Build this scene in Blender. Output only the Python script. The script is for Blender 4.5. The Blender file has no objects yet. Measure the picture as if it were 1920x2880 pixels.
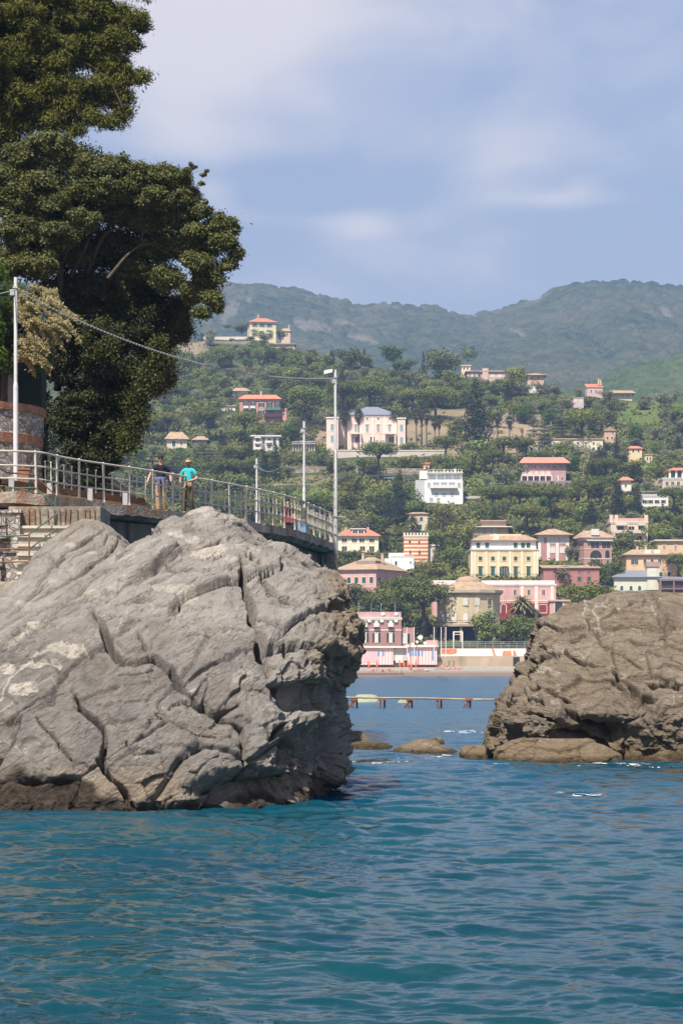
import bpy, bmesh, math, random
import numpy as np
from mathutils import Vector, Matrix
SC = bpy.context.scene
COL = SC.collection
R = math.radians
# ---------------------------------------------------------------- camera, sky, sun, exposure
F, CX, HY, EYE = 6800.0, 960.0, 1865.0, 3.0      # focal length and horizon in photo pixels; eye 3 m above the sea
cam = bpy.data.cameras.new('camera'); camo = bpy.data.objects.new('camera', cam); COL.objects.link(camo)
cam.sensor_fit = 'VERTICAL'; cam.sensor_height = 36; cam.sensor_width = 24; cam.lens = F / 2880 * 36
cam.shift_y = (HY - 1440) / 2880
cam.clip_start = 0.5; cam.clip_end = 20000
camo.location = (0, 0, EYE); camo.rotation_euler = (R(90), 0, 0)
SC.camera = camo
SUN_EL, SUN_AZ = 56.0, 203.0       # azimuth clockwise from +Y : behind the viewer and to the left
sd = Vector((math.sin(R(SUN_AZ)) * math.cos(R(SUN_EL)), math.cos(R(SUN_AZ)) * math.cos(R(SUN_EL)), math.sin(R(SUN_EL))))
sun = bpy.data.lights.new('sun', 'SUN'); sun.energy = 5.0; sun.angle = R(0.5); sun.color = (1.0, 0.94, 0.85)
suno = bpy.data.objects.new('sun', sun); COL.objects.link(suno)
suno.rotation_euler = sd.to_track_quat('Z', 'Y').to_euler(); suno.location = (-40, -60, 90)
world = bpy.data.worlds.new('World'); SC.world = world; world.use_nodes = True
def build_world():
    nt = world.node_tree; N = nt.nodes; L = nt.links
    bg = N['Background']; bg.inputs[1].default_value = 0.095
    sky = N.new('ShaderNodeTexSky'); sky.sky_type = 'NISHITA'; sky.sun_disc = False
    sky.sun_elevation = R(SUN_EL); sky.sun_rotation = R(SUN_AZ); sky.altitude = 0; sky.air_density = 1.3; sky.dust_density = 0.6; sky.ozone_density = 3.0
    tc = N.new('ShaderNodeTexCoord'); sep = N.new('ShaderNodeSeparateXYZ'); L.new(tc.outputs['Generated'], sep.inputs[0])
    def math_(op, a, b=None, c=None):
        n = N.new('ShaderNodeMath'); n.operation = op
        for i, q in enumerate((a, b, c)):
            if q is None: continue
            if isinstance(q, (int, float)): n.inputs[i].default_value = q
            else: L.new(q, n.inputs[i])
        return n.outputs[0]
    # the violet-blue hazy cast of this sky
    tint = N.new('ShaderNodeMixRGB'); tint.blend_type = 'MULTIPLY'; tint.inputs[0].default_value = 1
    # a darker blue bank low over the land, lighter overhead
    grad = N.new('ShaderNodeMapRange'); grad.inputs['From Min'].default_value = .13; grad.inputs['From Max'].default_value = .25; grad.inputs['To Min'].default_value = .73; grad.inputs['To Max'].default_value = .92; L.new(sep.outputs['Z'], grad.inputs[0])
    gm = N.new('ShaderNodeVectorMath'); gm.operation = 'SCALE'; gm.inputs[0].default_value = SKY_TINT[:3]; L.new(grad.outputs[0], gm.inputs['Scale'])
    L.new(sky.outputs[0], tint.inputs[1]); L.new(gm.outputs[0], tint.inputs[2])
    # clouds : soft noise over the direction, stretched sideways, with a few big banks where the photo has them
    mp = N.new('ShaderNodeMapping'); mp.inputs['Scale'].default_value = (8, 8, 15); mp.inputs['Location'].default_value = (0.3, 0.0, 0.55)
    L.new(tc.outputs['Generated'], mp.inputs[0])
    n1 = N.new('ShaderNodeTexNoise'); n1.inputs['Scale'].default_value = 1.0; n1.inputs['Detail'].default_value = 6; n1.inputs['Roughness'].default_value = 0.5; n1.inputs['Distortion'].default_value = 0.3
    L.new(mp.outputs[0], n1.inputs['Vector'])
    nz = math_('SUBTRACT', n1.outputs[0], 0.5)
    tot = None
    for (px, py, rx, ry, a) in CLOUDS:
        az = (px - CX) / F; el = (HY - py) / F
        l = math.sqrt(1 + az * az + el * el); cx, cz = az / l, el / l
        dx = math_('DIVIDE', math_('SUBTRACT', sep.outputs['X'], cx), rx / F)
        dz = math_('DIVIDE', math_('SUBTRACT', sep.outputs['Z'], cz), ry / F)
        r2 = math_('ADD', math_('MULTIPLY', dx, dx), math_('MULTIPLY', dz, dz))
        g = math_('MULTIPLY', math_('EXPONENT', math_('MULTIPLY', r2, -1)), a)
        tot = g if tot is None else math_('ADD', tot, g)
    cov = math_('ADD', math_('MULTIPLY', tot, 1.15), math_('MULTIPLY', nz, 2.4))
    rmp = N.new('ShaderNodeMapRange'); rmp.interpolation_type = 'SMOOTHSTEP'
    rmp.inputs['From Min'].default_value = 0.0; rmp.inputs['From Max'].default_value = 0.95; rmp.inputs['To Max'].default_value = 0.9
    L.new(cov, rmp.inputs[0])
    front = math_('GREATER_THAN', sep.outputs['Z'], 0.0)
    fac = math_('MULTIPLY', rmp.outputs[0], front)
    mix = N.new('ShaderNodeMixRGB'); L.new(fac, mix.inputs[0]); L.new(tint.outputs[0], mix.inputs[1]); mix.inputs[2].default_value = CLOUD_COL
    L.new(mix.outputs[0], bg.inputs[0])
SKY_TINT = (1.18, 0.94, 0.93, 1)
CLOUD_COL = (6.7, 6.2, 6.0, 1)
CLOUDS = [(700, 40, 480, 260, .62), (1500, 20, 800, 190, .5), (470, 220, 200, 190, .45), (900, 360, 620, 160, .3), (640, 420, 260, 60, .3),
          (600, 545, 90, 60, .55), (1000, 625, 190, 45, .42), (720, 610, 200, 35, .35), (1560, 555, 190, 30, .38), (1640, 520, 60, 28, .2), (1450, 400, 360, 110, .22)]
build_world()
vs = SC.view_settings; vs.view_transform = 'Standard'; vs.look = 'None'; vs.gamma = 1; vs.exposure = 0.6; vs.use_curve_mapping = False
SC.render.engine = 'CYCLES'
cy = SC.cycles; cy.use_denoising = True; cy.max_bounces = 6; cy.diffuse_bounces = 3; cy.glossy_bounces = 2; cy.transmission_bounces = 2
cy.volume_bounces = 0; cy.transparent_max_bounces = 4; cy.caustics_reflective = False; cy.caustics_refractive = False
try: cy.denoiser = 'OPENIMAGEDENOISE'
except Exception: pass
# ---------------------------------------------------------------- helpers
def W(px, py, d): return np.array([(px - CX) / F * d, d, EYE + (HY - py) / F * d])
def PX(x, y, z): return CX + F * x / y, HY - F * (z - EYE) / y
rng = np.random.default_rng(7); rnd = random.Random(11)
def _h(ix, iy, iz, s):
    h = (ix.astype(np.int64) * 374761393 + iy.astype(np.int64) * 668265263 + iz.astype(np.int64) * 2147483647 + s * 974634777) & 0xffffffff
    h = ((h ^ (h >> 13)) * 1274126177) & 0xffffffff
    h = ((h ^ (h >> 16)) * 2246822519) & 0xffffffff
    return (h ^ (h >> 15)) & 0xffffffff
def vnoise(p, s=0):
    """gradient-free smooth value noise in [-1,1]"""
    p = np.asarray(p, float); i = np.floor(p).astype(np.int64); f = p - i; u = f * f * f * (f * (f * 6 - 15) + 10)
    out = 0
    for a in (0, 1):
        for b in (0, 1):
            for c in (0, 1):
                w = (u[..., 0] if a else 1 - u[..., 0]) * (u[..., 1] if b else 1 - u[..., 1]) * (u[..., 2] if c else 1 - u[..., 2])
                out = out + w * (_h(i[..., 0] + a, i[..., 1] + b, i[..., 2] + c, s) / 2147483647.5 - 1)
    return out
def fbm(p, o=4, s=0, g=.5, lac=2.03):
    a, t, n = 1.0, 0, 0; p = np.asarray(p, float)
    for k in range(o):
        t = t + a * vnoise(p + k * 17.3, s + k); n += a; a *= g; p = p * lac
    return t / n
def ridged(p, o=4, s=0, g=.5):
    a, t, n = 1.0, 0, 0; p = np.asarray(p, float)
    for k in range(o):
        t = t + a * (1 - 2 * np.abs(vnoise(p + k * 9.1, s + k))); n += a; a *= g; p = p * 2.07
    return t / n
def worley(p, s=0):
    p = np.asarray(p, float); i = np.floor(p).astype(np.int64)
    f1 = np.full(p.shape[:-1], 9.0); f2 = f1.copy(); cid = np.zeros(p.shape[:-1]); off = np.zeros(p.shape)
    for a in (-1, 0, 1):
        for b in (-1, 0, 1):
            for c in (-1, 0, 1):
                x, y, z = i[..., 0] + a, i[..., 1] + b, i[..., 2] + c
                q = np.stack([x + _h(x, y, z, s) / 4294967295., y + _h(x, y, z, s + 1) / 4294967295., z + _h(x, y, z, s + 2) / 4294967295.], -1)
                dv = p - q; d = np.sqrt((dv ** 2).sum(-1)); m = d < f1
                f2 = np.where(m, f1, np.minimum(f2, d)); cid = np.where(m, _h(x, y, z, s + 3) / 4294967295., cid)
                off = np.where(m[..., None], dv, off); f1 = np.where(m, d, f1)
    return f1, f2, cid, off
def smooth(a, b, x): t = np.clip((x - a) / (b - a), 0, 1); return t * t * (3 - 2 * t)
def interp(x, tab): t = np.array(tab, float); return np.interp(x, t[:, 0], t[:, 1])
# materials ------------------------------------------------------------
MATS = {}
def lin(c): return tuple(((v / 255 + .055) / 1.055) ** 2.4 if v / 255 > .04045 else v / 255 / 12.92 for v in c)
def new_mat(name):
    m = bpy.data.materials.new(name); m.use_nodes = True; nt = m.node_tree
    return m, nt, nt.nodes['Principled BSDF']
def col4(c): return (c[0], c[1], c[2], 1)
def mat(name, col, rough=.8, var=.18, scale=1.5, bump=0.0, bscale=30, spec=.25, metal=0, col2=None, stain=None):
    """plain painted/stone surface: two-scale noise in the colour, optional rain streaks, bump"""
    if name in MATS: return MATS[name]
    m, nt, b = new_mat(name); N, L = nt.nodes, nt.links
    tc = N.new('ShaderNodeTexCoord')
    n = N.new('ShaderNodeTexNoise'); n.inputs['Scale'].default_value = scale; n.inputs['Detail'].default_value = 6; n.inputs['Roughness'].default_value = .65
    L.new(tc.outputs['Object'], n.inputs['Vector'])
    r = N.new('ShaderNodeValToRGB'); e = r.color_ramp.elements
    c2 = col2 or tuple(min(1, v * (1 + var)) for v in col)
    e[0].position = .3; e[0].color = col4(tuple(v * (1 - var) for v in col)); e[1].position = .7; e[1].color = col4(c2)
    L.new(n.outputs[0], r.inputs[0]); out = r.outputs[0]
    if stain:
        mp = N.new('ShaderNodeMapping'); mp.inputs['Scale'].default_value = (stain[1], stain[1], stain[1] * .12); L.new(tc.outputs['Object'], mp.inputs[0])
        n2 = N.new('ShaderNodeTexNoise'); n2.inputs['Scale'].default_value = 1; n2.inputs['Detail'].default_value = 5; L.new(mp.outputs[0], n2.inputs['Vector'])
        rr = N.new('ShaderNodeMapRange'); rr.inputs['From Min'].default_value = .52; rr.inputs['From Max'].default_value = .72; rr.inputs['To Max'].default_value = stain[2]; L.new(n2.outputs[0], rr.inputs[0])
        mx = N.new('ShaderNodeMixRGB'); L.new(rr.outputs[0], mx.inputs[0]); L.new(out, mx.inputs[1]); mx.inputs[2].default_value = col4(stain[0]); out = mx.outputs[0]
    L.new(out, b.inputs['Base Color']); b.inputs['Roughness'].default_value = rough; b.inputs['Specular IOR Level'].default_value = spec; b.inputs['Metallic'].default_value = metal
    if bump:
        nb = N.new('ShaderNodeTexNoise'); nb.inputs['Scale'].default_value = bscale; nb.inputs['Detail'].default_value = 4; L.new(tc.outputs['Object'], nb.inputs['Vector'])
        bp = N.new('ShaderNodeBump'); bp.inputs['Strength'].default_value = bump; bp.inputs['Distance'].default_value = .05; L.new(nb.outputs[0], bp.inputs['Height']); L.new(bp.outputs[0], b.inputs['Normal'])
    MATS[name] = m; return m
def leaf_mat(name, c1, c2, trans=.25, rough=.55, spec=.3, objvar=.0):
    if name in MATS: return MATS[name]
    m, nt, b = new_mat(name); N, L = nt.nodes, nt.links
    at = N.new('ShaderNodeAttribute'); at.attribute_name = 'rnd'
    mx = N.new('ShaderNodeMixRGB'); L.new(at.outputs['Fac'], mx.inputs[0]); mx.inputs[1].default_value = col4(c1); mx.inputs[2].default_value = col4(c2); out = mx.outputs[0]
    if objvar:
        oi = N.new('ShaderNodeObjectInfo'); hv = N.new('ShaderNodeHueSaturation')
        a = N.new('ShaderNodeMapRange'); a.inputs['To Min'].default_value = 1 - objvar; a.inputs['To Max'].default_value = 1 + objvar; L.new(oi.outputs['Random'], a.inputs[0]); L.new(a.outputs[0], hv.inputs['Value'])
        m2 = N.new('ShaderNodeMath'); m2.operation = 'MULTIPLY'; m2.inputs[1].default_value = 7.31; L.new(oi.outputs['Random'], m2.inputs[0])
        m3 = N.new('ShaderNodeMath'); m3.operation = 'FRACT'; L.new(m2.outputs[0], m3.inputs[0])
        h = N.new('ShaderNodeMapRange'); h.inputs['To Min'].default_value = .5 - objvar * .07; h.inputs['To Max'].default_value = .5 + objvar * .05; L.new(m3.outputs[0], h.inputs[0]); L.new(h.outputs[0], hv.inputs['Hue'])
        L.new(out, hv.inputs['Color']); out = hv.outputs[0]
    L.new(out, b.inputs['Base Color']); b.inputs['Roughness'].default_value = rough; b.inputs['Specular IOR Level'].default_value = spec
    tr = N.new('ShaderNodeBsdfTranslucent'); L.new(out, tr.inputs[0]); ms = N.new('ShaderNodeMixShader'); ms.inputs[0].default_value = trans
    L.new(b.outputs[0], ms.inputs[1]); L.new(tr.outputs[0], ms.inputs[2]); L.new(ms.outputs[0], N['Material Output'].inputs[0])
    MATS[name] = m; return m
# objects ----------------------------------------------------------------
def tag(o, label=None, cat=None, group=None, kind=None):
    if label: o['label'] = label
    if cat: o['category'] = cat
    if group: o['group'] = group
    if kind: o['kind'] = kind
    return o
def empty(name, loc=(0, 0, 0), rz=0, label=None, cat=None, group=None, parent=None):
    o = bpy.data.objects.new(name, None); COL.objects.link(o); o.location = loc; o.rotation_euler = (0, 0, rz); o.empty_display_size = .3
    if parent: o.parent = parent
    return tag(o, label, cat, group)
def link(name, me, parent=None, loc=None, rz=None):
    o = bpy.data.objects.new(name, me); COL.objects.link(o)
    if parent: o.parent = parent
    if loc is not None: o.location = loc
    if rz is not None: o.rotation_euler = (0, 0, rz)
    return o
def copy_tree(o, parent=None):
    c = o.copy(); COL.objects.link(c)
    if parent: c.parent = parent
    for ch in list(o.children): copy_tree(ch, c)
    return c
def np_mesh(name, V, Q, mats, mi=None, attr=None, smooth_=False):
    """mesh from numpy arrays; Q is (n,4) or (n,3)"""
    V = np.asarray(V, np.float32); Q = np.asarray(Q, np.int32); n, k = Q.shape
    me = bpy.data.meshes.new(name); me.vertices.add(len(V)); me.vertices.foreach_set('co', V.ravel())
    me.loops.add(n * k); me.loops.foreach_set('vertex_index', Q.ravel()); me.polygons.add(n)
    me.polygons.foreach_set('loop_start', np.arange(0, n * k, k, dtype=np.int32))
    try: me.polygons.foreach_set('loop_total', np.full(n, k, dtype=np.int32))
    except Exception: pass
    if smooth_: me.polygons.foreach_set('use_smooth', np.ones(n, bool))
    for m in mats: me.materials.append(m)
    if mi is not None: me.polygons.foreach_set('material_index', np.asarray(mi, np.int32))
    for an, (dom, arr) in (attr or {}).items():
        a = me.attributes.new(an, 'FLOAT', dom); a.data.foreach_set('value', np.asarray(arr, np.float32))
    me.update(calc_edges=True); me.validate(); return me
class MB:
    def __init__(s): s.v = []; s.f = []; s.m = []; s.sm = []
    def add(s, vs, fs, m=0, sm=False):
        o = len(s.v); s.v += [tuple(map(float, q)) for q in vs]; s.f += [tuple(i + o for i in q) for q in fs]; s.m += [m] * len(fs); s.sm += [sm] * len(fs); return s
    def box(s, c, d, m=0, rz=0, taper=1.0):
        x, y, z = d[0] / 2, d[1] / 2, d[2] / 2; q = []
        for sz in (-1, 1):
            t = taper if sz > 0 else 1
            for sx, sy in ((-1, -1), (1, -1), (1, 1), (-1, 1)):
                a, b = sx * x * t, sy * y * t
                q.append((c[0] + a * math.cos(rz) - b * math.sin(rz), c[1] + a * math.sin(rz) + b * math.cos(rz), c[2] + sz * z))
        return s.add(q, [(0, 3, 2, 1), (4, 5, 6, 7), (0, 1, 5, 4), (1, 2, 6, 5), (2, 3, 7, 6), (3, 0, 4, 7)], m)
    def bx(s, x0, x1, y0, y1, z0, z1, m=0): return s.box(((x0 + x1) / 2, (y0 + y1) / 2, (z0 + z1) / 2), (abs(x1 - x0), abs(y1 - y0), abs(z1 - z0)), m)
    def prism(s, poly, z0, z1, m=0):
        n = len(poly); q = [(p[0], p[1], z0) for p in poly] + [(p[0], p[1], z1) for p in poly]
        return s.add(q, [tuple(range(n - 1, -1, -1)), tuple(range(n, 2 * n))] + [(i, (i + 1) % n, n + (i + 1) % n, n + i) for i in range(n)], m)
    def wall_poly(s, poly, y0, y1, m=0):   # polygon in xz extruded along y
        n = len(poly); q = [(p[0], y0, p[1]) for p in poly] + [(p[0], y1, p[1]) for p in poly]
        return s.add(q, [tuple(range(n)), tuple(range(2 * n - 1, n - 1, -1))] + [(i, n + i, n + (i + 1) % n, (i + 1) % n) for i in range(n)], m)
    def tube(s, pts, r, n=8, m=0, cap=True, sm=True):
        P = [Vector(p) for p in pts]; k = len(P); rr = r if hasattr(r, '__len__') else [r] * k; q = []
        for i, p in enumerate(P):
            t = (P[min(i + 1, k - 1)] - P[max(i - 1, 0)]);
            t = t.normalized() if t.length > 1e-9 else Vector((0, 0, 1))
            a = t.cross(Vector((0, 0, 1)) if abs(t.z) < .9 else Vector((1, 0, 0))).normalized(); b = t.cross(a)
            for j in range(n):
                w = 2 * math.pi * j / n; q.append(p + (a * math.cos(w) + b * math.sin(w)) * rr[i])
        fs = [(i * n + j, i * n + (j + 1) % n, (i + 1) * n + (j + 1) % n, (i + 1) * n + j) for i in range(k - 1) for j in range(n)]
        s.add(q, fs, m, sm)
        if cap: s.add(q[:n], [tuple(range(n - 1, -1, -1))], m); s.add(q[-n:], [tuple(range(n))], m)
        return s
    def lathe(s, prof, c=(0, 0, 0), n=16, m=0, sm=True, a0=0, a1=2 * math.pi):
        full = abs(a1 - a0 - 2 * math.pi) < 1e-6; k = n if full else n + 1; q = []
        for (r, z) in prof:
            for j in range(k):
                w = a0 + (a1 - a0) * j / n; q.append((c[0] + r * math.cos(w), c[1] + r * math.sin(w), c[2] + z))
        fs = []
        for i in range(len(prof) - 1):
            for j in range(n): fs.append((i * k + j, i * k + (j + 1) % k, (i + 1) * k + (j + 1) % k, (i + 1) * k + j))
        return s.add(q, fs, m, sm)
    def ball(s, c, r, n=10, m=0, sz=1.0):
        pr = [(max(1e-4, r * math.sin(math.pi * i / (n // 2 + 1))), -r * sz * math.cos(math.pi * i / (n // 2 + 1))) for i in range(n // 2 + 2)]
        return s.lathe(pr, c, n, m)
    def mesh(s, name, mats):
        me = bpy.data.meshes.new(name); me.from_pydata(s.v, [], s.f)
        for m in (mats if isinstance(mats, (list, tuple)) else [mats]): me.materials.append(m)
        me.polygons.foreach_set('material_index', s.m); me.polygons.foreach_set('use_smooth', s.sm); me.update(); return me
    def build(s, name, mats, parent=None, loc=None, rz=None): return link(name, s.mesh(name, mats), parent, loc, rz)
def catmull(pts, n=12):
    P = [np.array(p, float) for p in pts]; P = [2 * P[0] - P[1]] + P + [2 * P[-1] - P[-2]]; out = []
    for i in range(1, len(P) - 2):
        for k in range(n):
            t = k / n; a, b, c, d = P[i - 1], P[i], P[i + 1], P[i + 2]
            out.append(.5 * (2 * b + (c - a) * t + (2 * a - 5 * b + 4 * c - d) * t * t + (3 * b - a - 3 * c + d) * t ** 3))
    out.append(P[-2]); return np.array(out)
# foliage : many small leaf faces through the volume of a set of ellipsoids
def leaves(blobs, n, size, g, aspect=.55, shell=.72, up=.35, rough=.3, hang=0.0, scatter=0.0, rn=.75):
    """blobs rows: cx,cy,cz,rx,ry,rz ; returns V(4n,3), Q, rnd(n)"""
    B = np.array(blobs, float); wgt = (B[:, 3] * B[:, 4] + B[:, 4] * B[:, 5] + B[:, 3] * B[:, 5]); wgt /= wgt.sum()
    k = g.choice(len(B), n, p=wgt); dv = g.normal(size=(n, 3)); dv /= np.linalg.norm(dv, axis=1)[:, None]
    rad = shell + (1 - shell) * g.random(n) ** .6
    inn = g.random(n) < .22; rad = np.where(inn, g.random(n) ** .4 * shell, rad)
    rad = rad * (1 + rough * fbm(dv * 2.2 + k[:, None] * 3.7, 3, 5))
    c = B[k, :3] + dv * B[k, 3:] * rad[:, None]
    if scatter: c = c + g.normal(size=(n, 3)) * scatter * (1 + (g.random(n) < .08) * 1.6)[:, None]
    nrm = dv * (1 / B[k, 3:]); nrm /= np.linalg.norm(nrm, axis=1)[:, None]
    nr = nrm * .9 + g.normal(size=(n, 3)) * rn + np.array([0, 0, up]); nr /= np.linalg.norm(nr, axis=1)[:, None]
    t = g.normal(size=(n, 3)) + nrm * .5 + np.array([0, 0, -hang]); t -= nr * (t * nr).sum(1)[:, None]; t /= np.linalg.norm(t, axis=1)[:, None] + 1e-9
    b = np.cross(nr, t); L = size * (.6 + .8 * g.random(n))[:, None]; Wd = L * aspect
    V = np.stack([c - t * L * .5, c + b * Wd * .5 - t * L * .05, c + t * L * .5, c - b * Wd * .5 - t * L * .05], 1).reshape(-1, 3)
    Q = np.arange(4 * n).reshape(n, 4)
    cl = .5 + .5 * fbm(c / (size * 6) , 2, 9)
    return V, Q, np.clip(.55 * g.random(n) + .45 * cl, 0, 1)
def clump(blobs, per, r0, r1, g, core=.66):
    """break big crown masses into many small leaf clumps over their surface, with a smaller dark core inside"""
    out = []
    for (cx, cy_, cz, rx, ry, rz) in blobs:
        n = max(4, int(per * (rx * rz + rx * ry + ry * rz) / 3 * 4)); out.append((cx, cy_, cz, rx * core, ry * core, rz * core))
        for _ in range(n):
            dv = g.normal(size=3); dv /= np.linalg.norm(dv); r = g.uniform(r0, r1); k = g.uniform(.62, 1.0); out.append((cx + dv[0] * max(.02, rx - r * .6) * k, cy_ + dv[1] * max(.02, ry - r * .6) * k, cz + dv[2] * max(.02, rz - r * .6) * k, r * 1.15, r, r * .8))
    return out
def join_np(parts):
    Vs, Qs, Rs, Ms = [], [], [], []; o = 0
    for (V, Q, r, m) in parts: Vs.append(V); Qs.append(Q + o); Rs.append(r); Ms.append(np.full(len(Q), m)); o += len(V)
    return np.concatenate(Vs), np.concatenate(Qs), np.concatenate(Rs), np.concatenate(Ms)
# ================================================================= SETTING
# ---------------------------------------------------------------- sea
def build_sea():
    g = np.random.default_rng(3); rows = [-60, -30, -10, 0, 8, 13, 16]; d = 17.5
    while d < 600: rows.append(d); d += max(.016, min(.32 * 2.8 * d * d / 20400, .8))
    rows = np.array(rows + [640.]); u = np.concatenate([[-6, -3, -1.5, -1, -.75, -.6], np.linspace(-.5, -.188, 70), np.linspace(-.185, .185, 380), np.linspace(.188, .5, 70), [.6, .75, 1, 1.5, 3, 6]])
    Y, U = np.meshgrid(rows, u, indexing='ij'); X = U * np.maximum(Y, 20.)
    dd = np.maximum(np.gradient(rows), .02)[:, None] * 1.0
    def vn(sx, sy, o, q): return vnoise(np.stack([X / sx + o, Y / sy - o, np.full_like(X, o * 1.7)], -1), q)
    wx1 = .16 * vn(.9, 1.1, 3.1, 40) + .5 * vn(3.7, 4.5, 7.7, 41); wy1 = .16 * vn(.8, 1.2, 5.3, 42) + .5 * vn(4.1, 5.2, 1.9, 43)
    XW, YW = X + wx1, Y + wy1; Z = np.zeros_like(X); K = 56
    lam = np.exp(g.uniform(math.log(.3), math.log(2.2), K)); lam.sort()
    for l in lam:
        th = R(-97) + g.normal() * .34; k = 2 * math.pi / l; ph = g.uniform(0, 6.28); a = l ** .85 / (1 + (l / 1.6) ** 2)
        w = np.sin(k * (XW * math.cos(th) + YW * math.sin(th)) + ph); Z += np.clip((l / dd - 2.2) / 2.5, 0, 1) * a * (w + .25 * w * w)
    Z *= .0042
    for (sx, sy, A, q) in ((.30, .20, .016, 50), (.17, .115, .009, 51), (.62, .40, .022, 52), (.10, .07, .0045, 53), (1.5, .95, .03, 54)):
        Z += A * np.clip((sy * 2 / dd - 1.6) / 2., 0, 1) * vnoise(np.stack([XW / sx, YW / sy, X * 0 + q * .37], -1), q)
    near = (Y > 20) & (Y < 32); sl = np.gradient(Z, axis=0) / dd; rms = float(np.sqrt((sl[near] ** 2).mean())); print('wave slope rms', rms); Z *= .15 / rms; Z *= 1 + 1.9 * smooth(26, 70, Y)
    Z *= .85 + .4 * vn(9, 16, 2.2, 8)
    m, nt, b = new_mat('sea_water'); N, L = nt.nodes, nt.links
    tc = N.new('ShaderNodeTexCoord'); sp = N.new('ShaderNodeSeparateXYZ'); L.new(tc.outputs['Object'], sp.inputs[0])
    # the sea bed is shallow and pale green at the foot of the rocks, deep and blue further out; the far blue also paints in reflected sky
    mr = N.new('ShaderNodeMapRange'); mr.inputs['From Min'].default_value = 30; mr.inputs['From Max'].default_value = 140; L.new(sp.outputs['Y'], mr.inputs[0])
    nz = N.new('ShaderNodeTexNoise'); nz.inputs['Scale'].default_value = .16; nz.inputs['Detail'].default_value = 3; L.new(tc.outputs['Object'], nz.inputs['Vector'])
    r1 = N.new('ShaderNodeValToRGB'); e = r1.color_ramp.elements; e[0].position = .38; e[0].color = (.0018, .034, .050, 1); e[1].position = .7; e[1].color = (.004, .048, .056, 1); L.new(nz.outputs[0], r1.inputs[0])
    mx = N.new('ShaderNodeMixRGB'); L.new(mr.outputs[0], mx.inputs[0]); L.new(r1.outputs[0], mx.inputs[1]); mx.inputs[2].default_value = (.004, .085, .165, 1)
    L.new(mx.outputs[0], b.inputs['Base Color']); rg = N.new('ShaderNodeMapRange'); rg.inputs['To Min'].default_value = .06; rg.inputs['To Max'].default_value = .22; L.new(mr.outputs[0], rg.inputs[0]); L.new(rg.outputs[0], b.inputs['Roughness']); b.inputs['IOR'].default_value = 1.333; b.inputs['Specular IOR Level'].default_value = .5
    mp = N.new('ShaderNodeMapping'); mp.inputs['Scale'].default_value = (1, .55, 1); L.new(tc.outputs['Object'], mp.inputs[0])
    n1 = N.new('ShaderNodeTexNoise'); n1.inputs['Scale'].default_value = 5.0; n1.inputs['Detail'].default_value = 5; n1.inputs['Roughness'].default_value = .6; L.new(mp.outputs[0], n1.inputs['Vector'])
    bp = N.new('ShaderNodeBump'); bp.inputs['Strength'].default_value = .45; bp.inputs['Distance'].default_value = .04; L.new(n1.outputs[0], bp.inputs['Height'])
    n2 = N.new('ShaderNodeTexNoise'); n2.inputs['Scale'].default_value = .55; n2.inputs['Detail'].default_value = 4; L.new(mp.outputs[0], n2.inputs['Vector'])
    b2 = N.new('ShaderNodeBump'); b2.inputs['Distance'].default_value = .55; L.new(mr.outputs[0], b2.inputs['Strength']); L.new(n2.outputs[0], b2.inputs['Height']); L.new(bp.outputs[0], b2.inputs['Normal']); L.new(b2.outputs[0], b.inputs['Normal'])
    nr, nc = X.shape; I = np.arange(nr * nc).reshape(nr, nc)
    Q = np.stack([I[:-1, :-1], I[:-1, 1:], I[1:, 1:], I[1:, :-1]], -1).reshape(-1, 4)
    tag(link('sea', np_mesh('sea', np.stack([X, Y, Z], -1).reshape(-1, 3), Q, [m], smooth_=True)), kind='structure')
build_sea()
# ---------------------------------------------------------------- hillside
DT = [(880, 1480), (930, 1350), (1000, 1240), (1100, 1110), (1200, 1015), (1300, 930), (1400, 860), (1500, 815), (1600, 765), (1650, 735), (1700, 705), (1750, 688), (1790, 676), (1812, 664), (1822, 640), (1852, 618), (1872, 608), (1885, 596), (1898, 570), (1912, 545), (1950, 500)]
CREST = [(-900, 960), (300, 960), (470, 955), (560, 962), (700, 951), (760, 962), (830, 985), (900, 1005), (980, 1020), (1130, 1050), (1300, 1064), (1420, 1077), (1500, 1095), (1640, 1112), (1800, 1130), (1920, 1133), (2900, 1120)]
def hd(py): return float(interp(py, DT))
def ground(px, py):
    d = hd(py); p = W(px, py, d); return p, d, F / d
# bare tan banks and bright vine-covered terraces of the slope (photo places; the last number is the strength)
BARE_Z = [(1230, 1215, 110, 55, .8), (1440, 1215, 90, 62, 1), (1330, 1275, 90, 34, .8), (905, 1235, 22, 34, .9), (1850, 1360, 70, 22, .8), (1270, 1170, 90, 22, .7), (530, 985, 70, 22, .8), (430, 1300, 90, 16, .5), (1180, 1640, 40, 20, .6), (880, 1350, 90, 14, .6), (1640, 1290, 60, 20, .5), (720, 1000, 60, 12, .5), (1560, 1290, 90, 18, .6)]
GREEN_Z = [(1000, 1395, 170, 38, 1), (1800, 1318, 60, 12, 1), (1370, 1345, 100, 14, .8), (1830, 1160, 130, 34, .6), (930, 1470, 90, 24, .8), (830, 1420, 60, 30, .6), (1560, 1700, 70, 24, .7)]
def zone_mask(zs, px, py):
    m = np.zeros(np.broadcast(px, py).shape)
    for (x, y, rx, ry, a) in zs: m = np.maximum(m, a * smooth(1.2, .55, ((px - x) / rx) ** 2 + ((py - y) / ry) ** 2 + .5 * fbm(np.stack([np.asarray(px) / 28. + 0 * m, np.asarray(py) / 14. + 0 * m, 0 * m], -1), 3, 12)))
    return m
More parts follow.
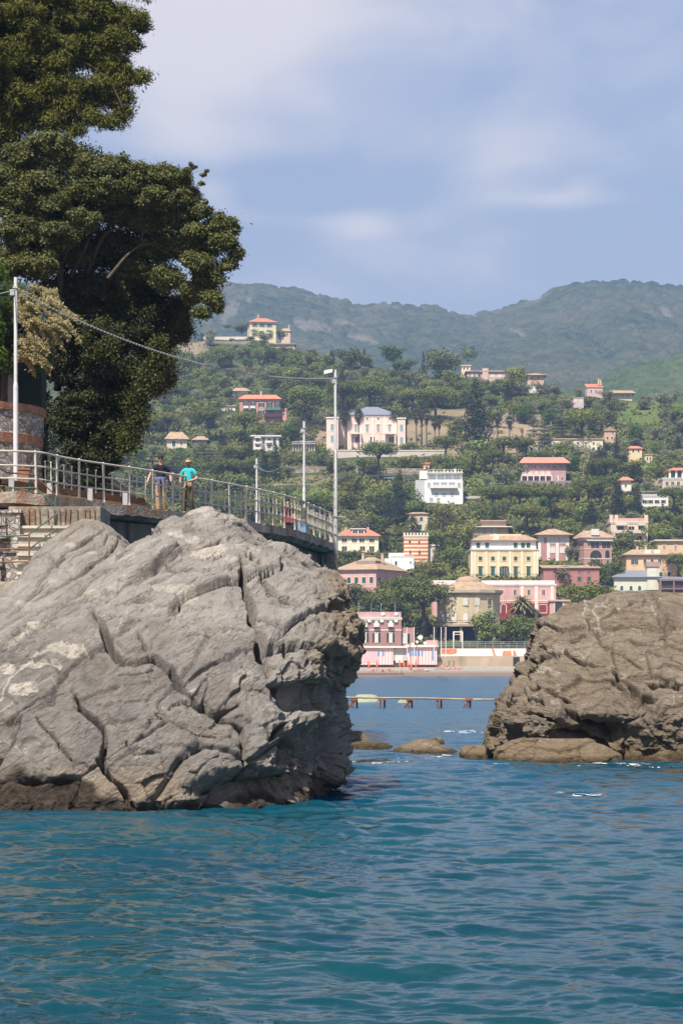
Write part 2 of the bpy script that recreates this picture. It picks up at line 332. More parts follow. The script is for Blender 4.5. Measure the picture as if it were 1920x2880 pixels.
def build_hill():
    pxs = np.arange(-900, 2900, 9.0); ts = np.concatenate([np.linspace(0, 1, 150), [1.006, 1.02, 1.05, 1.1]])
    V = []; BR = []; GR = []
    for t in ts:
        cr = np.interp(pxs, [c[0] for c in CREST], [c[1] for c in CREST])
        py = 1935 + (cr - 1935) * min(t, 1.0); d = interp(py, DT)
        if t > 1: d = d + (t - 1) * 3000
        x = (pxs - CX) / F * d; z = EYE + (HY - py) / F * d
        if t > 1: z = z - (t - 1) * 900
        zn = fbm(np.stack([x / 14, d / 14, x * 0], -1), 3, 2) * 1.3 * smooth(640, 760, d)
        V.append(np.stack([x, d, z + zn], -1)); BR.append(zone_mask(BARE_Z, pxs, py)); GR.append(zone_mask(GREEN_Z, pxs, py))
    V = np.array(V); nr, nc = V.shape[:2]; I = np.arange(nr * nc).reshape(nr, nc)
    Q = np.stack([I[:-1, :-1], I[:-1, 1:], I[1:, 1:], I[1:, :-1]], -1).reshape(-1, 4)
    m, nt, b = new_mat('hillside_ground'); N, L = nt.nodes, nt.links
    tc = N.new('ShaderNodeTexCoord')
    n1 = N.new('ShaderNodeTexNoise'); n1.inputs['Scale'].default_value = .05; n1.inputs['Detail'].default_value = 6; n1.inputs['Roughness'].default_value = .7; L.new(tc.outputs['Object'], n1.inputs['Vector'])
    r = N.new('ShaderNodeValToRGB'); e = r.color_ramp.elements; e[0].position = .36; e[0].color = (.035, .05, .018, 1); e[1].position = .74; e[1].color = (.22, .17, .10, 1)
    q = r.color_ramp.elements.new(.58); q.color = (.085, .10, .035, 1); L.new(n1.outputs[0], r.inputs[0])
    # shingle of the beach below the wall
    sp = N.new('ShaderNodeSeparateXYZ'); L.new(tc.outputs['Object'], sp.inputs[0])
    mr = N.new('ShaderNodeMapRange'); mr.inputs['From Min'].default_value = 622; mr.inputs['From Max'].default_value = 626; L.new(sp.outputs['Y'], mr.inputs[0])
    n2 = N.new('ShaderNodeTexNoise'); n2.inputs['Scale'].default_value = .6; n2.inputs['Detail'].default_value = 8; n2.inputs['Roughness'].default_value = .8; L.new(tc.outputs['Object'], n2.inputs['Vector'])
    r2 = N.new('ShaderNodeValToRGB'); e = r2.color_ramp.elements; e[0].position = .3; e[0].color = (.24, .21, .17, 1); e[1].position = .7; e[1].color = (.42, .39, .34, 1); L.new(n2.outputs[0], r2.inputs[0])
    wet = N.new('ShaderNodeMapRange'); wet.inputs['From Min'].default_value = .5; wet.inputs['From Max'].default_value = 1.3; L.new(sp.outputs['Z'], wet.inputs[0])
    w2 = N.new('ShaderNodeMixRGB'); L.new(wet.outputs[0], w2.inputs[0]); ab_ = N.new('ShaderNodeAttribute'); ab_.attribute_name = 'bare'; ag_ = N.new('ShaderNodeAttribute'); ag_.attribute_name = 'green'; r3 = N.new('ShaderNodeValToRGB'); r3.color_ramp.elements[0].color = (.20, .14, .08, 1); r3.color_ramp.elements[1].color = (.40, .31, .20, 1); L.new(n1.outputs[0], r3.inputs[0]); xb = N.new('ShaderNodeMixRGB'); L.new(ab_.outputs['Fac'], xb.inputs[0]); L.new(r.outputs[0], xb.inputs[1]); L.new(r3.outputs[0], xb.inputs[2]); xg = N.new('ShaderNodeMixRGB'); L.new(ag_.outputs['Fac'], xg.inputs[0]); L.new(xb.outputs[0], xg.inputs[1]); xg.inputs[2].default_value = (.12, .18, .04, 1); w2.inputs[1].default_value = (.22, .15, .10, 1); L.new(r2.outputs[0], w2.inputs[2])
    mx = N.new('ShaderNodeMixRGB'); L.new(mr.outputs[0], mx.inputs[0]); L.new(w2.outputs[0], mx.inputs[1]); L.new(xg.outputs[0], mx.inputs[2]); L.new(mx.outputs[0], b.inputs['Base Color'])
    b.inputs['Roughness'].default_value = .95; b.inputs['Specular IOR Level'].default_value = .1
    tag(link('hillside_terrain', np_mesh('hillside_terrain', V.reshape(-1, 3), Q, [m], attr={'bare': ('POINT', np.array(BR).ravel()), 'green': ('POINT', np.array(GR).ravel())}, smooth_=True)), kind='structure')
build_hill()
# ---------------------------------------------------------------- the mountains behind and the nearer wooded hill
def forest_mat(name, cols, scars, cell):
    m, nt, b = new_mat(name); N, L = nt.nodes, nt.links
    tc = N.new('ShaderNodeTexCoord')
    v = N.new('ShaderNodeTexVoronoi'); v.inputs['Scale'].default_value = 1 / cell; L.new(tc.outputs['Object'], v.inputs['Vector'])
    sp = N.new('ShaderNodeSeparateColor'); L.new(v.outputs['Color'], sp.inputs[0])
    n1 = N.new('ShaderNodeTexNoise'); n1.inputs['Scale'].default_value = .006; n1.inputs['Detail'].default_value = 5; L.new(tc.outputs['Object'], n1.inputs['Vector'])
    ad = N.new('ShaderNodeMath'); ad.operation = 'MULTIPLY_ADD'; L.new(sp.outputs[0], ad.inputs[0]); ad.inputs[1].default_value = .45; L.new(n1.outputs[0], ad.inputs[2])
    r = N.new('ShaderNodeValToRGB'); e = r.color_ramp.elements; e[0].position = .35; e[0].color = col4(cols[0]); e[1].position = 1; e[1].color = col4(cols[2]); q = e.new(.68); q.color = col4(cols[1]); L.new(ad.outputs[0], r.inputs[0]); out = r.outputs[0]
    at = N.new('ShaderNodeAttribute'); at.attribute_name = 'bare'
    mx = N.new('ShaderNodeMixRGB'); L.new(at.outputs['Fac'], mx.inputs[0]); L.new(out, mx.inputs[1]); mx.inputs[2].default_value = (.20, .17, .13, 1); L.new(mx.outputs[0], b.inputs['Base Color'])
    b.inputs['Roughness'].default_value = 1; b.inputs['Specular IOR Level'].default_value = 0
    bp = N.new('ShaderNodeBump'); bp.inputs['Strength'].default_value = .8; bp.inputs['Distance'].default_value = cell * .35; bp.invert = True; L.new(v.outputs['Distance'], bp.inputs['Height']); L.new(bp.outputs[0], b.inputs['Normal'])
    return m
def ridge(name, crest, d0, d1, py0, step, rows, cell, scars, mt, seed):
    px = np.arange(crest[0][0], crest[-1][0], step); cr = np.interp(px, [c[0] for c in crest], [c[1] for c in crest])
    t = np.concatenate([np.linspace(0, 1, rows), [1.03, 1.1]]); T, PXg = np.meshgrid(t, px, indexing='ij'); CR = np.broadcast_to(cr, T.shape)
    gul = ridged(np.stack([PXg / 330 + T * .8, T * 1.1, T * 0], -1), 4, seed)
    D = d0 + (d1 - d0) * np.minimum(T, 1) ** .85 + gul * (d1 - d0) * .10 * np.sin(np.pi * np.minimum(T, 1)) + np.maximum(T - 1, 0) * 3000
    PYg = py0 + (CR - py0) * np.minimum(T, 1)
    X = (PXg - CX) / F * D; Z = EYE + (HY - PYg) / F * D - np.maximum(T - 1, 0) * 2500
    f1, f2, cid, _ = worley(np.stack([X / cell, D / cell, X * 0], -1), seed)
    bare = np.zeros_like(X)
    for (x, y, rx, ry, sl) in scars:
        q = ((PXg - x) / rx) ** 2 + ((PYg - y - sl * (PXg - x)) / ry) ** 2
        bare = np.maximum(bare, .6 * smooth(1.2, .3, q + .9 * fbm(np.stack([PXg / 14, PYg / 7, X * 0], -1), 3, 3)))
    Z = Z + (1 - bare) * (cell * .36 * (np.sqrt(np.maximum(0, 1 - f1 * f1)) * (.5 + cid)) + cell * .16 * vnoise(np.stack([X / cell * 2.2, D / cell * 2.2, X * 0], -1), 4))
    nr, nc = X.shape; I = np.arange(nr * nc).reshape(nr, nc); Q = np.stack([I[:-1, :-1], I[:-1, 1:], I[1:, 1:], I[1:, :-1]], -1).reshape(-1, 4)
    tag(link(name, np_mesh(name, np.stack([X, D, Z], -1).reshape(-1, 3), Q, [mt], attr={'bare': ('POINT', bare.ravel())}, smooth_=True)), kind='structure')
ridge('mountain_range', [(-700, 830), (400, 790), (560, 800), (629, 797), (680, 806), (726, 806), (790, 814), (853, 823), (937, 848), (1021, 866), (1105, 863), (1170, 868), (1231, 872), (1270, 884), (1311, 897), (1360, 884), (1400, 877), (1450, 862), (1509, 844), (1560, 820), (1610, 804), (1680, 802), (1745, 799), (1830, 804), (1920, 810), (2700, 840)],
      1900, 3500, 1180, 3.4, 210, 15.0, [(645, 885, 26, 30, -.6), (700, 850, 10, 14, 0), (880, 925, 60, 18, .12), (960, 915, 40, 9, .2), (1020, 960, 50, 12, .3), (1330, 894, 22, 5, .1), (1500, 850, 40, 5, -.4), (1110, 873, 16, 6, 0), (1870, 885, 22, 14, .5), (1450, 940, 30, 8, .4)],
      forest_mat('mountain_forest', [(.024, .042, .018), (.056, .070, .026), (.10, .094, .052)], None, 15.0), 21)
ridge('wooded_hill', [(1500, 1150), (1640, 1098), (1690, 1074), (1750, 1050), (1800, 1034), (1850, 1020), (1920, 1000), (2100, 960), (2700, 930)],
      1500, 1850, 1180, 3.2, 100, 9.0, [], forest_mat('hill_forest', [(.03, .05, .020), (.055, .085, .030), (.09, .11, .05)], None, 9.0), 33)
# ---------------------------------------------------------------- haze
def build_haze():
    m = bpy.data.materials.new('haze'); m.use_nodes = True; nt = m.node_tree; nt.nodes.clear()
    o = nt.nodes.new('ShaderNodeOutputMaterial'); v = nt.nodes.new('ShaderNodeVolumePrincipled')
    v.inputs['Color'].default_value = HAZE_COL; v.inputs['Density'].default_value = HAZE_DEN; v.inputs['Anisotropy'].default_value = 0.0
    nt.links.new(v.outputs[0], o.inputs['Volume'])
    mb = MB().bx(-4200, 4200, -70, 5200, -4, 760); h = mb.build('haze', [m]); tag(h, kind='stuff'); h.display_type = 'WIRE'
HAZE_COL = (0.40, 0.60, 1.0, 1); HAZE_DEN = 0.00015
build_haze()
# ================================================================= ROCKS
def rock_mat(name, base, dark, tan, vein, wetc, bump=.9, tilt=36):
    m, nt, b = new_mat(name); N, L = nt.nodes, nt.links
    tc = N.new('ShaderNodeTexCoord')
    def noise(scale, det=6, ro=.6, vec=None, dist=0):
        n = N.new('ShaderNodeTexNoise'); n.inputs['Scale'].default_value = scale; n.inputs['Detail'].default_value = det; n.inputs['Roughness'].default_value = ro; n.inputs['Distortion'].default_value = dist
        L.new(vec or tc.outputs['Object'], n.inputs['Vector']); return n.outputs[0]
    def rng_(v, a, b_, c=0, d=1):
        r = N.new('ShaderNodeMapRange'); r.inputs['From Min'].default_value = a; r.inputs['From Max'].default_value = b_; r.inputs['To Min'].default_value = c; r.inputs['To Max'].default_value = d; L.new(v, r.inputs[0]); return r.outputs[0]
    def mixc(f, a, c):
        x = N.new('ShaderNodeMixRGB'); L.new(f, x.inputs[0])
        for i, q in ((1, a), (2, c)):
            if isinstance(q, tuple): x.inputs[i].default_value = col4(q)
            else: L.new(q, x.inputs[i])
        return x.outputs[0]
    def attr(n): a = N.new('ShaderNodeAttribute'); a.attribute_name = n; return a.outputs['Fac']
    mr0 = N.new('ShaderNodeMapping'); mr0.inputs['Rotation'].default_value = (0, R(tilt), 0); L.new(tc.outputs['Object'], mr0.inputs[0]); mp = N.new('ShaderNodeMapping'); mp.inputs['Scale'].default_value = (.5, .8, 2.6); L.new(mr0.outputs[0], mp.inputs[0])
    col = mixc(rng_(noise(1.1, 8, .68), .36, .66), dark, base)
    col = mixc(rng_(noise(2.0, 7, .7, mp.outputs[0], 1.2), .60, .66, 0, .32), col, tuple(min(1, v * 1.45) for v in base))
    col = mixc(attr('brown'), col, mixc(rng_(noise(2.2, 7, .7), .35, .65), tuple(v * .55 for v in dark), tuple(v * .95 for v in dark)))
    col = mixc(attr('tan'), col, mixc(rng_(noise(4, 6), .35, .7), tuple(v * .7 for v in tan), tan))
    col = mixc(rng_(noise(16, 6, .75), .60, .70, 0, .6), col, tuple(min(1, v * 1.7) for v in base))
    col = mixc(rng_(noise(8, 7, .8), .57, .67, 0, .85), col, tuple(v * .42 for v in dark))
    # thin calcite threads: ridges of a stretched noise
    nv = noise(1.5, 3, .5, mp.outputs[0], 2.2); ab = N.new('ShaderNodeMath'); ab.operation = 'SUBTRACT'; L.new(nv, ab.inputs[0]); ab.inputs[1].default_value = .5
    ab2 = N.new('ShaderNodeMath'); ab2.operation = 'ABSOLUTE'; L.new(ab.outputs[0], ab2.inputs[0])
    msk = N.new('ShaderNodeMath'); msk.operation = 'MULTIPLY'; L.new(rng_(ab2.outputs[0], .009, .002), msk.inputs[0]); L.new(rng_(noise(.9, 3), .5, .6, 0, .8), msk.inputs[1])
    col = mixc(msk.outputs[0], col, vein)
    vm = N.new('ShaderNodeMath'); vm.operation = 'MULTIPLY'; L.new(attr('vein'), vm.inputs[0]); L.new(rng_(noise(6, 7, .75), .36, .54, .0, .9), vm.inputs[1])
    col = mixc(vm.outputs[0], col, vein)
    wm = attr('wet'); col = mixc(wm, col, mixc(rng_(noise(6, 6, .7), .4, .62), tuple(v * .35 for v in wetc), wetc))
    L.new(col, b.inputs['Base Color']); L.new(rng_(wm, 0, 1, .88, .45), b.inputs['Roughness']); b.inputs['Specular IOR Level'].default_value = .3
    h1 = noise(9, 8, .72); h2 = noise(5, 6, .7, mp.outputs[0], 1.0); ad0 = N.new('ShaderNodeMath'); ad0.operation = 'ADD'; L.new(h1, ad0.inputs[0]); L.new(h2, ad0.inputs[1])
    h3 = N.new('ShaderNodeTexVoronoi'); h3.feature = 'DISTANCE_TO_EDGE'; h3.inputs['Scale'].default_value = 3.4; mpc = N.new('ShaderNodeMixRGB'); mpc.inputs[0].default_value = .25; nd = N.new('ShaderNodeTexNoise'); nd.inputs['Scale'].default_value = 3; nd.inputs['Detail'].default_value = 4; L.new(tc.outputs['Object'], nd.inputs['Vector']); L.new(mp.outputs[0], mpc.inputs[1]); L.new(nd.outputs['Color'], mpc.inputs[2]); L.new(mpc.outputs[0], h3.inputs['Vector'])
    ad = N.new('ShaderNodeMath'); ad.operation = 'MULTIPLY_ADD'; L.new(rng_(h3.outputs['Distance'], 0, .05, -.5, 0), ad.inputs[0]); ad.inputs[1].default_value = .35; L.new(ad0.outputs[0], ad.inputs[2])
    bp = N.new('ShaderNodeBump'); bp.inputs['Strength'].default_value = bump; bp.inputs['Distance'].default_value = .14; L.new(ad.outputs[0], bp.inputs['Height']); L.new(bp.outputs[0], b.inputs['Normal'])
    MATS[name] = m; return m
def seg_dist(px, py, pl):
    best = np.full(px.shape, 1e9); par = np.zeros(px.shape)
    L = len(pl) - 1
    for i in range(L):
        ax, ay = pl[i]; bx, by = pl[i + 1]; vx, vy = bx - ax, by - ay; l2 = vx * vx + vy * vy
        t = np.clip(((px - ax) * vx + (py - ay) * vy) / l2, 0, 1); d = np.hypot(px - ax - t * vx, py - ay - t * vy); m = d < best
        best = np.where(m, d, best); par = np.where(m, (i + t) / L, par)
    return best, par
def rock(name, label, rows, mt, nrow, ncol, yc, bf, seed=1, amp=1.0, strata=(36, .13), cracks=(), patches=(), veins=(), dents=(), tan=None, wet=None, brown=None, q=.62, p=.85, knob=None, back=1.0, group=None, facet=.28, cell=1.3, kind=None, block=0.0):
    """a closed boulder: a stack of rounded sections; rows (py, xl, xr) outline its widest section as seen from the water"""
    rows = np.array(rows, float); py = np.linspace(rows[0, 0], rows[-1, 0], nrow) if True else 0
    s_ = np.linspace(0, 1, nrow); py = rows[0, 0] + (rows[-1, 0] - rows[0, 0]) * (s_ ** 1.15)
    xl = np.interp(py, rows[:, 0], rows[:, 1]); xr = np.interp(py, rows[:, 0], rows[:, 2])
    Yc = interp(py, yc); B = interp(py, bf)
    nf = int(ncol * .78); ph = np.concatenate([np.linspace(math.pi, 0, nf), np.linspace(0, -math.pi, ncol - nf + 2)[1:-1]]); ncol = len(ph)
    c, s = np.cos(ph), np.sin(ph); half_m = float((xr - xl).mean() / 2 / F * Yc.mean()); b_m = float(B.mean())
    # even spacing along x over the front
    tq = np.linspace(0, math.pi, 6001); xq, yq = -np.cos(tq), np.sin(tq) ** q; hw_ = min(half_m, 2.6 * b_m); al = np.concatenate([[0], np.cumsum(np.hypot(np.diff(xq) * hw_, np.diff(yq) * b_m))]); tt_ = np.interp(np.linspace(0, al[-1], nf), al, tq)
    lf = -np.cos(tt_); cf = np.concatenate([lf, c[nf:]]); sf = np.concatenate([np.sin(tt_), s[nf:]])
    mid = (xl + xr) / 2; half = (xr - xl) / 2
    XP = mid[:, None] + half[:, None] * cf[None, :]
    S = np.sign(sf) * np.abs(sf) ** q; S = np.where(S < 0, S * back, S)
    Y = Yc[:, None] - B[:, None] * S[None, :]; PYg = np.broadcast_to(py[:, None], XP.shape)
    Z = EYE + (HY - py)[:, None] / F * Yc[:, None] + 0 * Y; X = (XP - CX) / F * Yc[:, None]
    # keep the outline: a front point is seen higher/lower than its section; correct z so the layout stays on the traced place
    P = np.stack([X, Y, Z], -1)
    qx, qy = PX(X, Y, Z)
    frontm = (sf > 0.02)[None, :] * np.ones_like(X)
    du = np.roll(P, -1, 1) - np.roll(P, 1, 1); dv = np.gradient(P, axis=0); n = np.cross(du, dv); n /= np.linalg.norm(n, axis=2)[..., None] + 1e-9
    flip = np.sign((n * np.stack([X - X.mean(), Y - Yc[:, None], Z * 0], -1)).sum(-1).mean()); n = n * flip
    for _ in range(6):
        n[:, 1:-1] = (n[:, :-2] + n[:, 1:-1] * 2 + n[:, 2:]) / 4; n[1:-1] = (n[:-2] + n[1:-1] * 2 + n[2:]) / 4
    n /= np.linalg.norm(n, axis=2)[..., None] + 1e-9
    Pn = P + seed * 13.7
    th = R(strata[0]); along = X * math.cos(th) + Z * math.sin(th); acr = -X * math.sin(th) + Z * math.cos(th) + .35 * (Y - Yc[:, None])
    warp = fbm(Pn * .6, 4, seed) * .75
    acr2 = acr + warp * .55
    D = np.zeros_like(X)
    f1, f2, cid, off = worley(np.stack([along / (cell * 1.7), Y / (cell * 1.5), acr2 / cell], -1) + .25 * np.stack([warp, warp, -warp], -1) + seed, seed)
    gx = (cid * 7.13) % 1 - .5; gz = (cid * 3.77) % 1 - .5
    D += amp * facet * ((cid - .5) * .75 + gx * off[..., 0] * 1.5 + gz * off[..., 2] * 1.5)
    D -= amp * .13 * smooth(.05, .0, f2 - f1)
    f1b, f2b, cidb, offb = worley(np.stack([along / .62, Y / .5, acr2 / .33], -1) + seed * 3.1, seed + 5)
    D += amp * facet * .30 * ((cidb - .5) + ((cidb * 9.7) % 1 - .5) * offb[..., 0] * 1.6 + ((cidb * 5.3) % 1 - .5) * offb[..., 2] * 1.2)
    D -= amp * .03 * smooth(.07, 0, f2b - f1b) * smooth(.0, .5, vnoise(Pn * .7, seed + 3))
    # bedding: little overhanging steps along the strata
    st = acr2 / .42; fr = st - np.floor(st); hs = _h(np.floor(st).astype(np.int64), np.floor(along / 2.3 + np.floor(st) * .37).astype(np.int64), np.zeros_like(st).astype(np.int64), seed) / 4294967295.
    D += amp * strata[1] * (hs - .5) * smooth(0, .12, fr) * smooth(1, .9, fr) * .55 * smooth(-.2, .4, vnoise(Pn * .5, seed + 40))
    D += amp * .13 * fbm(Pn * .55, 3, seed + 2) + amp * .035 * ridged(np.stack([along * 1.1, Y * 1.5, acr2 * 3.4], -1), 4, seed + 4) + amp * .045 * fbm(Pn * 5, 4, seed + 6, .6) + amp * .06 * np.minimum(0, fbm(Pn * 3.1, 3, seed + 16) - .12) * -1
    if knob is not None:
        km = knob(qx, qy); k1, k2, kc, ko = worley(Pn * 2.3, seed + 8); D += km * (.34 * (.5 - k1) + .18 * ridged(Pn * 3.1, 3, seed + 9)); k1, k2, kc, ko = worley(Pn * 5.1, seed + 8); D += km * .11 * (.5 - k1)
    jx = qx + 9 * fbm(Pn * 1.6, 3, seed + 11); jy = qy + 9 * fbm(Pn * 1.6 + 40, 3, seed + 12)
    for (pl, w, dep) in cracks:
        d, par = seg_dist(jx, jy, pl); ww = w * (.45 + .9 * np.abs(np.sin(par * 9 + w)) ) * smooth(-.02, .12, par) * smooth(1.02, .88, par) + 1.2
        above = 1.0
        D -= frontm * dep * 1.5 * smooth(.85, .3, d / ww)
        D -= frontm * dep * .28 * smooth(1, 0, d / (ww * 5)) * amp
    for (x, y, rx, ry, dep) in dents:
        rr = np.sqrt(((jx - x) / rx) ** 2 + ((jy - y) / ry) ** 2); D -= frontm * dep * smooth(1, 0, rr)
    edge = smooth(0, .06, s_)[:, None]
    P2 = P + n * (D * (.25 + .75 * edge))[..., None]
    vein = np.zeros_like(X)
    for (x, y, rx, ry, a) in patches:
        rr = ((jx - x) / rx) ** 2 + ((jy - y) / ry) ** 2; vein = np.maximum(vein, a * smooth(1.15, .85, rr + 1.1 * fbm(Pn * 2.0, 5, seed + 20, .65)))
    for (pl, w, a) in veins:
        d, par = seg_dist(jx, jy, pl); vein = np.maximum(vein, a * smooth(1, .5, d / (w * (.4 + .8 * (.5 + .5 * vnoise(Pn * 2.5, seed + 30))))))
    vein *= frontm
    T = np.clip(tan(qx, qy) + .25 * fbm(Pn * 1.5, 4, seed + 15) , 0, 1) if tan else np.zeros_like(X)
    Bw = np.clip(brown(qx, qy) + .45 * fbm(Pn * .9, 5, seed + 17), 0, 1) * (1 if brown else 0) if brown else np.zeros_like(X)
    Wt = np.clip(wet(qx, qy, P2[..., 2]) , 0, 1) if wet else np.zeros_like(X)
    nr, nc = X.shape; I = np.arange(nr * nc).reshape(nr, nc); J = np.roll(I, -1, 1)
    Q = np.stack([I[:-1], I[1:], J[1:], J[:-1]], -1).reshape(-1, 4)
    top = P2[0].mean(0); bot = P2[-1].mean(0); V = np.concatenate([P2.reshape(-1, 3), [top, bot]])
    tr = np.stack([I[0], J[0], np.full(nc, nr * nc), np.full(nc, nr * nc)], -1)[:, [0, 1, 2, 2]]
    capT = np.stack([I[0], J[0], np.full(nc, nr * nc)], -1); capB = np.stack([J[-1], I[-1], np.full(nc, nr * nc + 1)], -1)
    me = bpy.data.meshes.new(name); ang = None
    quads = np_mesh(name, V, Q, [mt], attr={'brown': ('POINT', np.append(Bw.ravel(), [0, 0])), 'vein': ('POINT', np.append(vein.ravel(), [0, 0])), 'tan': ('POINT', np.append(T.ravel(), [0, 0])), 'wet': ('POINT', np.append(Wt.ravel(), [0, 0]))}, smooth_=True)
    bm = bmesh.new(); bm.from_mesh(quads); bm.verts.ensure_lookup_table()
    for t3 in np.concatenate([capT, capB]): 
        try: bm.faces.new([bm.verts[i] for i in t3]).smooth = True
        except ValueError: pass
    bmesh.ops.recalc_face_normals(bm, faces=bm.faces); bm.to_mesh(quads); bm.free()
    o = link(name, quads); 
    return tag(o, label, 'rock', group, kind)
def s5(pl): return [(x * .676, 1400 + y * .676) for x, y in pl]
def big_left_rock():
    rows = [(1430, 566, 596), (1437, 553, 612), (1452, 528, 650), (1470, 505, 672), (1485, 478, 686), (1517, 424, 730), (1536, 390, 750), (1546, 372, 790), (1571, 336, 828), (1586, 312, 866), (1613, 280, 895), (1627, 262, 930), (1636, 250, 950), (1650, 232, 966), (1668, 208, 974), (1690, 184, 966), (1711, 162, 960), (1745, 122, 986), (1785, 70, 1004), (1846, -10, 994), (1880, -60, 982), (1907, -110, 972), (1941, -160, 944), (1988, -220, 954), (2049, -320, 954), (2116, -420, 974), (2157, -470, 968), (2211, -500, 940), (2255, -510, 905), (2285, -515, 800), (2330, -515, 760), (2420, -515, 700)]
    yc = [(1430, 58), (1650, 57.4), (1850, 55.5), (2100, 54.2), (2285, 54), (2420, 54)]
    bf = [(1430, .35), (1470, 1.1), (1540, 2.3), (1650, 3.9), (1800, 5.0), (1950, 5.5), (2130, 5.95), (2210, 6.15), (2285, 6.0), (2420, 5.6)]
    cr = [(s5([(1005, 270), (1012, 340), (1040, 400), (1050, 500), (1090, 580), (1122, 660), (1128, 740)]), 14, .62), (s5([(1085, 320), (1130, 370), (1180, 420), (1270, 478)]), 11, .48),
          (s5([(375, 470), (420, 520), (440, 590), (490, 650), (560, 660), (640, 630), (700, 680), (740, 730), (770, 790), (830, 850), (900, 885), (1000, 850)]), 12, .5),
          (s5([(300, 810), (340, 880), (430, 960), (437, 1000), (415, 1080), (470, 1170), (520, 1220), (555, 1290)]), 9, .36),
          (s5([(0, 640), (100, 575), (200, 500), (240, 460), (310, 400), (380, 350), (470, 290), (560, 205)]), 8, .30), (s5([(640, 295), (700, 250), (760, 205), (850, 180), (930, 150)]), 6, .25),
          (s5([(480, 490), (560, 452), (640, 438)]), 5, .18), (s5([(0, 950), (120, 890), (205, 838)]), 6, .2), (s5([(850, 830), (900, 890), (1010, 960), (1030, 1100)]), 8, .3), (s5([(1120, 780), (1200, 800), (1240, 880), (1120, 1020)]), 12, .36),
          (s5([(690, 270), (740, 300), (900, 330), (1000, 345)]), 4, .12), (s5([(580, 560), (600, 610)]), 6, .2), (s5([(480, 720), (560, 730), (640, 690)]), 4, .14), (s5([(880, 80), (930, 60), (960, 90)]), 4, .12), (s5([(1020, 250), (1075, 265), (1060, 300)]), 8, .26),
          (s5([(1010, 1010), (1030, 1110), (1020, 1240)]), 7, .3), (s5([(840, 270), (880, 262), (930, 235)]), 5, .2), (s5([(40, 500), (180, 400), (300, 315), (430, 215)]), 4, .16), (s5([(130, 570), (240, 500), (330, 445)]), 3.5, .14), (s5([(440, 430), (560, 370), (640, 335), (760, 300)]), 4, .16), (s5([(0, 760), (110, 660), (190, 610)]), 4, .15), (s5([(640, 900), (760, 960), (900, 1000)]), 3.5, .14), (s5([(150, 930), (230, 1010), (300, 1100)]), 4, .15), (s5([(760, 560), (900, 540), (1030, 550)]), 3.5, .14), (s5([(1060, 480), (1180, 560), (1230, 640)]), 4, .16), (s5([(520, 1010), (560, 1070), (660, 1060)]), 4, .12)]
    pa = [(*s5([(865, 232)])[0], 50, 27, 1), (*s5([(800, 160)])[0], 24, 12, .8), (*s5([(845, 62)])[0], 52, 13, .75), (*s5([(730, 145)])[0], 22, 8, .8), (*s5([(105, 820)])[0], 40, 17, 1), (*s5([(30, 725)])[0], 30, 20, 1), (*s5([(185, 712)])[0], 50, 13, .95),
          (*s5([(310, 665)])[0], 34, 13, .95), (*s5([(240, 645)])[0], 22, 12, .8), (*s5([(700, 392)])[0], 52, 14, .6), (*s5([(790, 405)])[0], 20, 13, .7), (*s5([(510, 272)])[0], 40, 10, .55), (*s5([(1015, 740)])[0], 34, 26, .4), (*s5([(945, 270)])[0], 24, 7, .6), (*s5([(1048, 245)])[0], 22, 14, .7), (*s5([(720, 328)])[0], 20, 6, .7), (*s5([(390, 395)])[0], 26, 9, .7), (*s5([(470, 400)])[0], 16, 8, .6), (*s5([(800, 800)])[0], 14, 10, .7), (*s5([(960, 90)])[0], 26, 8, .6), (*s5([(640, 355)])[0], 22, 6, .5), (*s5([(820, 975)])[0], 18, 4, .9)]
    ve = [(s5([(0, 650), (60, 590), (120, 545), (185, 508)]), 6, .9), (s5([(0, 860), (70, 760), (140, 690), (260, 640)]), 5, .8), (s5([(0, 830), (50, 775), (110, 725)]), 4, .7), (s5([(0, 1010), (45, 1020), (80, 1060)]), 3, .7), (s5([(470, 600), (500, 550), (530, 500)]), 5, .6), (s5([(0, 900), (60, 850), (210, 765), (235, 790)]), 3, .6), (s5([(180, 1110), (210, 1060), (225, 1030)]), 2, .5), (s5([(560, 530), (640, 500), (760, 470)]), 2.5, .4)]
    de = [(930, 2120, 190, 170, .95), (760, 2230, 280, 85, 1.2), (560, 2290, 120, 50, .3), (865, 1960, 120, 60, .55), (960, 1900, 60, 90, .35), (840, 2090, 60, 110, .5)]
    def tan_(x, y): return np.clip(.75 * smooth(2120, 2215, y) * smooth(700, 420, x) + .85 * smooth(840, 960, x + (y - 1800) * .05) * smooth(2020, 1800, y) + .8 * smooth(2120, 2240, y) * smooth(600, 800, x), 0, .9)
    def wet_(x, y, z): return smooth(.42, .15, z + .3 * fbm(np.stack([x / 60, y / 60, x * 0], -1), 3, 6) - .55 * smooth(380, 120, x))
    def knob(x, y): return smooth(800, 960, x + .25 * (y - 1700)) * .75 + .6 * smooth(700, 880, x) * smooth(1920, 2060, y)
    rock('grey_rock', 'huge grey boulder with white calcite patches rising from the water under the promenade', rows, M_GREY, 560, 940, yc, bf, seed=4, amp=.85, brown=lambda x, y: .95 * smooth(1740, 1960, y + .12 * (700 - x)) * smooth(2230, 2130, y) * smooth(900, 620, x) - .12, cracks=cr, patches=pa, veins=ve, dents=de, tan=tan_, wet=wet_, knob=knob, q=.55, facet=.36, cell=1.7)
M_GREY = rock_mat('grey_limestone', (.40, .368, .325), (.265, .238, .207), (.33, .25, .165), (.60, .54, .445), (.10, .072, .048))
M_TAN = rock_mat('brown_limestone', (.335, .275, .205), (.22, .178, .132), (.27, .19, .10), (.58, .52, .43), (.13, .09, .045), 1.0, -14)
big_left_rock()
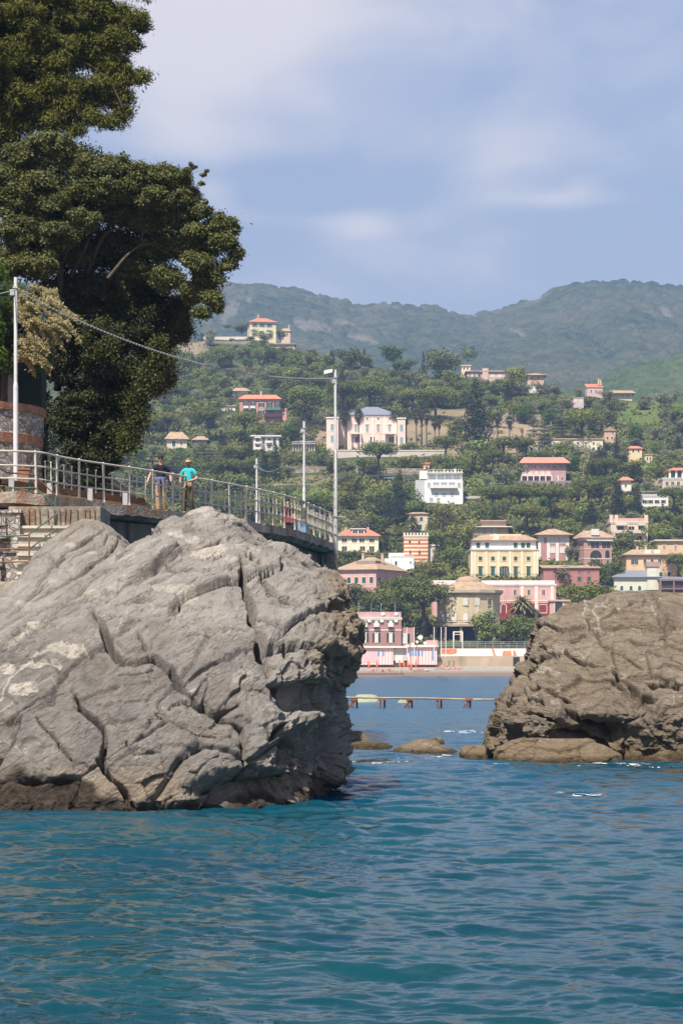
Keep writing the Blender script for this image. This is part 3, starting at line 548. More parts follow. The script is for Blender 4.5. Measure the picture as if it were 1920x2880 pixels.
# the second slab, leaning behind the big boulder
rock('grey_rock', 'smooth grey slab with a pointed top between the stone steps and the huge boulder',
     [(1462, 232, 262), (1470, 218, 280), (1490, 186, 312), (1520, 140, 350), (1545, 120, 372), (1570, 95, 400), (1600, 80, 420), (1640, 60, 440), (1690, 5, 450), (1740, -60, 450), (1800, -140, 450), (1900, -300, 450), (2000, -400, 450), (2330, -420, 450)],
     M_GREY, 220, 300, [(1462, 60.3), (1600, 60), (1800, 59.2), (2330, 57)], [(1462, .25), (1500, .9), (1560, 1.5), (1700, 2.4), (1850, 3.6), (2330, 4)], seed=9, amp=.6, facet=.18, cell=1.1, q=.7,
     cracks=[([(95, 1690), (190, 1640), (300, 1560), (340, 1510)], 4, .12), ([(60, 1700), (140, 1600), (240, 1520), (300, 1490)], 5, .14), ([(20, 1730), (120, 1650)], 5, .14)],
     patches=[(195, 1535, 20, 7, .6), (262, 1555, 12, 8, .6), (150, 1635, 14, 8, .5), (70, 1690, 30, 6, .6)], tan=lambda x, y: .35 * smooth(1600, 1470, y))
def right_rock():
    rows = [(1664, 1728, 1765), (1672, 1690, 2050), (1688, 1655, 2250), (1702, 1632, 2350), (1720, 1600, 2400), (1738, 1562, 2430), (1748, 1536, 2440), (1760, 1518, 2450), (1785, 1510, 2460), (1800, 1506, 2460), (1830, 1500, 2460), (1860, 1490, 2460), (1900, 1466, 2460), (1925, 1450, 2460), (1940, 1440, 2460), (1955, 1424, 2460), (1990, 1410, 2460), (2030, 1398, 2460), (2070, 1392, 2460), (2100, 1384, 2460), (2150, 1392, 2460), (2200, 1396, 2460), (2260, 1400, 2460)]
    yc = [(1664, 79), (1800, 78), (2000, 76.5), (2260, 76)]
    bf = [(1664, .4), (1690, 1.2), (1740, 2.2), (1850, 3.6), (2000, 4.2), (2100, 3.6), (2150, 4.2), (2260, 4.4)]
    s7 = lambda pl: [(1280 + x * .408, 1600 + y * .408) for x, y in pl]
    cr = [(s7([(800, 480), (860, 440), (900, 430)]), 9, .35), (s7([(1140, 270), (1230, 230), (1330, 225), (1420, 190)]), 5, .2), (s7([(1340, 800), (1430, 795), (1568, 815)]), 6, .3), (s7([(1100, 750), (1200, 820), (1290, 870), (1390, 890)]), 10, .35),
          (s7([(700, 1130), (800, 1160), (900, 1190), (1050, 1240), (1200, 1290)]), 8, .4), (s7([(760, 960), (850, 1060), (960, 1110), (1080, 1210)]), 16, .5), (s7([(430, 720), (500, 650), (530, 620)]), 10, .35), (s7([(1230, 270), (1330, 300), (1450, 420)]), 3, .15), (s7([(1060, 400), (1200, 380), (1400, 400), (1568, 370)]), 3, .12), (s7([(1200, 480), (1350, 490), (1500, 440)]), 4, .18), (s7([(600, 560), (760, 600), (900, 680), (1060, 720)]), 5, .22), (s7([(520, 830), (640, 860), (800, 930)]), 6, .25), (s7([(1000, 560), (1150, 600), (1300, 700)]), 4, .2), (s7([(900, 330), (960, 450), (1010, 560)]), 5, .22), (s7([(450, 980), (560, 1010), (700, 1060)]), 6, .25), (s7([(1250, 560), (1400, 600), (1568, 640)]), 4, .18)]
    pa = [(*s7([(610, 690)])[0], 22, 18, .6), (*s7([(700, 745)])[0], 18, 10, .6), (*s7([(690, 560)])[0], 26, 12, .45), (*s7([(720, 850)])[0], 10, 12, .6), (*s7([(570, 910)])[0], 8, 7, .7), (*s7([(690, 950)])[0], 14, 10, .5), (*s7([(1270, 745)])[0], 8, 4, .7), (*s7([(1160, 740)])[0], 14, 5, .6), (*s7([(620, 400)])[0], 20, 12, .35)]
    ve = [(s7([(880, 330), (910, 260), (900, 300), (1060, 290), (1200, 250), (1330, 210)]), 3, .85), (s7([(740, 500), (850, 490), (890, 455), (1000, 455), (1130, 400)]), 3, .8), (s7([(950, 300), (1000, 390)]), 4, .8), (s7([(820, 590), (890, 630), (940, 570)]), 3, .8), (s7([(1340, 220), (1370, 330)]), 3, .6), (s7([(1200, 640), (1340, 620)]), 3, .5), (s7([(930, 410), (920, 460)]), 4, .8), (s7([(1490, 940), (1520, 840), (1568, 770)]), 3, .5), (s7([(1040, 200), (1050, 270)]), 3, .6), (s7([(890, 330), (900, 370), (1000, 380)]), 3, .7)]
    de = [(1680, 2060, 150, 60, .55), (1440, 2080, 50, 50, .5), (1830, 1990, 110, 50, .3), (1460, 1900, 26, 60, .5)]
    rock('brown_rock', 'large brown boulder laced with thin white veins, across the channel from the huge grey boulder', rows, M_TAN, 420, 700, yc, bf, seed=14, amp=.95, brown=lambda x, y: .55 * smooth(1880, 2020, y) - .1, cracks=cr, patches=pa, veins=ve, dents=de, tan=lambda x, y: .8 * smooth(2050, 2140, y) + .15, wet=lambda x, y, z: smooth(.5, .1, z + .2 * fbm(np.stack([x / 50, y / 50, x * 0], -1), 3, 6)), strata=(-14, .16), q=.5, facet=.36, cell=1.25,
         knob=lambda x, y: .45 * smooth(1640, 1480, x) + .5 * smooth(1930, 2010, y) * smooth(1640, 1760, x) + .1)
right_rock()
def small_rock(label, rows, d, th, mt, seed, amp=.5, group=None, wetz=.25, nr=90, nc=160, q=.6, tanv=.7, name='low_rock'):
    n = len(rows); y0, y1 = rows[0][0], rows[-1][0]
    bf = [(y0, th * .15), (y0 + (y1 - y0) * .3, th * .6), (y1, th)]
    rock(name, label, rows, mt, nr, nc, [(y0, d), (y1, d)], bf, seed=seed, amp=amp, facet=.2, cell=.8, q=q, tan=lambda x, y: tanv + 0 * x, wet=lambda x, y, z: smooth(wetz, wetz * .3, z), group=group)
small_rock('long low tan ledge along the foot of the brown boulder', [(2078, 1490, 1600), (2084, 1440, 1640), (2100, 1398, 1700), (2125, 1390, 1740), (2150, 1390, 1752), (2175, 1392, 1760), (2230, 1400, 1770)], 72.6, 1.3, M_TAN, 31)
small_rock('flat topped tan block beside the tan ledge, at the edge of the channel', [(2096, 1300, 1380), (2100, 1293, 1390), (2120, 1290, 1396), (2140, 1292, 1396), (2190, 1300, 1396)], 76.5, 1.0, M_TAN, 32, .35, q=.4)
small_rock('small rounded brown rock behind the flat topped tan block', [(2046, 1366, 1390), (2055, 1360, 1400), (2080, 1358, 1410), (2100, 1362, 1410), (2160, 1364, 1410)], 82, .7, M_TAN, 33, .3)
small_rock('triangular tan reef rock in the middle of the channel', [(2080, 1172, 1208), (2088, 1158, 1226), (2100, 1135, 1240), (2110, 1112, 1262), (2118, 1060, 1282), (2128, 1024, 1290), (2150, 1015, 1300), (2180, 1000, 1300)], 80, 1.6, M_TAN, 34, .42)
small_rock('small dark reef rock behind the triangular tan reef rock', [(2073, 1212, 1232), (2078, 1208, 1242), (2086, 1205, 1248), (2110, 1200, 1250)], 90, .6, M_TAN, 35, .25, nr=40, nc=80)
small_rock('rounded tan reef rock close behind the huge grey boulder', [(2056, 975, 1002), (2062, 960, 1018), (2078, 950, 1036), (2100, 940, 1050), (2130, 930, 1060)], 87, 1.0, M_TAN, 36, .35, nr=60, nc=100)
small_rock('flat wet reef rock lying low between the grey boulder and the triangular rock', [(2086, 1010, 1060), (2090, 990, 1080), (2098, 975, 1100), (2108, 970, 1108), (2140, 960, 1110)], 84.5, 1.0, M_TAN, 37, .25, nr=50, nc=100, wetz=.4)
small_rock('thin reddish reef rock awash at the foot of the grey boulder', [(2136, 1050, 1080), (2139, 1010, 1090), (2145, 985, 1100), (2180, 970, 1110)], 73, .6, M_TAN, 38, .22, nr=40, nc=90, wetz=.5)
small_rock('low wet rock awash in front of the brown boulder', [(2166, 1880, 1925), (2172, 1850, 2000), (2185, 1820, 2050), (2230, 1800, 2060)], 65.5, .9, M_TAN, 39, .3, nr=50, nc=90, wetz=.4)
small_rock('dark wet rock shelf lying against the foot of the huge grey boulder', [(2236, -60, 60), (2246, -200, 150), (2256, -300, 200), (2266, -300, 260), (2290, -300, 380), (2340, -300, 400)], 49.8, 1.2, M_GREY, 40, .4, wetz=.6, q=.5)
small_rock('pale greenish rock breaking the surface behind the rusty pier', [(1953, 1010, 1042), (1957, 1000, 1058), (1966, 994, 1070), (1974, 990, 1075), (1990, 985, 1080)], 188, 1.6, mat('algae_rock', (.30, .31, .20), .9, .25, 1.2, .5, 6), 41, .5, nr=40, nc=80, wetz=.1)
small_rock('pale flat rock awash beside the greenish rock', [(1968, 1124, 1138), (1970, 1120, 1144), (1976, 1116, 1150), (1990, 1112, 1156)], 184, .9, MATS['algae_rock'], 42, .3, nr=24, nc=50, wetz=.1)

def foam():
    g = np.random.default_rng(12); c = []
    for (px, py, rx, ry, n) in ((1720, 2153, 60, 3, 90), (1800, 2156, 110, 3, 60), (1420, 2152, 40, 2, 40), (1660, 2236, 40, 3, 40), (60, 2278, 130, 4, 110), (1195, 2128, 60, 3, 50), (1090, 2148, 60, 2, 40), (1310, 2060, 40, 2, 50)):
        for _ in range(n):
            x, y = px + g.normal() * rx, py + g.normal() * ry; d = F * EYE / max(60, y - HY); c.append(((x - CX) / F * d, d, .03))
    c = np.array(c); n = len(c); a = g.random(n) * 6.28; L = (.02 + .07 * g.random(n) ** 2); V = np.stack([c + np.stack([np.cos(a + k * 1.57) * L * (2.2 if k % 2 == 0 else .9), np.sin(a + k * 1.57) * L, .02 * g.random(n)], -1) for k in range(4)], 1).reshape(-1, 3)
    tag(link('foam', np_mesh('foam', V, np.arange(4 * n).reshape(n, 4), [mat('sea_foam', (.75, .78, .78), .8, .05)])), kind='stuff')
foam()
# ================================================================= PROMENADE
ZD = 7.35
def wx_(px, d): return (px - CX) / F * d
# the outer edge: posts stand at equal steps, so their spacing in the photo gives the depth of each one
POSTS = [110, 174, 236, 305, 375, 440, 498, 554, 608, 658, 702, 742, 779, 811, 840, 859, 876, 892, 909, 924, 938]
def _walk(P):
    dd = {440: 69.4}
    def nxt(px0, d0, px1, sg):
        lo, hi = d0, d0 + sg * P
        for _ in range(50):
            m = (lo + hi) / 2; L = math.hypot((px1 - CX) / F * m - (px0 - CX) / F * d0, m - d0)
            if L < P: lo = m
            else: hi = m
        return (lo + hi) / 2
    for a, b in zip(POSTS[5:], POSTS[6:]): dd[b] = nxt(a, dd[a], b, 1)
    for a, b in zip(POSTS[5:0:-1], POSTS[4::-1]): dd[b] = nxt(a, dd[a], b, -1)
    return dd
_a, _b = .8, 2.0
for _ in range(40):
    _m = (_a + _b) / 2
    if _walk(_m)[938] < 89: _a = _m
    else: _b = _m
_dd = _walk(_m); print('post spacing', _m, _dd[110])
EDGE = [(-420, _dd[110] + .9), (-250, _dd[110] + .1), (-80, _dd[110] - .5)] + [(px, _dd[px]) for px in POSTS] + [(944, 92.0), (940, 96), (910, 101.5), (858, 107.5), (790, 117), (715, 127), (600, 137)]
PATH = catmull([((px - CX) / F * d, d) for px, d in EDGE], 16)
_sl = np.concatenate([[0], np.cumsum(np.hypot(*np.diff(PATH, axis=0).T))])
def path_at(s): return np.array([np.interp(s, _sl, PATH[:, 0]), np.interp(s, _sl, PATH[:, 1])])
def path_tan(s): t = path_at(s + .05) - path_at(s - .05); return t / np.hypot(*t)
def path_off(s, o): t = path_tan(s); return path_at(s) + np.array([t[1], -t[0]]) * o      # +o = seaward
def s_at_px(px):
    i = np.argmin(np.abs(CX + F * PATH[:, 0] / PATH[:, 1] - px) + 50 * (PATH[:, 1] > 92)); return _sl[i]
S0, S1 = 1.0, _sl[-1] - .5
def ribbon(name, s0, s1, prof, mats, label=None, cat=None, step=.35, jit=0, parent=None, seed=0, mi=None, kind=None):
    """sweep a closed profile [(offset seaward, z)] along the promenade edge"""
    ss = np.linspace(s0, s1, max(2, int((s1 - s0) / step))); V = []
    for i, s in enumerate(ss):
        for j, (o, z) in enumerate(prof):
            p = path_off(s, o); V.append((p[0], p[1], z))
    V = np.array(V); k = len(prof)
    if jit: nn = fbm(V * 1.9 + seed, 3, seed); V[:, 2] += jit * nn; V[:, 1] += jit * .6 * fbm(V * 2.3, 3, seed + 3)
    f = []; m = []
    for i in range(len(ss) - 1):
        for j in range(k): f.append((i * k + j, (i + 1) * k + j, (i + 1) * k + (j + 1) % k, i * k + (j + 1) % k)); m.append(mi[j] if mi else 0)
    mb = MB(); mb.v = [tuple(v) for v in V]; mb.f = f + [tuple(range(k)), tuple(range(len(V) - 1, len(V) - k - 1, -1))]; mb.m = m + [0, 0]; mb.sm = [False] * len(mb.f)
    me = mb.mesh(name, mats); bm = bmesh.new(); bm.from_mesh(me); bmesh.ops.recalc_face_normals(bm, faces=bm.faces); bm.to_mesh(me); bm.free()
    o = link(name, me, parent); return tag(o, label, cat, kind=kind)
M_CONC = mat('weathered_concrete', (.20, .175, .14), .92, .4, 2.2, .9, 9, col2=(.36, .32, .26), stain=((.15, .065, .025), 1.5, .85))
M_DARKC = mat('sea_wall_concrete', (.17, .16, .135), .9, .35, 1.2, .5, 10, stain=((.045, .035, .025), 2.2, .85))
M_RUST = mat('rusted_slab_edge', (.33, .24, .165), .92, .35, 2.2, .9, 12, col2=(.46, .40, .33), stain=((.24, .085, .03), 1.6, .9))
M_PAVE = mat('promenade_paving', (.36, .28, .19), .9, .15, .8)
M_RAIL = mat('beige_rail_paint', (.52, .475, .40), .5, .1, 5, col2=(.60, .555, .475), stain=((.30, .17, .09), 3, .35))
M_POLE = mat('pole_paint', (.60, .58, .56), .5, .12, 2, col2=(.70, .69, .68), stain=((.36, .26, .2), 2, .4))
M_GREEN = mat('green_rail_paint', (.055, .14, .12), .5, .3, 4, stain=((.2, .09, .04), 4, .7))
M_WOOD = mat('tan_timber', (.36, .24, .13), .85, .25, 2.5, .3, 20)
M_STEEL = mat('galvanised_steel', (.45, .45, .46), .45, .1, 3, metal=.3)
M_BRICK_T = mat('terracotta_brick', (.33, .125, .07), .9, .35, 4, .6, 16, col2=(.40, .22, .14), stain=((.2, .15, .12), 3, .6))
def stone_mat(name, a, b_, mortar, scale, bump=1.0):
    m, nt, b = new_mat(name); N, L = nt.nodes, nt.links; tc = N.new('ShaderNodeTexCoord')
    mp = N.new('ShaderNodeMapping'); mp.inputs['Scale'].default_value = (scale, scale, scale * 1.5); L.new(tc.outputs['Object'], mp.inputs[0])
    n0 = N.new('ShaderNodeTexNoise'); n0.inputs['Scale'].default_value = 2; L.new(mp.outputs[0], n0.inputs['Vector']); mxv = N.new('ShaderNodeMixRGB'); mxv.inputs[0].default_value = .2; L.new(mp.outputs[0], mxv.inputs[1]); L.new(n0.outputs['Color'], mxv.inputs[2])
    v = N.new('ShaderNodeTexVoronoi'); v.inputs['Scale'].default_value = 1; L.new(mxv.outputs[0], v.inputs['Vector']); e_ = N.new('ShaderNodeTexVoronoi'); e_.feature = 'DISTANCE_TO_EDGE'; e_.inputs['Scale'].default_value = 1; L.new(mxv.outputs[0], e_.inputs['Vector'])
    s = N.new('ShaderNodeSeparateColor'); L.new(v.outputs['Color'], s.inputs[0]); r = N.new('ShaderNodeValToRGB'); el = r.color_ramp.elements; el[0].color = col4(a); el[1].color = col4(b_); L.new(s.outputs[0], r.inputs[0])
    n2 = N.new('ShaderNodeTexNoise'); n2.inputs['Scale'].default_value = scale * 5; n2.inputs['Detail'].default_value = 5; L.new(tc.outputs['Object'], n2.inputs['Vector']); ml = N.new('ShaderNodeMixRGB'); ml.blend_type = 'OVERLAY'; ml.inputs[0].default_value = .5; L.new(r.outputs[0], ml.inputs[1]); L.new(n2.outputs['Fac'], ml.inputs[2])
    k = N.new('ShaderNodeMapRange'); k.inputs['From Min'].default_value = .02; k.inputs['From Max'].default_value = .09; L.new(e_.outputs['Distance'], k.inputs[0]); mx = N.new('ShaderNodeMixRGB'); L.new(k.outputs[0], mx.inputs[0]); mx.inputs[1].default_value = col4(mortar); L.new(ml.outputs[0], mx.inputs[2]); L.new(mx.outputs[0], b.inputs['Base Color'])
    b.inputs['Roughness'].default_value = .9; bp = N.new('ShaderNodeBump'); bp.inputs['Strength'].default_value = bump; bp.inputs['Distance'].default_value = .08; L.new(k.outputs[0], bp.inputs['Height']); L.new(bp.outputs[0], b.inputs['Normal']); MATS[name] = m; return m
M_RUBBLE = stone_mat('rubble_stone', (.20, .17, .15), (.52, .47, .42), (.30, .26, .21), 7.5)
M_FARSTONE = stone_mat('terrace_stone', (.26, .21, .15), (.44, .38, .29), (.20, .16, .11), .9, .5)
# deck, kerb slab and the recessed sea wall below it
deck = ribbon('promenade_deck', S0, S1, [(0.0, ZD), (0.0, ZD - .18), (-.2, ZD - .30), (-5.0, ZD - .36), (-5.0, ZD)], [M_PAVE, M_RUST], mi=[1, 1, 0, 0, 0], kind='structure')
wall = ribbon('sea_wall', S0, S1, [(-.46, ZD - .34), (-.40, -1.5), (-5.0, -1.5), (-5.0, ZD - .37)], [M_DARKC], 'dark streaked concrete sea wall carrying the promenade behind the grey boulder', 'wall', step=.6, jit=.05)
ribbon('kerb', S0, S1, [(.03, ZD + .07), (.05, ZD - .20), (-.28, ZD - .02), (-.28, ZD + .07)], [M_RUST], 'rust stained crumbling concrete kerb under the promenade railing', 'kerb', step=.16, jit=.075, seed=4)
tag(MB().box((wx_(934, 88.4), 88.9, 3.0), (.42, 1.0, 8.0)).build('buttress', [M_CONC]), 'tan concrete buttress at the outer end of the sea wall, under the floodlight pole', 'buttress')
# railing : tall posts, three rails, two short ball-topped balusters between posts
rail = empty('promenade_railing', (*path_at(s_at_px(440)), ZD), label='beige painted promenade railing curving away above the sea wall', cat='railing')
o_ = Vector(rail.location)
SR0, SR1 = 3.0, s_at_px(938) + 8.0
def rail_tube(h, r): return MB().tube([Vector((*path_off(s, -.12), ZD + h)) - o_ for s in np.arange(SR0, SR1, .3)], r, 8)
rail_tube(1.17, .027).build('top_rail', [M_RAIL], rail); rail_tube(.80, .022).build('middle_rail', [M_RAIL], rail); rail_tube(.46, .022).build('lower_rail', [M_RAIL], rail)
sref = s_at_px(938); SP = (sref - s_at_px(110)) / 20.0
pm = MB().tube([(0, 0, .05), (0, 0, 1.18)], .033, 8).ball((0, 0, 1.18), .04, 8).tube([(0, 0, .10), (0, 0, .16)], .05, 8).mesh('post', [M_RAIL])
bm_ = MB().tube([(0, 0, .36), (0, 0, .93)], .019, 6).ball((0, 0, .95), .034, 8).ball((0, 0, .35), .027, 8).mesh('baluster', [M_RAIL])
k0 = int((SR0 - sref) / SP) + 1; k1 = int((SR1 - sref) / SP)
for k in range(k0, k1 + 1):
    s = sref + k * SP
    for j, me in ((0, pm), (1, bm_), (2, bm_)):
        q = s + j * SP / 3
        if q > SR1: continue
        p = path_off(q, -.12); o = link('post' if j == 0 else 'baluster', me, rail, Vector((p[0], p[1], ZD)) - o_, rnd.uniform(0, 3)); o.rotation_euler.x = rnd.gauss(0, .012); o.rotation_euler.y = rnd.gauss(0, .012)
# timber guard beam along the inland side with steel posts
gb = empty('guard_beam', (*path_off(s_at_px(200), -3.6), ZD), label='tan timber guard beam on steel posts along the inland side of the promenade', cat='guard rail'); og = Vector(gb.location)
sb0, sb1 = s_at_px(-60), s_at_px(540)
def beam(h0, h1, off, th, nm, m):
    mb = MB(); ss = np.arange(sb0, sb1, .5); V = []
    for s in ss:
        a = path_off(s, off); b = path_off(s, off - th)
        V += [(a[0], a[1], ZD + h0), (a[0], a[1], ZD + h1), (b[0], b[1], ZD + h1), (b[0], b[1], ZD + h0)]
    V = [Vector(v) - og for v in V]; mb.add(V, [(i * 4 + j, i * 4 + (j + 1) % 4, i * 4 + 4 + (j + 1) % 4, i * 4 + 4 + j) for i in range(len(ss) - 1) for j in range(4)]); mb.build(nm, [m], gb)
beam(.05, .33, -1.30, .16, 'beam', M_WOOD); beam(.39, .56, -1.42, .12, 'beam', mat('dark_timber', (.14, .085, .05), .85, .3, 2, .3, 18))
for s in np.arange(sb0 + .4, sb1, 2.1):
    p = path_off(s, -1.22); MB().box((0, 0, .30), (.14, .1, .60)).build('post', [M_STEEL], gb, Vector((p[0], p[1], ZD)) - og)
# light poles
def pole(label, px, pybase_d, top=1040, lamp=False, off=.12, collar=True):
    d = pybase_d; x = (px - CX) / F * d; zt = EYE + (HY - top) / F * d
    r = empty('light_pole', (x, d, ZD), label=label, cat='pole', group=None); h = zt - ZD
    MB().tube([(0, 0, -.55), (0, 0, h * .52)], .068, 12).tube([(0, 0, h * .52), (0, 0, h * .54)], [.068, .052], 12).tube([(0, 0, h * .54), (0, 0, h)], .05, 12).build('shaft', [M_POLE], r)
    MB().box((-.08, -.02, h - .42), (.14, .10, .16)).box((0, -.06, h - .28), (.13, .05, .05)).build('bracket', [M_STEEL], r)
    if collar: MB().tube([(0, 0, .35), (0, 0, .39)], .1, 12).tube([(0, 0, 1.0), (0, 0, 1.04)], .1, 12).box((.2, 0, 1.02), (.34, .035, .035)).box((.2, 0, .37), (.34, .035, .035)).box((.06, .05, .7), (.03, .03, .7)).build('clamp', [M_STEEL], r)
    if lamp:
        lh = MB().add([(-.03, -.05, h - .05), (-.03, .05, h - .05), (-.12, .05, h - .08), (-.12, -.05, h - .08), (-.03, -.05, h + .02), (-.03, .05, h + .02), (-.12, .05, h), (-.12, -.05, h)], [(0, 1, 2, 3), (4, 7, 6, 5), (0, 4, 5, 1), (1, 5, 6, 2), (2, 6, 7, 3), (3, 7, 4, 0)]).build('lamp_bracket', [M_BRICK_T], r)
        MB().add([(-.11, -.12, h - .10), (-.11, .12, h - .10), (-.42, .12, h - .17), (-.42, -.12, h - .17), (-.11, -.12, h + .02), (-.11, .12, h + .02), (-.42, .12, h - .04), (-.42, -.12, h - .04)], [(0, 1, 2, 3), (4, 7, 6, 5), (0, 4, 5, 1), (1, 5, 6, 2), (2, 6, 7, 3), (3, 7, 4, 0)]).build('floodlight', [mat('white_enamel', (.75, .75, .74), .4, .05)], r)
    return r
pole('white painted pole standing beside the round stone terrace wall', 45, 66.6, 780, collar=False)
pole('tall pale pole with a floodlight at the outer end of the railing', 943, 88.6, 1040, lamp=True)
pole('pale pole behind the railing, between the floodlight pole and the shortest pole', 855, 107.2, 1185)
pole('shortest and farthest pale pole behind the middle of the railing', 722, 126.6, 1290)
M_WIRE = mat('wire', (.40, .40, .40), .6, .1)
def wire(label, a, b, sag, r=.012, beads=0, name='cable'):
    a, b = np.array(a), np.array(b); pts = [a + (b - a) * t - np.array([0, 0, sag * 4 * t * (1 - t)]) for t in np.linspace(0, 1, 40)]
    mb = MB().tube(pts, r, 6)
    if beads:
        for t in np.linspace(0.01, .99, beads): q = a + (b - a) * t - np.array([0, 0, sag * 4 * t * (1 - t)]); mb.ball((q[0], q[1], q[2] - .02), .032, 6)
    return tag(mb.build(name, [M_WIRE]), label, 'cable')
top1, top2, top3, top4 = W(45, 815, 66.6), W(936, 1063, 88.6), W(855, 1212, 107.2), W(722, 1310, 126.6)
wire('twisted string of small lights hanging from the white pole to the floodlight pole', top1, top2, .72, .014, 110, 'light_string')
wire('cable sagging from the floodlight pole to the next pole behind', top2, top3, .9); wire('cable sagging between the two farthest poles', top3, top4, .9)
wire('cable running out of the picture from the white pole by the terrace', top1, W(-300, 800, 60), .25)
# round stone terrace at the far left with brick bands, and the wall corner below it
tw = empty('terrace_wall', (-11.99, 72.0, ZD), label='round rubble stone terrace wall with two terracotta brick bands', cat='wall'); RT = 3.15
def zt(py, d=69.5): return EYE + (HY - py) / F * d - ZD
MB().lathe([(RT, -2.5), (RT, zt(1238)), (RT - .03, zt(1205)), (RT - .03, zt(1145)), (0.01, zt(1145))], n=40, sm=False).build('stone_drum', [M_RUBBLE], tw)
MB().lathe([(RT - .1, zt(1240)), (RT + .03, zt(1240)), (RT + .04, zt(1212)), (RT - .1, zt(1208))], n=40, sm=False).build('brick_band', [M_BRICK_T], tw)
MB().lathe([(RT - .1, zt(1147)), (RT + .02, zt(1147)), (RT + .04, zt(1126)), (RT - .35, zt(1121)), (.01, zt(1122))], n=40, sm=False).build('brick_coping', [M_BRICK_T], tw)
cab = empty('red_cabinet', W(66, 1405, 67.6), .1, 'small weathered orange cabinet fixed at the foot of the stone terrace wall', 'cabinet')
cab.location.z = ZD; MB().box((0, 0, .62), (.34, .25, .85)).box((0, -.13, .62), (.28, .02, .76)).box((0, 0, 1.07), (.40, .3, .05)).build('box', [M_BRICK_T], cab); MB().box((.09, -.15, .62), (.02, .03, .09)).build('handle', [M_STEEL], cab)
# shed behind the tamarisk
sh = empty('shed', W(30, 1110, 73.5), 0, 'dark shed with a pale door post standing behind the tamarisk', 'shed'); sh.location.z = ZD + zt(1122)
MB().box((0, .6, 1.0), (1.9, 1.2, 2.0)).build('wall', [mat('dark_green_boards', (.02, .035, .03), .8, .2)], sh); MB().box((0.05, -.03, .85), (.24, .1, 1.7)).build('door_post', [mat('pale_grey_paint', (.33, .35, .36), .6, .1)], sh); MB().box((0, .55, 2.05), (2.15, 1.5, .1)).build('roof', [mat('shed_roof', (.10, .09, .08), .9, .2)], sh)
# rubble wall, pier block and stone steps going down to the water
M_STEP = mat('stair_stone', (.36, .32, .26), .92, .25, 2.4, .7, 12, col2=(.45, .41, .34), stain=((.22, .18, .12), 1.5, .6))
M_TREAD = mat('pale_tread', (.50, .46, .38), .9, .2, 3)  # treads a paler tone than the step blocks
def wz(py, d): return EYE + (HY - py) / F * d
def wx(px, d): return (px - CX) / F * d
b1 = MB(); b1.bx(wx(40, 63.6), wx(300, 64.2), 62.6, 65.2, -1, wz(1424, 62.6)); tag(b1.build('pier_block', [M_CONC]), 'rust streaked concrete block under the railing above the stone steps', 'wall')
b2 = MB()
for i in range(40):
    w = rnd.uniform(.3, .7); h = rnd.uniform(.14, .3); b2.box((wx(-330, 62) + rnd.random() * 3.3, 62.3 + rnd.uniform(-.1, .2), rnd.uniform(5.1, 6.75)), (w, .5, h), rz=rnd.uniform(-.12, .12))
b2.bx(wx(-420, 62), wx(52, 62), 62.3, 63.8, -1, wz(1442, 62.3)); b2.bx(wx(-420, 62), wx(56, 62), 62.25, 63.9, wz(1442, 62.3) + .003, wz(1434, 62.3)); tag(b2.build('rubble_wall', [M_RUBBLE]), 'rough rubble stone wall along the left side of the steps', 'wall')
st = empty('stone_steps', (wx(150, 61.5), 62, 4.5), label='worn stone steps descending beside the rubble wall to a small landing', cat='steps'); so = Vector(st.location)
ys = [1480, 1505, 1531, 1557, 1584, 1610, 1634]
for i, y in enumerate(ys):
    d = 62.5 - i * .30; mb = MB(); x0, x1 = wx(52 + 0 * i, d), wx(262 - i * 6, d); mb.bx(x0, x1, d, d + .9, wz(y, d) - 1.2 - .02 * i, wz(y, d)); mb.v = [tuple(Vector(v) - so) for v in mb.v]; sp_ = mb.build('step', [M_STEP], st); mb = MB(); mb.bx(x0 - .03, x1 + .03, d - .07, d + .3, wz(y, d) - .055, wz(y, d) + .012); mb.v = [tuple(Vector(v) - so) for v in mb.v]; mb.build('tread', [M_TREAD], sp_)
mb = MB(); d = 60.4; mb.bx(wx(-320, d), wx(92, d), d - 1.6, d + .9, -1, wz(1640, 60)); tag(mb.build('landing', [M_STEP]), 'flat concrete landing at the bottom of the stone steps', 'landing')
# green pipe handrails of the steps
def pipes(label, posts, rails, mats):
    base = W(*posts[0][0]); r = empty('stair_railing', base, label=label, cat='railing'); bv = Vector(base)
    for a, b, m in posts: MB().tube([Vector(W(*a)) - bv, Vector(W(*b)) - bv], .022, 8).build('post', [mats[m]], r)
    for pl, m in rails: MB().tube([Vector(W(*p)) - bv for p in pl], .02, 8).build('rail', [mats[m]], r)
G = [M_GREEN, mat('rusty_pipe', (.20, .10, .055), .8, .3, 5)]
pipes('green and rusty pipe handrail following the stone steps', [((83, 1600, 61.2), (83, 1502, 61.2), 1), ((155, 1506, 62.8), (155, 1410, 62.8), 0), ((186, 1502, 62.9), (186, 1425, 62.9), 1), ((227, 1498, 63), (227, 1427, 63), 1)],
      [([(-200, 1512, 61), (0, 1509, 61.1), (78, 1506, 61.2), (130, 1468, 62.2), (186, 1427, 62.9), (240, 1428, 63)], 0), ([(85, 1543, 61.2), (188, 1466, 62.9), (240, 1465, 63)], 0), ([(86, 1580, 61.2), (150, 1535, 62.2), (190, 1500, 63)], 0), ([(-200, 1546, 61), (80, 1544, 61.2)], 1), ([(-200, 1582, 61), (80, 1580, 61.2)], 1)], G)
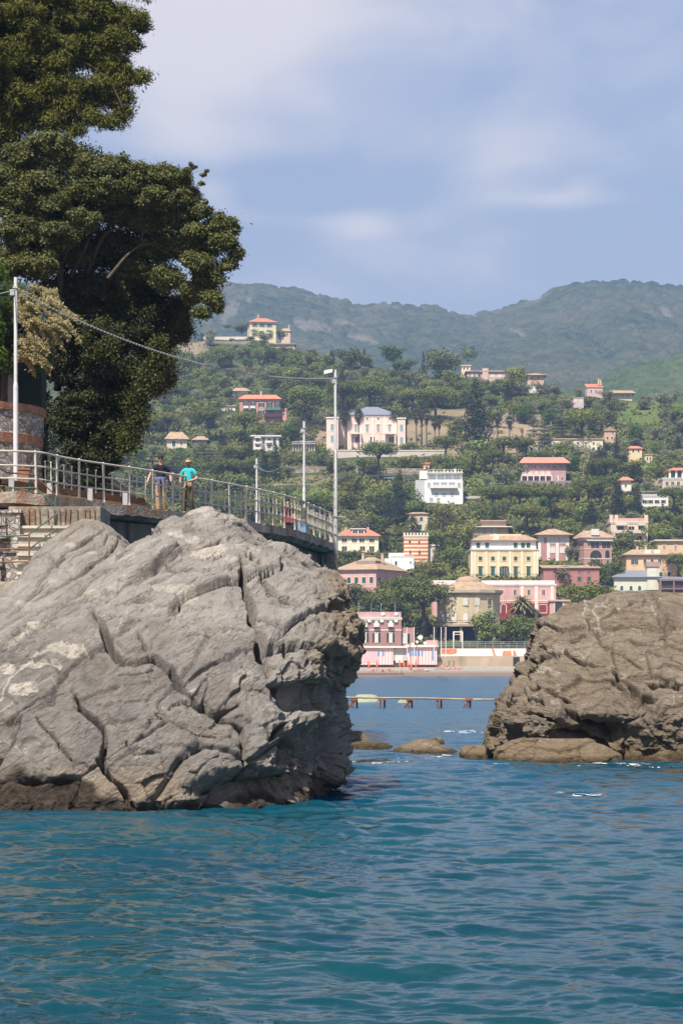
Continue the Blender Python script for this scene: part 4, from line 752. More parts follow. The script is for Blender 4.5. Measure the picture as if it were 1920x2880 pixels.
pipes('second green pipe handrail at the head of the steps, beside the white pole', [((20, 1436, 63), (26, 1370, 63), 0), ((82, 1446, 63.2), (84, 1330, 63.2), 0), ((158, 1440, 63.3), (158, 1396, 63.3), 0)],
      [([(-100, 1300, 62.6), (0, 1318, 62.9), (22, 1330, 63), (95, 1334, 63.2), (168, 1404, 63.6)], 1), ([(22, 1372, 63), (100, 1372, 63.2), (158, 1424, 63.3)], 0), ([(22, 1407, 63), (95, 1408, 63.2), (155, 1455, 63.3)], 0)], G)
pm2 = MB()
for i in range(12): x = wx(80 + i * 17 + rnd.uniform(-6, 6), 62.55); pm2.tube([(x, 62.57, wz(1432, 62.6)), (x + rnd.uniform(-.03, .03), 62.55, wz(1432, 62.6) - rnd.uniform(.2, .6))], .018, 6)
tag(pm2.build('rebar', [G[1]]), 'rusty reinforcement bars exposed on the concrete block', 'rebar')
# ------------------------------------------------ rusty jetty across the channel
M_JET = mat('rusty_jetty_steel', (.24, .085, .03), .9, .35, 1.2, .4, 6)
jt = empty('jetty', W(1200, 1990, 163), label='low rusty jetty frame on paired legs crossing the channel', cat='jetty'); jo = Vector(jt.location); d = 163.0
tops = [(940, 1962), (1075, 1963.5), (1200, 1965), (1320, 1966.5), (1450, 1967.5)]
for dy, nm in ((0, 'front_beam'), (1.3, 'rear_beam')):
    MB().tube([Vector(W(x, y, d)) + Vector((0, dy, rnd.uniform(-.03, .03))) - jo for x, y in tops], .06, 8).build(nm, [mat('bleached_beam', (.34, .26, .17), .9, .3, 1)], jt)
for i, x in enumerate([940, 996, 1075, 1152, 1235, 1318, 1400, 1440]):
    mb = MB(); z0 = wz(1965, d)
    mb.tube([(wx(x - 6, d), d, z0), (wx(x - 6, d) + rnd.uniform(-.1, .1), d, -1.2)], .065, 8); mb.tube([(wx(x + 7, d), d + 1.3, z0), (wx(x + 7, d) + rnd.uniform(-.1, .1), d + 1.3, -1.2)], .065, 8); mb.box((wx(x, d), d + .65, z0 - .05), (.5, 1.5, .13))
    if i % 2: mb.tube([(wx(x + 4, d), d, z0 - .1), (wx(x - 22, d), d + .2, -.1)], .06, 6)
    mb.v = [tuple(Vector(v) - jo) for v in mb.v]; mb.build('leg_pair', [M_JET], jt)
# ================================================================= NEAR TREES on the left bank
def build_bank():
    V = []; xs = np.linspace(-40, -2, 60); ys = np.linspace(76, 135, 60)
    for y in ys:
        for x in xs:
            edge = np.interp(y, PATH[:, 1], PATH[:, 0]) - 5.2
            t = np.clip((edge - x) / 9.0, 0, 3); V.append((x, y, ZD - .5 + 6.5 * t ** .8 * (1 if t > 0 else 0) - (3.0 if x > edge + .3 else 0) + .5 * float(vnoise(np.array([x / 3, y / 3, 0.]), 2)) * (t > 0)))
    I = np.arange(3600).reshape(60, 60); Q = np.stack([I[:-1, :-1], I[:-1, 1:], I[1:, 1:], I[1:, :-1]], -1).reshape(-1, 4)
    tag(link('bank_ground', np_mesh('bank_ground', np.array(V), Q, [mat('bank_soil', (.035, .032, .02), 1, .4, .7)], smooth_=True)), kind='structure')
build_bank()
M_BARK = mat('grey_bark', (.085, .066, .048), .9, .3, 3, .8, 12); M_BARKD = mat('dark_bark', (.07, .052, .038), .9, .3, 3, .6, 12)
L_PINE = leaf_mat('pine_needles', (.055, .070, .016), (.23, .22, .05), .25, .7, .12)
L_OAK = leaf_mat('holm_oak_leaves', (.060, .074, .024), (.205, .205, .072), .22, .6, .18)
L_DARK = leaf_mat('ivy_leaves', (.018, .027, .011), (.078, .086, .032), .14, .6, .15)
L_IVYL = leaf_mat('young_ivy_leaves', (.035, .045, .013), (.13, .135, .04), .3, .55, .2)
L_OCH = leaf_mat('ochre_leaves', (.045, .04, .014), (.14, .115, .038), .25, .5)
L_TAMG = leaf_mat('tamarisk_green', (.05, .085, .02), (.13, .19, .05), .3, .6)
L_TAMB = leaf_mat('tamarisk_plumes', (.30, .25, .115), (.60, .53, .30), .3, .8, .1)
L_AGA = leaf_mat('grey_shrub_leaves', (.04, .06, .045), (.12, .15, .12), .2, .6)
def pb(blobs, d):
    out = []
    for b in blobs:
        px, py, rx, ry = b[:4]; dd = d + (b[4] if len(b) > 4 else 0); c = W(px, py, dd); s = dd / F
        out.append((c[0], c[1], c[2], rx * s, (rx + ry) * .5 * s, ry * s))
    return out
def near_tree(name, label, cat, base, parts, limbs, bark=M_BARK, seed=1, group=None):
    g = np.random.default_rng(seed); r = empty(name, base, label=label, cat=cat, group=group); bv = np.array(base)
    for nm, blobs, n, size, m, kw in parts:
        cl = kw.pop('cl', None)
        if cl: blobs = clump(blobs, *cl, g)
        V, Q, q = leaves(blobs, n, size, g, **kw); link(nm, np_mesh(nm, V - bv, Q, [m], attr={'rnd': ('FACE', q)}), r)
    for nm, chains in limbs:
        for pts, r0, r1 in chains:
            mb = MB(); P = catmull([np.array(W(*p)) for p in pts], 5); k = len(P); P = P + .05 * np.stack([vnoise(P * .9 + i * 9, 3) for i in range(3)], -1); mb.tube([p - bv for p in P], [r0 + (r1 - r0) * i / (k - 1) for i in range(k)], 8); mb.build(nm, [bark], r)
    return r
pine = [(90, 60, 130, 95), (30, 170, 90, 110), (245, 45, 110, 70), (335, 40, 62, 48), (385, 52, 44, 26, -.5), (400, 75, 26, 15), (330, 110, 62, 42, -.3), (240, 135, 90, 55), (130, 170, 90, 70), (300, 180, 58, 42), (345, 172, 34, 22), (372, 125, 24, 16), (352, 212, 50, 36), (398, 217, 20, 18), (280, 245, 85, 42), (335, 275, 44, 42), (170, 240, 75, 36), (355, 315, 36, 24), (312, 342, 40, 26), (215, 285, 80, 30), (245, 330, 58, 22), (180, 320, 60, 24), (60, 280, 90, 80), (20, 360, 80, 70), (150, 345, 60, 28), (215, 365, 30, 16), (60, -60, 200, 90), (280, -50, 130, 60), (-60, 100, 100, 300), (120, 100, 120, 60, 1.5), (400, -20, 36, 24)]
near_tree('pine_tree', 'tall pine leaning out from the top left corner, with layered needle sprays', 'tree', W(-40, 1100, 86), [('inner_foliage', pb([(90, 130, 160, 120), (250, 120, 90, 75), (110, 290, 140, 70), (300, 250, 45, 55), (330, 60, 50, 40), (0, 330, 90, 90)], 85.5), 70000, .16, L_PINE, dict(aspect=.25, rough=.5, up=.5, shell=.4, scatter=.15)), ('crown', pb(pine, 83), 230000, .16, L_PINE, dict(cl=(9, .20, .42), aspect=.2, rough=.5, up=.5, shell=.5, scatter=.04))],
          [('trunk', [([(-60, 1100, 86), (-40, 700, 85.5), (-10, 350, 85), (20, 60, 84.5), (30, -80, 84)], .34, .16)]), ('limb', [([(0, 260, 85), (100, 150, 83.8), (210, 168, 83), (300, 215, 82.6), (345, 300, 82.4)], .11, .025), ([(20, 60, 84.5), (140, 20, 83.5), (170, 45, 83), (230, 105, 82.6)], .09, .02), ([(-10, 420, 85), (90, 310, 84), (170, 312, 83.4), (300, 300, 82.6)], .09, .02), ([(0, 300, 85), (80, 250, 84), (200, 262, 83), (280, 240, 82.6)], .07, .02), ([(10, 120, 84.5), (130, 60, 83.6), (330, 40, 82.6)], .08, .02)])], M_BARKD, 5)
oak = [(135, 405, 80, 38), (60, 440, 70, 40), (200, 440, 45, 35), (255, 470, 60, 40), (330, 470, 62, 38), (395, 490, 60, 40), (455, 490, 52, 34), (500, 510, 42, 40), (530, 555, 42, 40), (565, 590, 30, 26), (330, 530, 80, 40), (440, 555, 62, 40), (240, 530, 60, 40), (100, 520, 80, 40), (40, 560, 80, 60), (140, 580, 80, 40), (60, 650, 80, 60), (160, 660, 70, 50), (230, 620, 60, 40), (330, 600, 70, 35, 1), (420, 620, 60, 36, 1), (510, 610, 50, 32, .5), (540, 650, 46, 30), (612, 630, 48, 36), (650, 640, 30, 34), (632, 680, 46, 36), (580, 680, 44, 38, .4), (662, 715, 20, 24), (640, 745, 30, 24), (560, 740, 50, 40), (600, 780, 36, 34), (520, 700, 52, 38, 1), (440, 700, 70, 40, 1.5), (590, 840, 34, 30), (560, 880, 28, 18), (610, 865, 14, 24), (540, 820, 40, 40, .5), (470, 780, 60, 46, 1), (380, 760, 70, 40, 1.5), (20, 750, 60, 60), (100, 740, 70, 50), (300, 690, 70, 44, 1.8), (220, 720, 70, 44, 1.4), (20, 490, 60, 40)]
tw_ = [(528, 478, 12, 8), (545, 470, 9, 5), (572, 492, 9, 6), (582, 480, 6, 5), (566, 516, 10, 5), (536, 462, 6, 5), (578, 568, 8, 8)]
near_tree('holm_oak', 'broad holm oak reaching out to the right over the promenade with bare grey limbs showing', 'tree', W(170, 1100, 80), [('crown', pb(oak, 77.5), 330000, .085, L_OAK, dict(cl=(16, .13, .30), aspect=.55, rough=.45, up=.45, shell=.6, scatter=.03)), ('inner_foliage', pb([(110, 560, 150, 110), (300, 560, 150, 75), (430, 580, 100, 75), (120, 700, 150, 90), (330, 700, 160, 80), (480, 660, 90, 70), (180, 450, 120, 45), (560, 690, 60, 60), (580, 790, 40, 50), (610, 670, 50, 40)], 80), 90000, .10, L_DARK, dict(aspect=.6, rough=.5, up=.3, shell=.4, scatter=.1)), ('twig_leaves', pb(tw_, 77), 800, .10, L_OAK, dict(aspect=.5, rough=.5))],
          [('trunk', [([(165, 1100, 80), (170, 900, 79), (172, 760, 78.8), (186, 690, 78.2), (215, 610, 77.8), (225, 560, 77.8)], 0.136, 0.042)]), ('limb', [([(176, 745, 78.6), (200, 690, 78.0), (250, 600, 77.7), (330, 570, 77.9)], 0.062, 0.018), ([(200, 780, 78.8), (245, 690, 78.1), (285, 610, 77.9), (340, 590, 78.1)], 0.068, 0.018), ([(245, 770, 79.0), (300, 660, 78.1), (370, 640, 78.1)], 0.074, 0.018), ([(300, 780, 78), (380, 700, 78.2), (440, 685, 78.3)], 0.062, 0.018), ([(172, 720, 78.5), (150, 690, 78.0), (120, 690, 77.8)], 0.031, 0.012), ([(60, 560, 78.2), (110, 575, 77.6), (150, 610, 77.7)], 0.022, 0.012), ([(520, 500, 78.2), (545, 488, 78.2), (575, 482, 78.2)], 0.007, 0.004), ([(525, 530, 78.2), (560, 518, 78.2), (582, 514, 78.2)], 0.007, 0.004), ([(400, 900, 80), (470, 860, 79), (492, 840, 79)], 0.019, 0.006)])], M_BARK, 6)
dk = [(260, 820, 110, 70), (170, 840, 90, 70), (350, 830, 90, 70), (230, 920, 110, 90), (340, 930, 100, 90), (410, 920, 52, 70), (430, 990, 36, 60), (200, 1020, 80, 90), (300, 1040, 110, 90), (400, 1060, 50, 70), (250, 1130, 110, 80), (360, 1140, 60, 70), (380, 1180, 36, 50), (200, 1200, 70, 80), (300, 1210, 80, 70), (350, 1230, 44, 46), (230, 1280, 90, 60), (300, 1290, 46, 40), (180, 1330, 60, 60), (250, 1340, 50, 50), (200, 1400, 60, 60), (270, 1370, 40, 70), (100, 1180, 60, 120, 1), (110, 1350, 70, 90, 1), (420, 840, 60, 60, .5)]
lt = [(np.interp(t, [0, 1], [452, 345]) + rnd.gauss(0, 12) + 14 * math.sin(t * 9), 960 + 300 * t + rnd.gauss(0, 8), rnd.uniform(5, 15), rnd.uniform(6, 18), -.5) for t in np.linspace(0, 1, 46)] + [(rnd.uniform(230, 330), rnd.uniform(900, 1000), rnd.uniform(5, 12), rnd.uniform(6, 14), -1.0) for _ in range(12)]
oc = [(490, 895, 36, 44, .5), (515, 930, 22, 34, .5), (470, 940, 36, 34, .4), (455, 1010, 30, 36, .3), (470, 1050, 20, 40, .3), (440, 1070, 24, 36, .4), (500, 860, 30, 24, .6), (520, 880, 14, 14, .6)]
near_tree('ivy_clad_tree', 'dark ivy clad evergreen filling the space under the holm oak', 'tree', W(250, 1420, 80), [('crown', pb(dk, 79.5), 250000, .09, L_DARK, dict(cl=(11, .15, .34), aspect=.6, rough=.45, up=.3, shell=.6, scatter=.04)), ('pale_ivy', pb(lt, 78.9), 11000, .085, L_IVYL, dict(aspect=.75, rough=.6, scatter=.12)), ('ochre_foliage', pb(oc, 80), 34000, .08, L_OCH, dict(aspect=.5, rough=.5, scatter=.09))],
          [('trunk', [([(250, 1440, 80), (255, 1300, 80), (270, 1100, 80), (290, 900, 80), (310, 800, 80)], .3, .15)])], M_BARKD, 7)
tg = [(10, 900, 60, 70), (60, 860, 60, 60), (20, 1000, 40, 60), (90, 930, 50, 60), (110, 1000, 40, 50), (-40, 900, 80, 160), (30, 820, 50, 30)]
tp = []
for (x, y) in [(rnd.uniform(40, 165), rnd.uniform(800, 1010)) for _ in range(95)] + [(rnd.uniform(150, 190), rnd.uniform(870, 910)) for _ in range(9)]:
    if x > 110 and 955 < y: x -= 40
    a = math.radians(rnd.uniform(-25, 75)); L = rnd.uniform(22, 58); dz = rnd.uniform(-.7, .1)
    for t in np.linspace(0, 1, 7): tp.append((x + math.cos(a) * L * t, y + math.sin(a) * L * t + 14 * t * t, 6.5 * (1 - .6 * t) + 1, 5.5 * (1 - .55 * t) + 1, dz))
near_tree('tamarisk', 'feathery tamarisk with beige flower plumes drooping beside the white pole', 'tree', W(20, 1125, 72), [('crown', pb(tg, 72), 26000, .15, L_TAMG, dict(aspect=.16, rough=.45, up=.2, shell=.6, hang=.6)), ('flower_plumes', pb(tp, 71.6), 42000, .085, L_TAMB, dict(aspect=.3, rough=.4, up=.2, shell=.3, hang=.5, scatter=.02))],
          [('trunk', [([(10, 1130, 72.5), (20, 1000, 72.2), (60, 900, 72), (120, 860, 71.6), (215, 900, 71.3)], .10, .012), ([(20, 1020, 72.2), (60, 960, 71.8), (150, 1000, 71.4)], .06, .012), ([(30, 950, 72.2), (70, 850, 71.8), (110, 830, 71.6)], .05, .012)])], M_BARKD, 8)
near_tree('grey_shrub', 'grey green shrub growing at the right foot of the round terrace wall', 'shrub', W(155, 1400, 72), [('foliage', pb([(150, 1310, 40, 60), (170, 1350, 40, 50), (140, 1250, 18, 40), (180, 1390, 40, 40)], 72), 9000, .16, L_AGA, dict(aspect=.22, rough=.5, up=.4, shell=.5))], [('stem', [([(155, 1420, 72), (155, 1300, 72)], .06, .02)])], M_BARKD, 9)
near_tree('green_bush', 'bright green leafy branch at the very edge behind the tamarisk', 'bush', W(-40, 1000, 70.5), [('foliage', pb([(-20, 770, 34, 34), (-10, 930, 26, 60), (0, 1000, 24, 30)], 70.5), 5000, .09, leaf_mat('bright_green_leaves', (.06, .11, .015), (.16, .25, .04), .35), dict(aspect=.6, rough=.4))], [('stem', [([(-40, 1100, 70.5), (-30, 800, 70.5)], .05, .02)])], M_BARKD, 10)
# ================================================================= PEOPLE
M_SKIN = mat('skin', (.52, .31, .22), .55, .06, 8); M_HAIR = mat('dark_hair', (.035, .022, .015), .6, .2, 20); M_HAIRG = mat('grey_beard', (.16, .13, .11), .8, .2, 30)
def skin_mesh(verts, edges, radii, mats, root=0, sub=2, face_mat=None):
    me = bpy.data.meshes.new('tmp'); me.from_pydata([tuple(v) for v in verts], edges, []); o = bpy.data.objects.new('tmp', me); COL.objects.link(o)
    md = o.modifiers.new('s', 'SKIN'); md.use_smooth_shade = True; md.branch_smoothing = .6
    for i, r in enumerate(radii):
        q = me.skin_vertices[0].data[i]; q.radius = (r, r) if not hasattr(r, '__len__') else r; q.use_root = (i == root)
    sb = o.modifiers.new('u', 'SUBSURF'); sb.levels = sub; sb.render_levels = sub
    dg = bpy.context.evaluated_depsgraph_get(); out = bpy.data.meshes.new_from_object(o.evaluated_get(dg)); bpy.data.objects.remove(o); bpy.data.meshes.remove(me)
    out.materials.clear(); [out.materials.append(m) for m in mats]; out.polygons.foreach_set('use_smooth', np.ones(len(out.polygons), bool)); out.update(); return out
def person(label, loc, rz, shirt, trousers, J, h=1.75, extras=(), hair=M_HAIR, shoe=None):
    """J: joints in metres (x right of the figure as seen from the front, y towards its back, z up); front is -y"""
    r = empty('person', loc, rz, label, 'person'); k = h / 1.75
    V, E, Rr = [], [], []; ix = {}
    def add(n, p, rad, par=None):
        ix[n] = len(V); V.append(Vector(p) * k); Rr.append(tuple(q * k for q in rad) if hasattr(rad, '__len__') else rad * k)
        if par: E.append((ix[par], ix[n]))
    add('pelvis', J['pelvis'], (.135, .11)); add('waist', J['waist'], (.125, .10), 'pelvis'); add('chest', J['chest'], (.14, .10), 'waist'); add('neckb', J['neckb'], .062, 'chest'); add('neck', J['neck'], .055, 'neckb')
    add('jaw', J['jaw'], (.062, .075), 'neck'); add('head', J['head'], (.078, .098), 'jaw'); add('crown', J['crown'], (.062, .075), 'head')
    for s in ('L', 'R'):
        add('sh' + s, J['sh' + s], .048, 'chest'); add('el' + s, J['el' + s], .043, 'sh' + s); add('wr' + s, J['wr' + s], .029, 'el' + s)
        w, e = Vector(J['wr' + s]), Vector(J['el' + s]); d = (w - e).normalized(); sx = 1 if s == 'R' else -1
        side = Vector((0, -1, 0)); pal = w + d * .07; add('pa' + s, pal, (.036, .02), 'wr' + s)
        for i, (o, l) in enumerate(((-.027, .075), (-.009, .085), (.009, .08), (.026, .065))):
            a = pal + side * o * -1 + d * .03; add('f%d%s' % (i, s), a, .0095, 'pa' + s); add('g%d%s' % (i, s), a + d * l * .55 + Vector((-sx * .012, 0, 0)), .009, 'f%d%s' % (i, s)); add('h%d%s' % (i, s), a + d * l + Vector((-sx * .03, 0, 0)), .008, 'g%d%s' % (i, s))
        t = w + d * .035 + side * .03; add('t' + s, t, .011, 'wr' + s); add('u' + s, t + d * .045 + side * .02, .009, 't' + s)
        add('hp' + s, J['hp' + s], .085, 'pelvis'); add('kn' + s, J['kn' + s], .056, 'hp' + s); add('an' + s, J['an' + s], .04, 'kn' + s); add('to' + s, Vector(J['an' + s]) + Vector((0, -.16, -.045)), .035, 'an' + s)
    link('body', skin_mesh(V, E, Rr, [M_SKIN]), r)
    g = lambda n: Vector(J[n]) * k
    # face, ears, hair
    hd_ = g('head'); f = MB(); f.add([hd_ + Vector(q) * k for q in ((-.014, -.094, -.012), (.014, -.094, -.012), (0, -.124, -.020), (0, -.094, .034))], [(0, 1, 2), (1, 3, 2), (3, 0, 2), (0, 3, 1)])
    for sx in (-1, 1): f.ball(tuple(hd_ + Vector((sx * .083, .005, 0)) * k), .024 * k, 8)
    f.build('face', [M_SKIN], r); MB().box(tuple(hd_ + Vector((0, -.088, -.055)) * k), (.045 * k, .014 * k, .010 * k)).build('mouth', [mat('lips', (.30, .12, .09), .6, .05)], r)
    for ex in extras: ex(r, J, k)
    # trousers
    V, E, Rr = [], [], []; ix.clear()
    add('p', Vector(J['pelvis']) + Vector((0, 0, .06)), (.155, .13)); add('c', Vector(J['pelvis']) - Vector((0, 0, .03)), (.155, .13), 'p')
    for s in ('L', 'R'):
        add('h' + s, J['hp' + s], .10, 'c'); add('k' + s, J['kn' + s], .075, 'h' + s); add('a' + s, Vector(J['an' + s]) + Vector((0, 0, .02)), .066, 'k' + s)
    link('trousers', skin_mesh(V, E, Rr, [trousers]), r)
    V, E, Rr = [], [], []; ix.clear()
    add('p', Vector(J['pelvis']) + Vector((0, 0, .10)), (.162, .135)); add('w', J['waist'], (.155, .13), 'p'); add('c', J['chest'], (.165, .13), 'w'); add('n', Vector(J['neckb']) - Vector((0, 0, .045)), .105, 'c'); add('m', Vector(J['neckb']) + Vector((0, 0, .012)), .072, 'n')
    for s in ('L', 'R'): add('s' + s, J['sh' + s], .088, 'n'); add('e' + s, Vector(J['sh' + s]).lerp(Vector(J['el' + s]), .72), .07, 's' + s)
    link('shirt', skin_mesh(V, E, Rr, [shirt]), r)
    sm_ = shoe or mat('dark_shoe', (.05, .04, .035), .6, .1)
    for s in ('L', 'R'):
        a = Vector(J['an' + s]); V, E, Rr = [], [], []; ix.clear(); add('a', a + Vector((0, .03, -.035)), .05); add('b', a + Vector((0, -.08, -.045)), .046, 'a'); add('c', a + Vector((0, -.18, -.055)), .036, 'b'); link('shoe', skin_mesh(V, E, Rr, [sm_], sub=1), r)
    return r
def joints(**kw):
    J = dict(pelvis=(0, 0, .96), waist=(0, 0, 1.12), chest=(0, .0, 1.32), neckb=(0, .005, 1.47), neck=(0, 0, 1.52), jaw=(0, -.02, 1.575), head=(0, -.005, 1.635), crown=(0, .01, 1.695),
             shL=(-.165, 0, 1.42), shR=(.165, 0, 1.42), elL=(-.23, .02, 1.15), elR=(.23, .02, 1.15), wrL=(-.25, -.06, .91), wrR=(.25, -.06, .91), hpL=(-.09, 0, .90), hpR=(.09, 0, .90), knL=(-.10, -.03, .49), knR=(.10, -.03, .49), anL=(-.10, 0, .09), anR=(.10, 0, .09)); J.update(kw); return J
def glasses(r, J, k):
    h = Vector(J['head']) * k; mb = MB()
    for s in (-1, 1): mb.ball(tuple(h + Vector((s * .036, -.088, .016)) * k), .031 * k, 8, sz=.85); mb.box(tuple(h + Vector((s * .08, -.04, .022)) * k), (.008, .1 * k, .008))
    mb.box(tuple(h + Vector((0, -.102, .022)) * k), (.03, .008, .008)).build('sunglasses', [mat('dark_lens', (.012, .01, .01), .15, 0, spec=.6)], r)
def hair(m, drop=0.0, z0=.02):
    def f(r, J, k):
        h = Vector(J['head']) * k; g = np.random.default_rng(3); mb = MB(); pr = [(max(.001, .098 * math.sin(a)), .115 * math.cos(a)) for a in np.linspace(0, 1.75 + drop, 9)]
        mb.lathe(pr, n=14); mb.v = [tuple(Vector((v[0] * .88, v[1] * 1.06 + .014, v[2] + .012 + max(0, -v[1]) * .55)) * k * (1 + .05 * g.random()) + h) for v in mb.v]; mb.build('hair', [m], r)
    return f
def cap(m):
    def f(r, J, k):
        h = Vector(J['head']) * k; mb = MB().lathe([(.001, .125), (.05, .12), (.088, .085), (.102, .035), (.100, .02)], n=16); mb.v = [tuple(Vector((v[0] * .92, v[1] * 1.08 + .005, v[2])) * k + h) for v in mb.v]
        q = [(math.sin(a) * .08, -.10 - math.cos(a) * .075, .028 - .02 * math.cos(a)) for a in np.linspace(-1.5, 1.5, 9)]; mb.add([h + Vector(p) * k for p in q] + [h + (Vector(p) + Vector((0, 0, .012))) * k for p in q], [tuple(range(8, -1, -1)), tuple(range(9, 18))] + [(i, i + 1, i + 10, i + 9) for i in range(8)]); mb.build('cap', [m], r)
    return f
def beard(m):
    def f(r, J, k):
        h = Vector(J['jaw']) * k; mb = MB().ball((0, 0, 0), .075 * k, 12); mb.v = [tuple(Vector((v[0] * .9, min(v[1], 0.01) * .95 - .022, v[2] * .62 - .03)) + h) for v in mb.v]; mb.build('beard', [m], r)
    return f
def waist_jacket(m):
    def f(r, J, k):
        p = Vector(J['pelvis']) * k; mb = MB(); pr = [(.172, .02), (.19, .06), (.195, .11), (.18, .15)]; mb.lathe(pr, n=18); mb.v = [tuple(Vector((v[0], v[1] * .82, v[2])) * k + p) for v in mb.v]
        for sx in (-1, 1): mb.tube([p + Vector((sx * .03, -.16, .10)) * k, p + Vector((sx * .07, -.19, -.02)) * k, p + Vector((sx * .09, -.18, -.20)) * k], [.035 * k, .04 * k, .03 * k], 8)
        mb.build('tied_jacket', [m], r)
    return f
def bag(m, x=.22, z=.82, s=(.16, .22, .26)):
    def f(r, J, k):
        mb = MB().box((x * k, -.05 * k, z * k), tuple(q * k for q in s), taper=.85); mb.tube([(x * k, -.05, (z + .12) * k), (x * .4 * k, -.15, 1.2 * k), (-.12 * k, -.10, 1.45 * k)], .014, 6); mb.build('bag', [m], r)
    return f
def pl(px, d): return ((px - CX) / F * d, d, ZD + .012)
person('person in a black t-shirt and sunglasses with a jacket tied round the waist, walking', pl(452, 71.3), R(8), mat('black_tshirt', (.016, .017, .024), .9, .2, 8), mat('khaki_trousers', (.30, .21, .12), .9, .15, 6),
       joints(wrL=(-.40, -.06, .93), elL=(-.31, .03, 1.16), elR=(.29, .04, 1.16), wrR=(.30, -.06, .92), knR=(.11, -.02, .49), anR=(.12, .10, .10), knL=(-.09, -.10, .50), anL=(-.08, -.14, .08)), 1.77,
       [glasses, hair(M_HAIR), waist_jacket(mat('violet_jacket', (.14, .14, .27), .9, .2, 8)), bag(mat('dark_bag', (.03, .03, .04), .7), .27, .86, (.14, .2, .24))])
person('person in a turquoise polo shirt and tan cap, walking with one hand on the belly', pl(530, 71.6), R(-6), mat('turquoise_polo', (.035, .42, .44), .85, .1, 6), mat('olive_trousers', (.10, .075, .045), .9, .2, 6),
       joints(wrR=(.06, -.21, 1.06), elR=(.27, -.02, 1.14), waist=(0, -.03, 1.12), elL=(-.25, .02, 1.14), wrL=(-.26, -.03, .88), knL=(-.10, -.09, .50), anL=(-.10, -.12, .09), anR=(.11, .10, .10)), 1.68,
       [glasses, hair(M_HAIRG, .2), cap(mat('tan_cap', (.42, .30, .16), .9, .1)), beard(M_HAIRG)])
person('person in a dark top with a red bag, seen through the far railing', pl(809, 90), R(4), mat('maroon_top', (.05, .022, .026), .9, .2), mat('navy_trousers', (.03, .035, .07), .9, .2), joints(), 1.74, [hair(M_HAIR), bag(mat('red_bag', (.30, .03, .04), .7), .02, 1.0, (.34, .2, .26))])
person('person in an olive top and dark cap beside the one carrying a red bag', pl(849, 90.3), R(-4), mat('olive_top', (.13, .14, .05), .9, .2), mat('light_blue_shorts', (.16, .32, .55), .9, .1), joints(), 1.70, [hair(M_HAIR), glasses, cap(mat('navy_cap', (.02, .022, .045), .9))])
# ================================================================= BUILDINGS on the hillside and the shore
def plaster(name, c, st=.35): return mat(name, lin(c), .9, .10, .25, stain=(tuple(v * .62 for v in lin(c)), .5, st))
def P_(c, st=.35):
    g = sum(c) / 3; q = .52 if c[1] < 150 else .66; k = tuple(int(min(255, (g + (v - g) * q) * 1.04)) for v in c); return plaster('plaster_%d_%d_%d' % c, k, st)
M_TERRA = mat('terracotta_tiles', lin((190, 118, 94)), .9, .22, .9, .4, 3, col2=lin((208, 140, 112)))
M_TERRA2 = mat('orange_tiles', lin((204, 132, 104)), .9, .2, .9, .4, 3)
M_OLDT = mat('weathered_tiles', lin((170, 140, 112)), .95, .25, .7, .4, 3, col2=lin((190, 164, 136)))
M_SLATE = mat('grey_slates', lin((128, 130, 138)), .7, .12, .8, .3, 3)
M_WHITE = mat('white_trim', lin((226, 220, 208)), .8, .06, 1)
M_PANE = mat('window_glass', (.035, .042, .05), .12, .2, 2, spec=.6)
M_DARKIN = mat('dark_interior', (.03, .03, .032), .9, .2)
M_SHUT = mat('green_shutters', lin((62, 98, 88)), .7, .12, 2); M_SHUTD = mat('dark_green_shutters', lin((44, 66, 58)), .7, .12, 2)
M_CURT = mat('pale_curtain', lin((214, 212, 206)), .9, .08, 3); M_REDDOOR = mat('dark_red_plaster', lin((140, 62, 58)), .9, .15, .5)
BOXES = []          # (x0, x1, top, bottom, distance) : fronts kept clear of tree crowns
FOOT = []           # footprints for tree bases
WC = {}
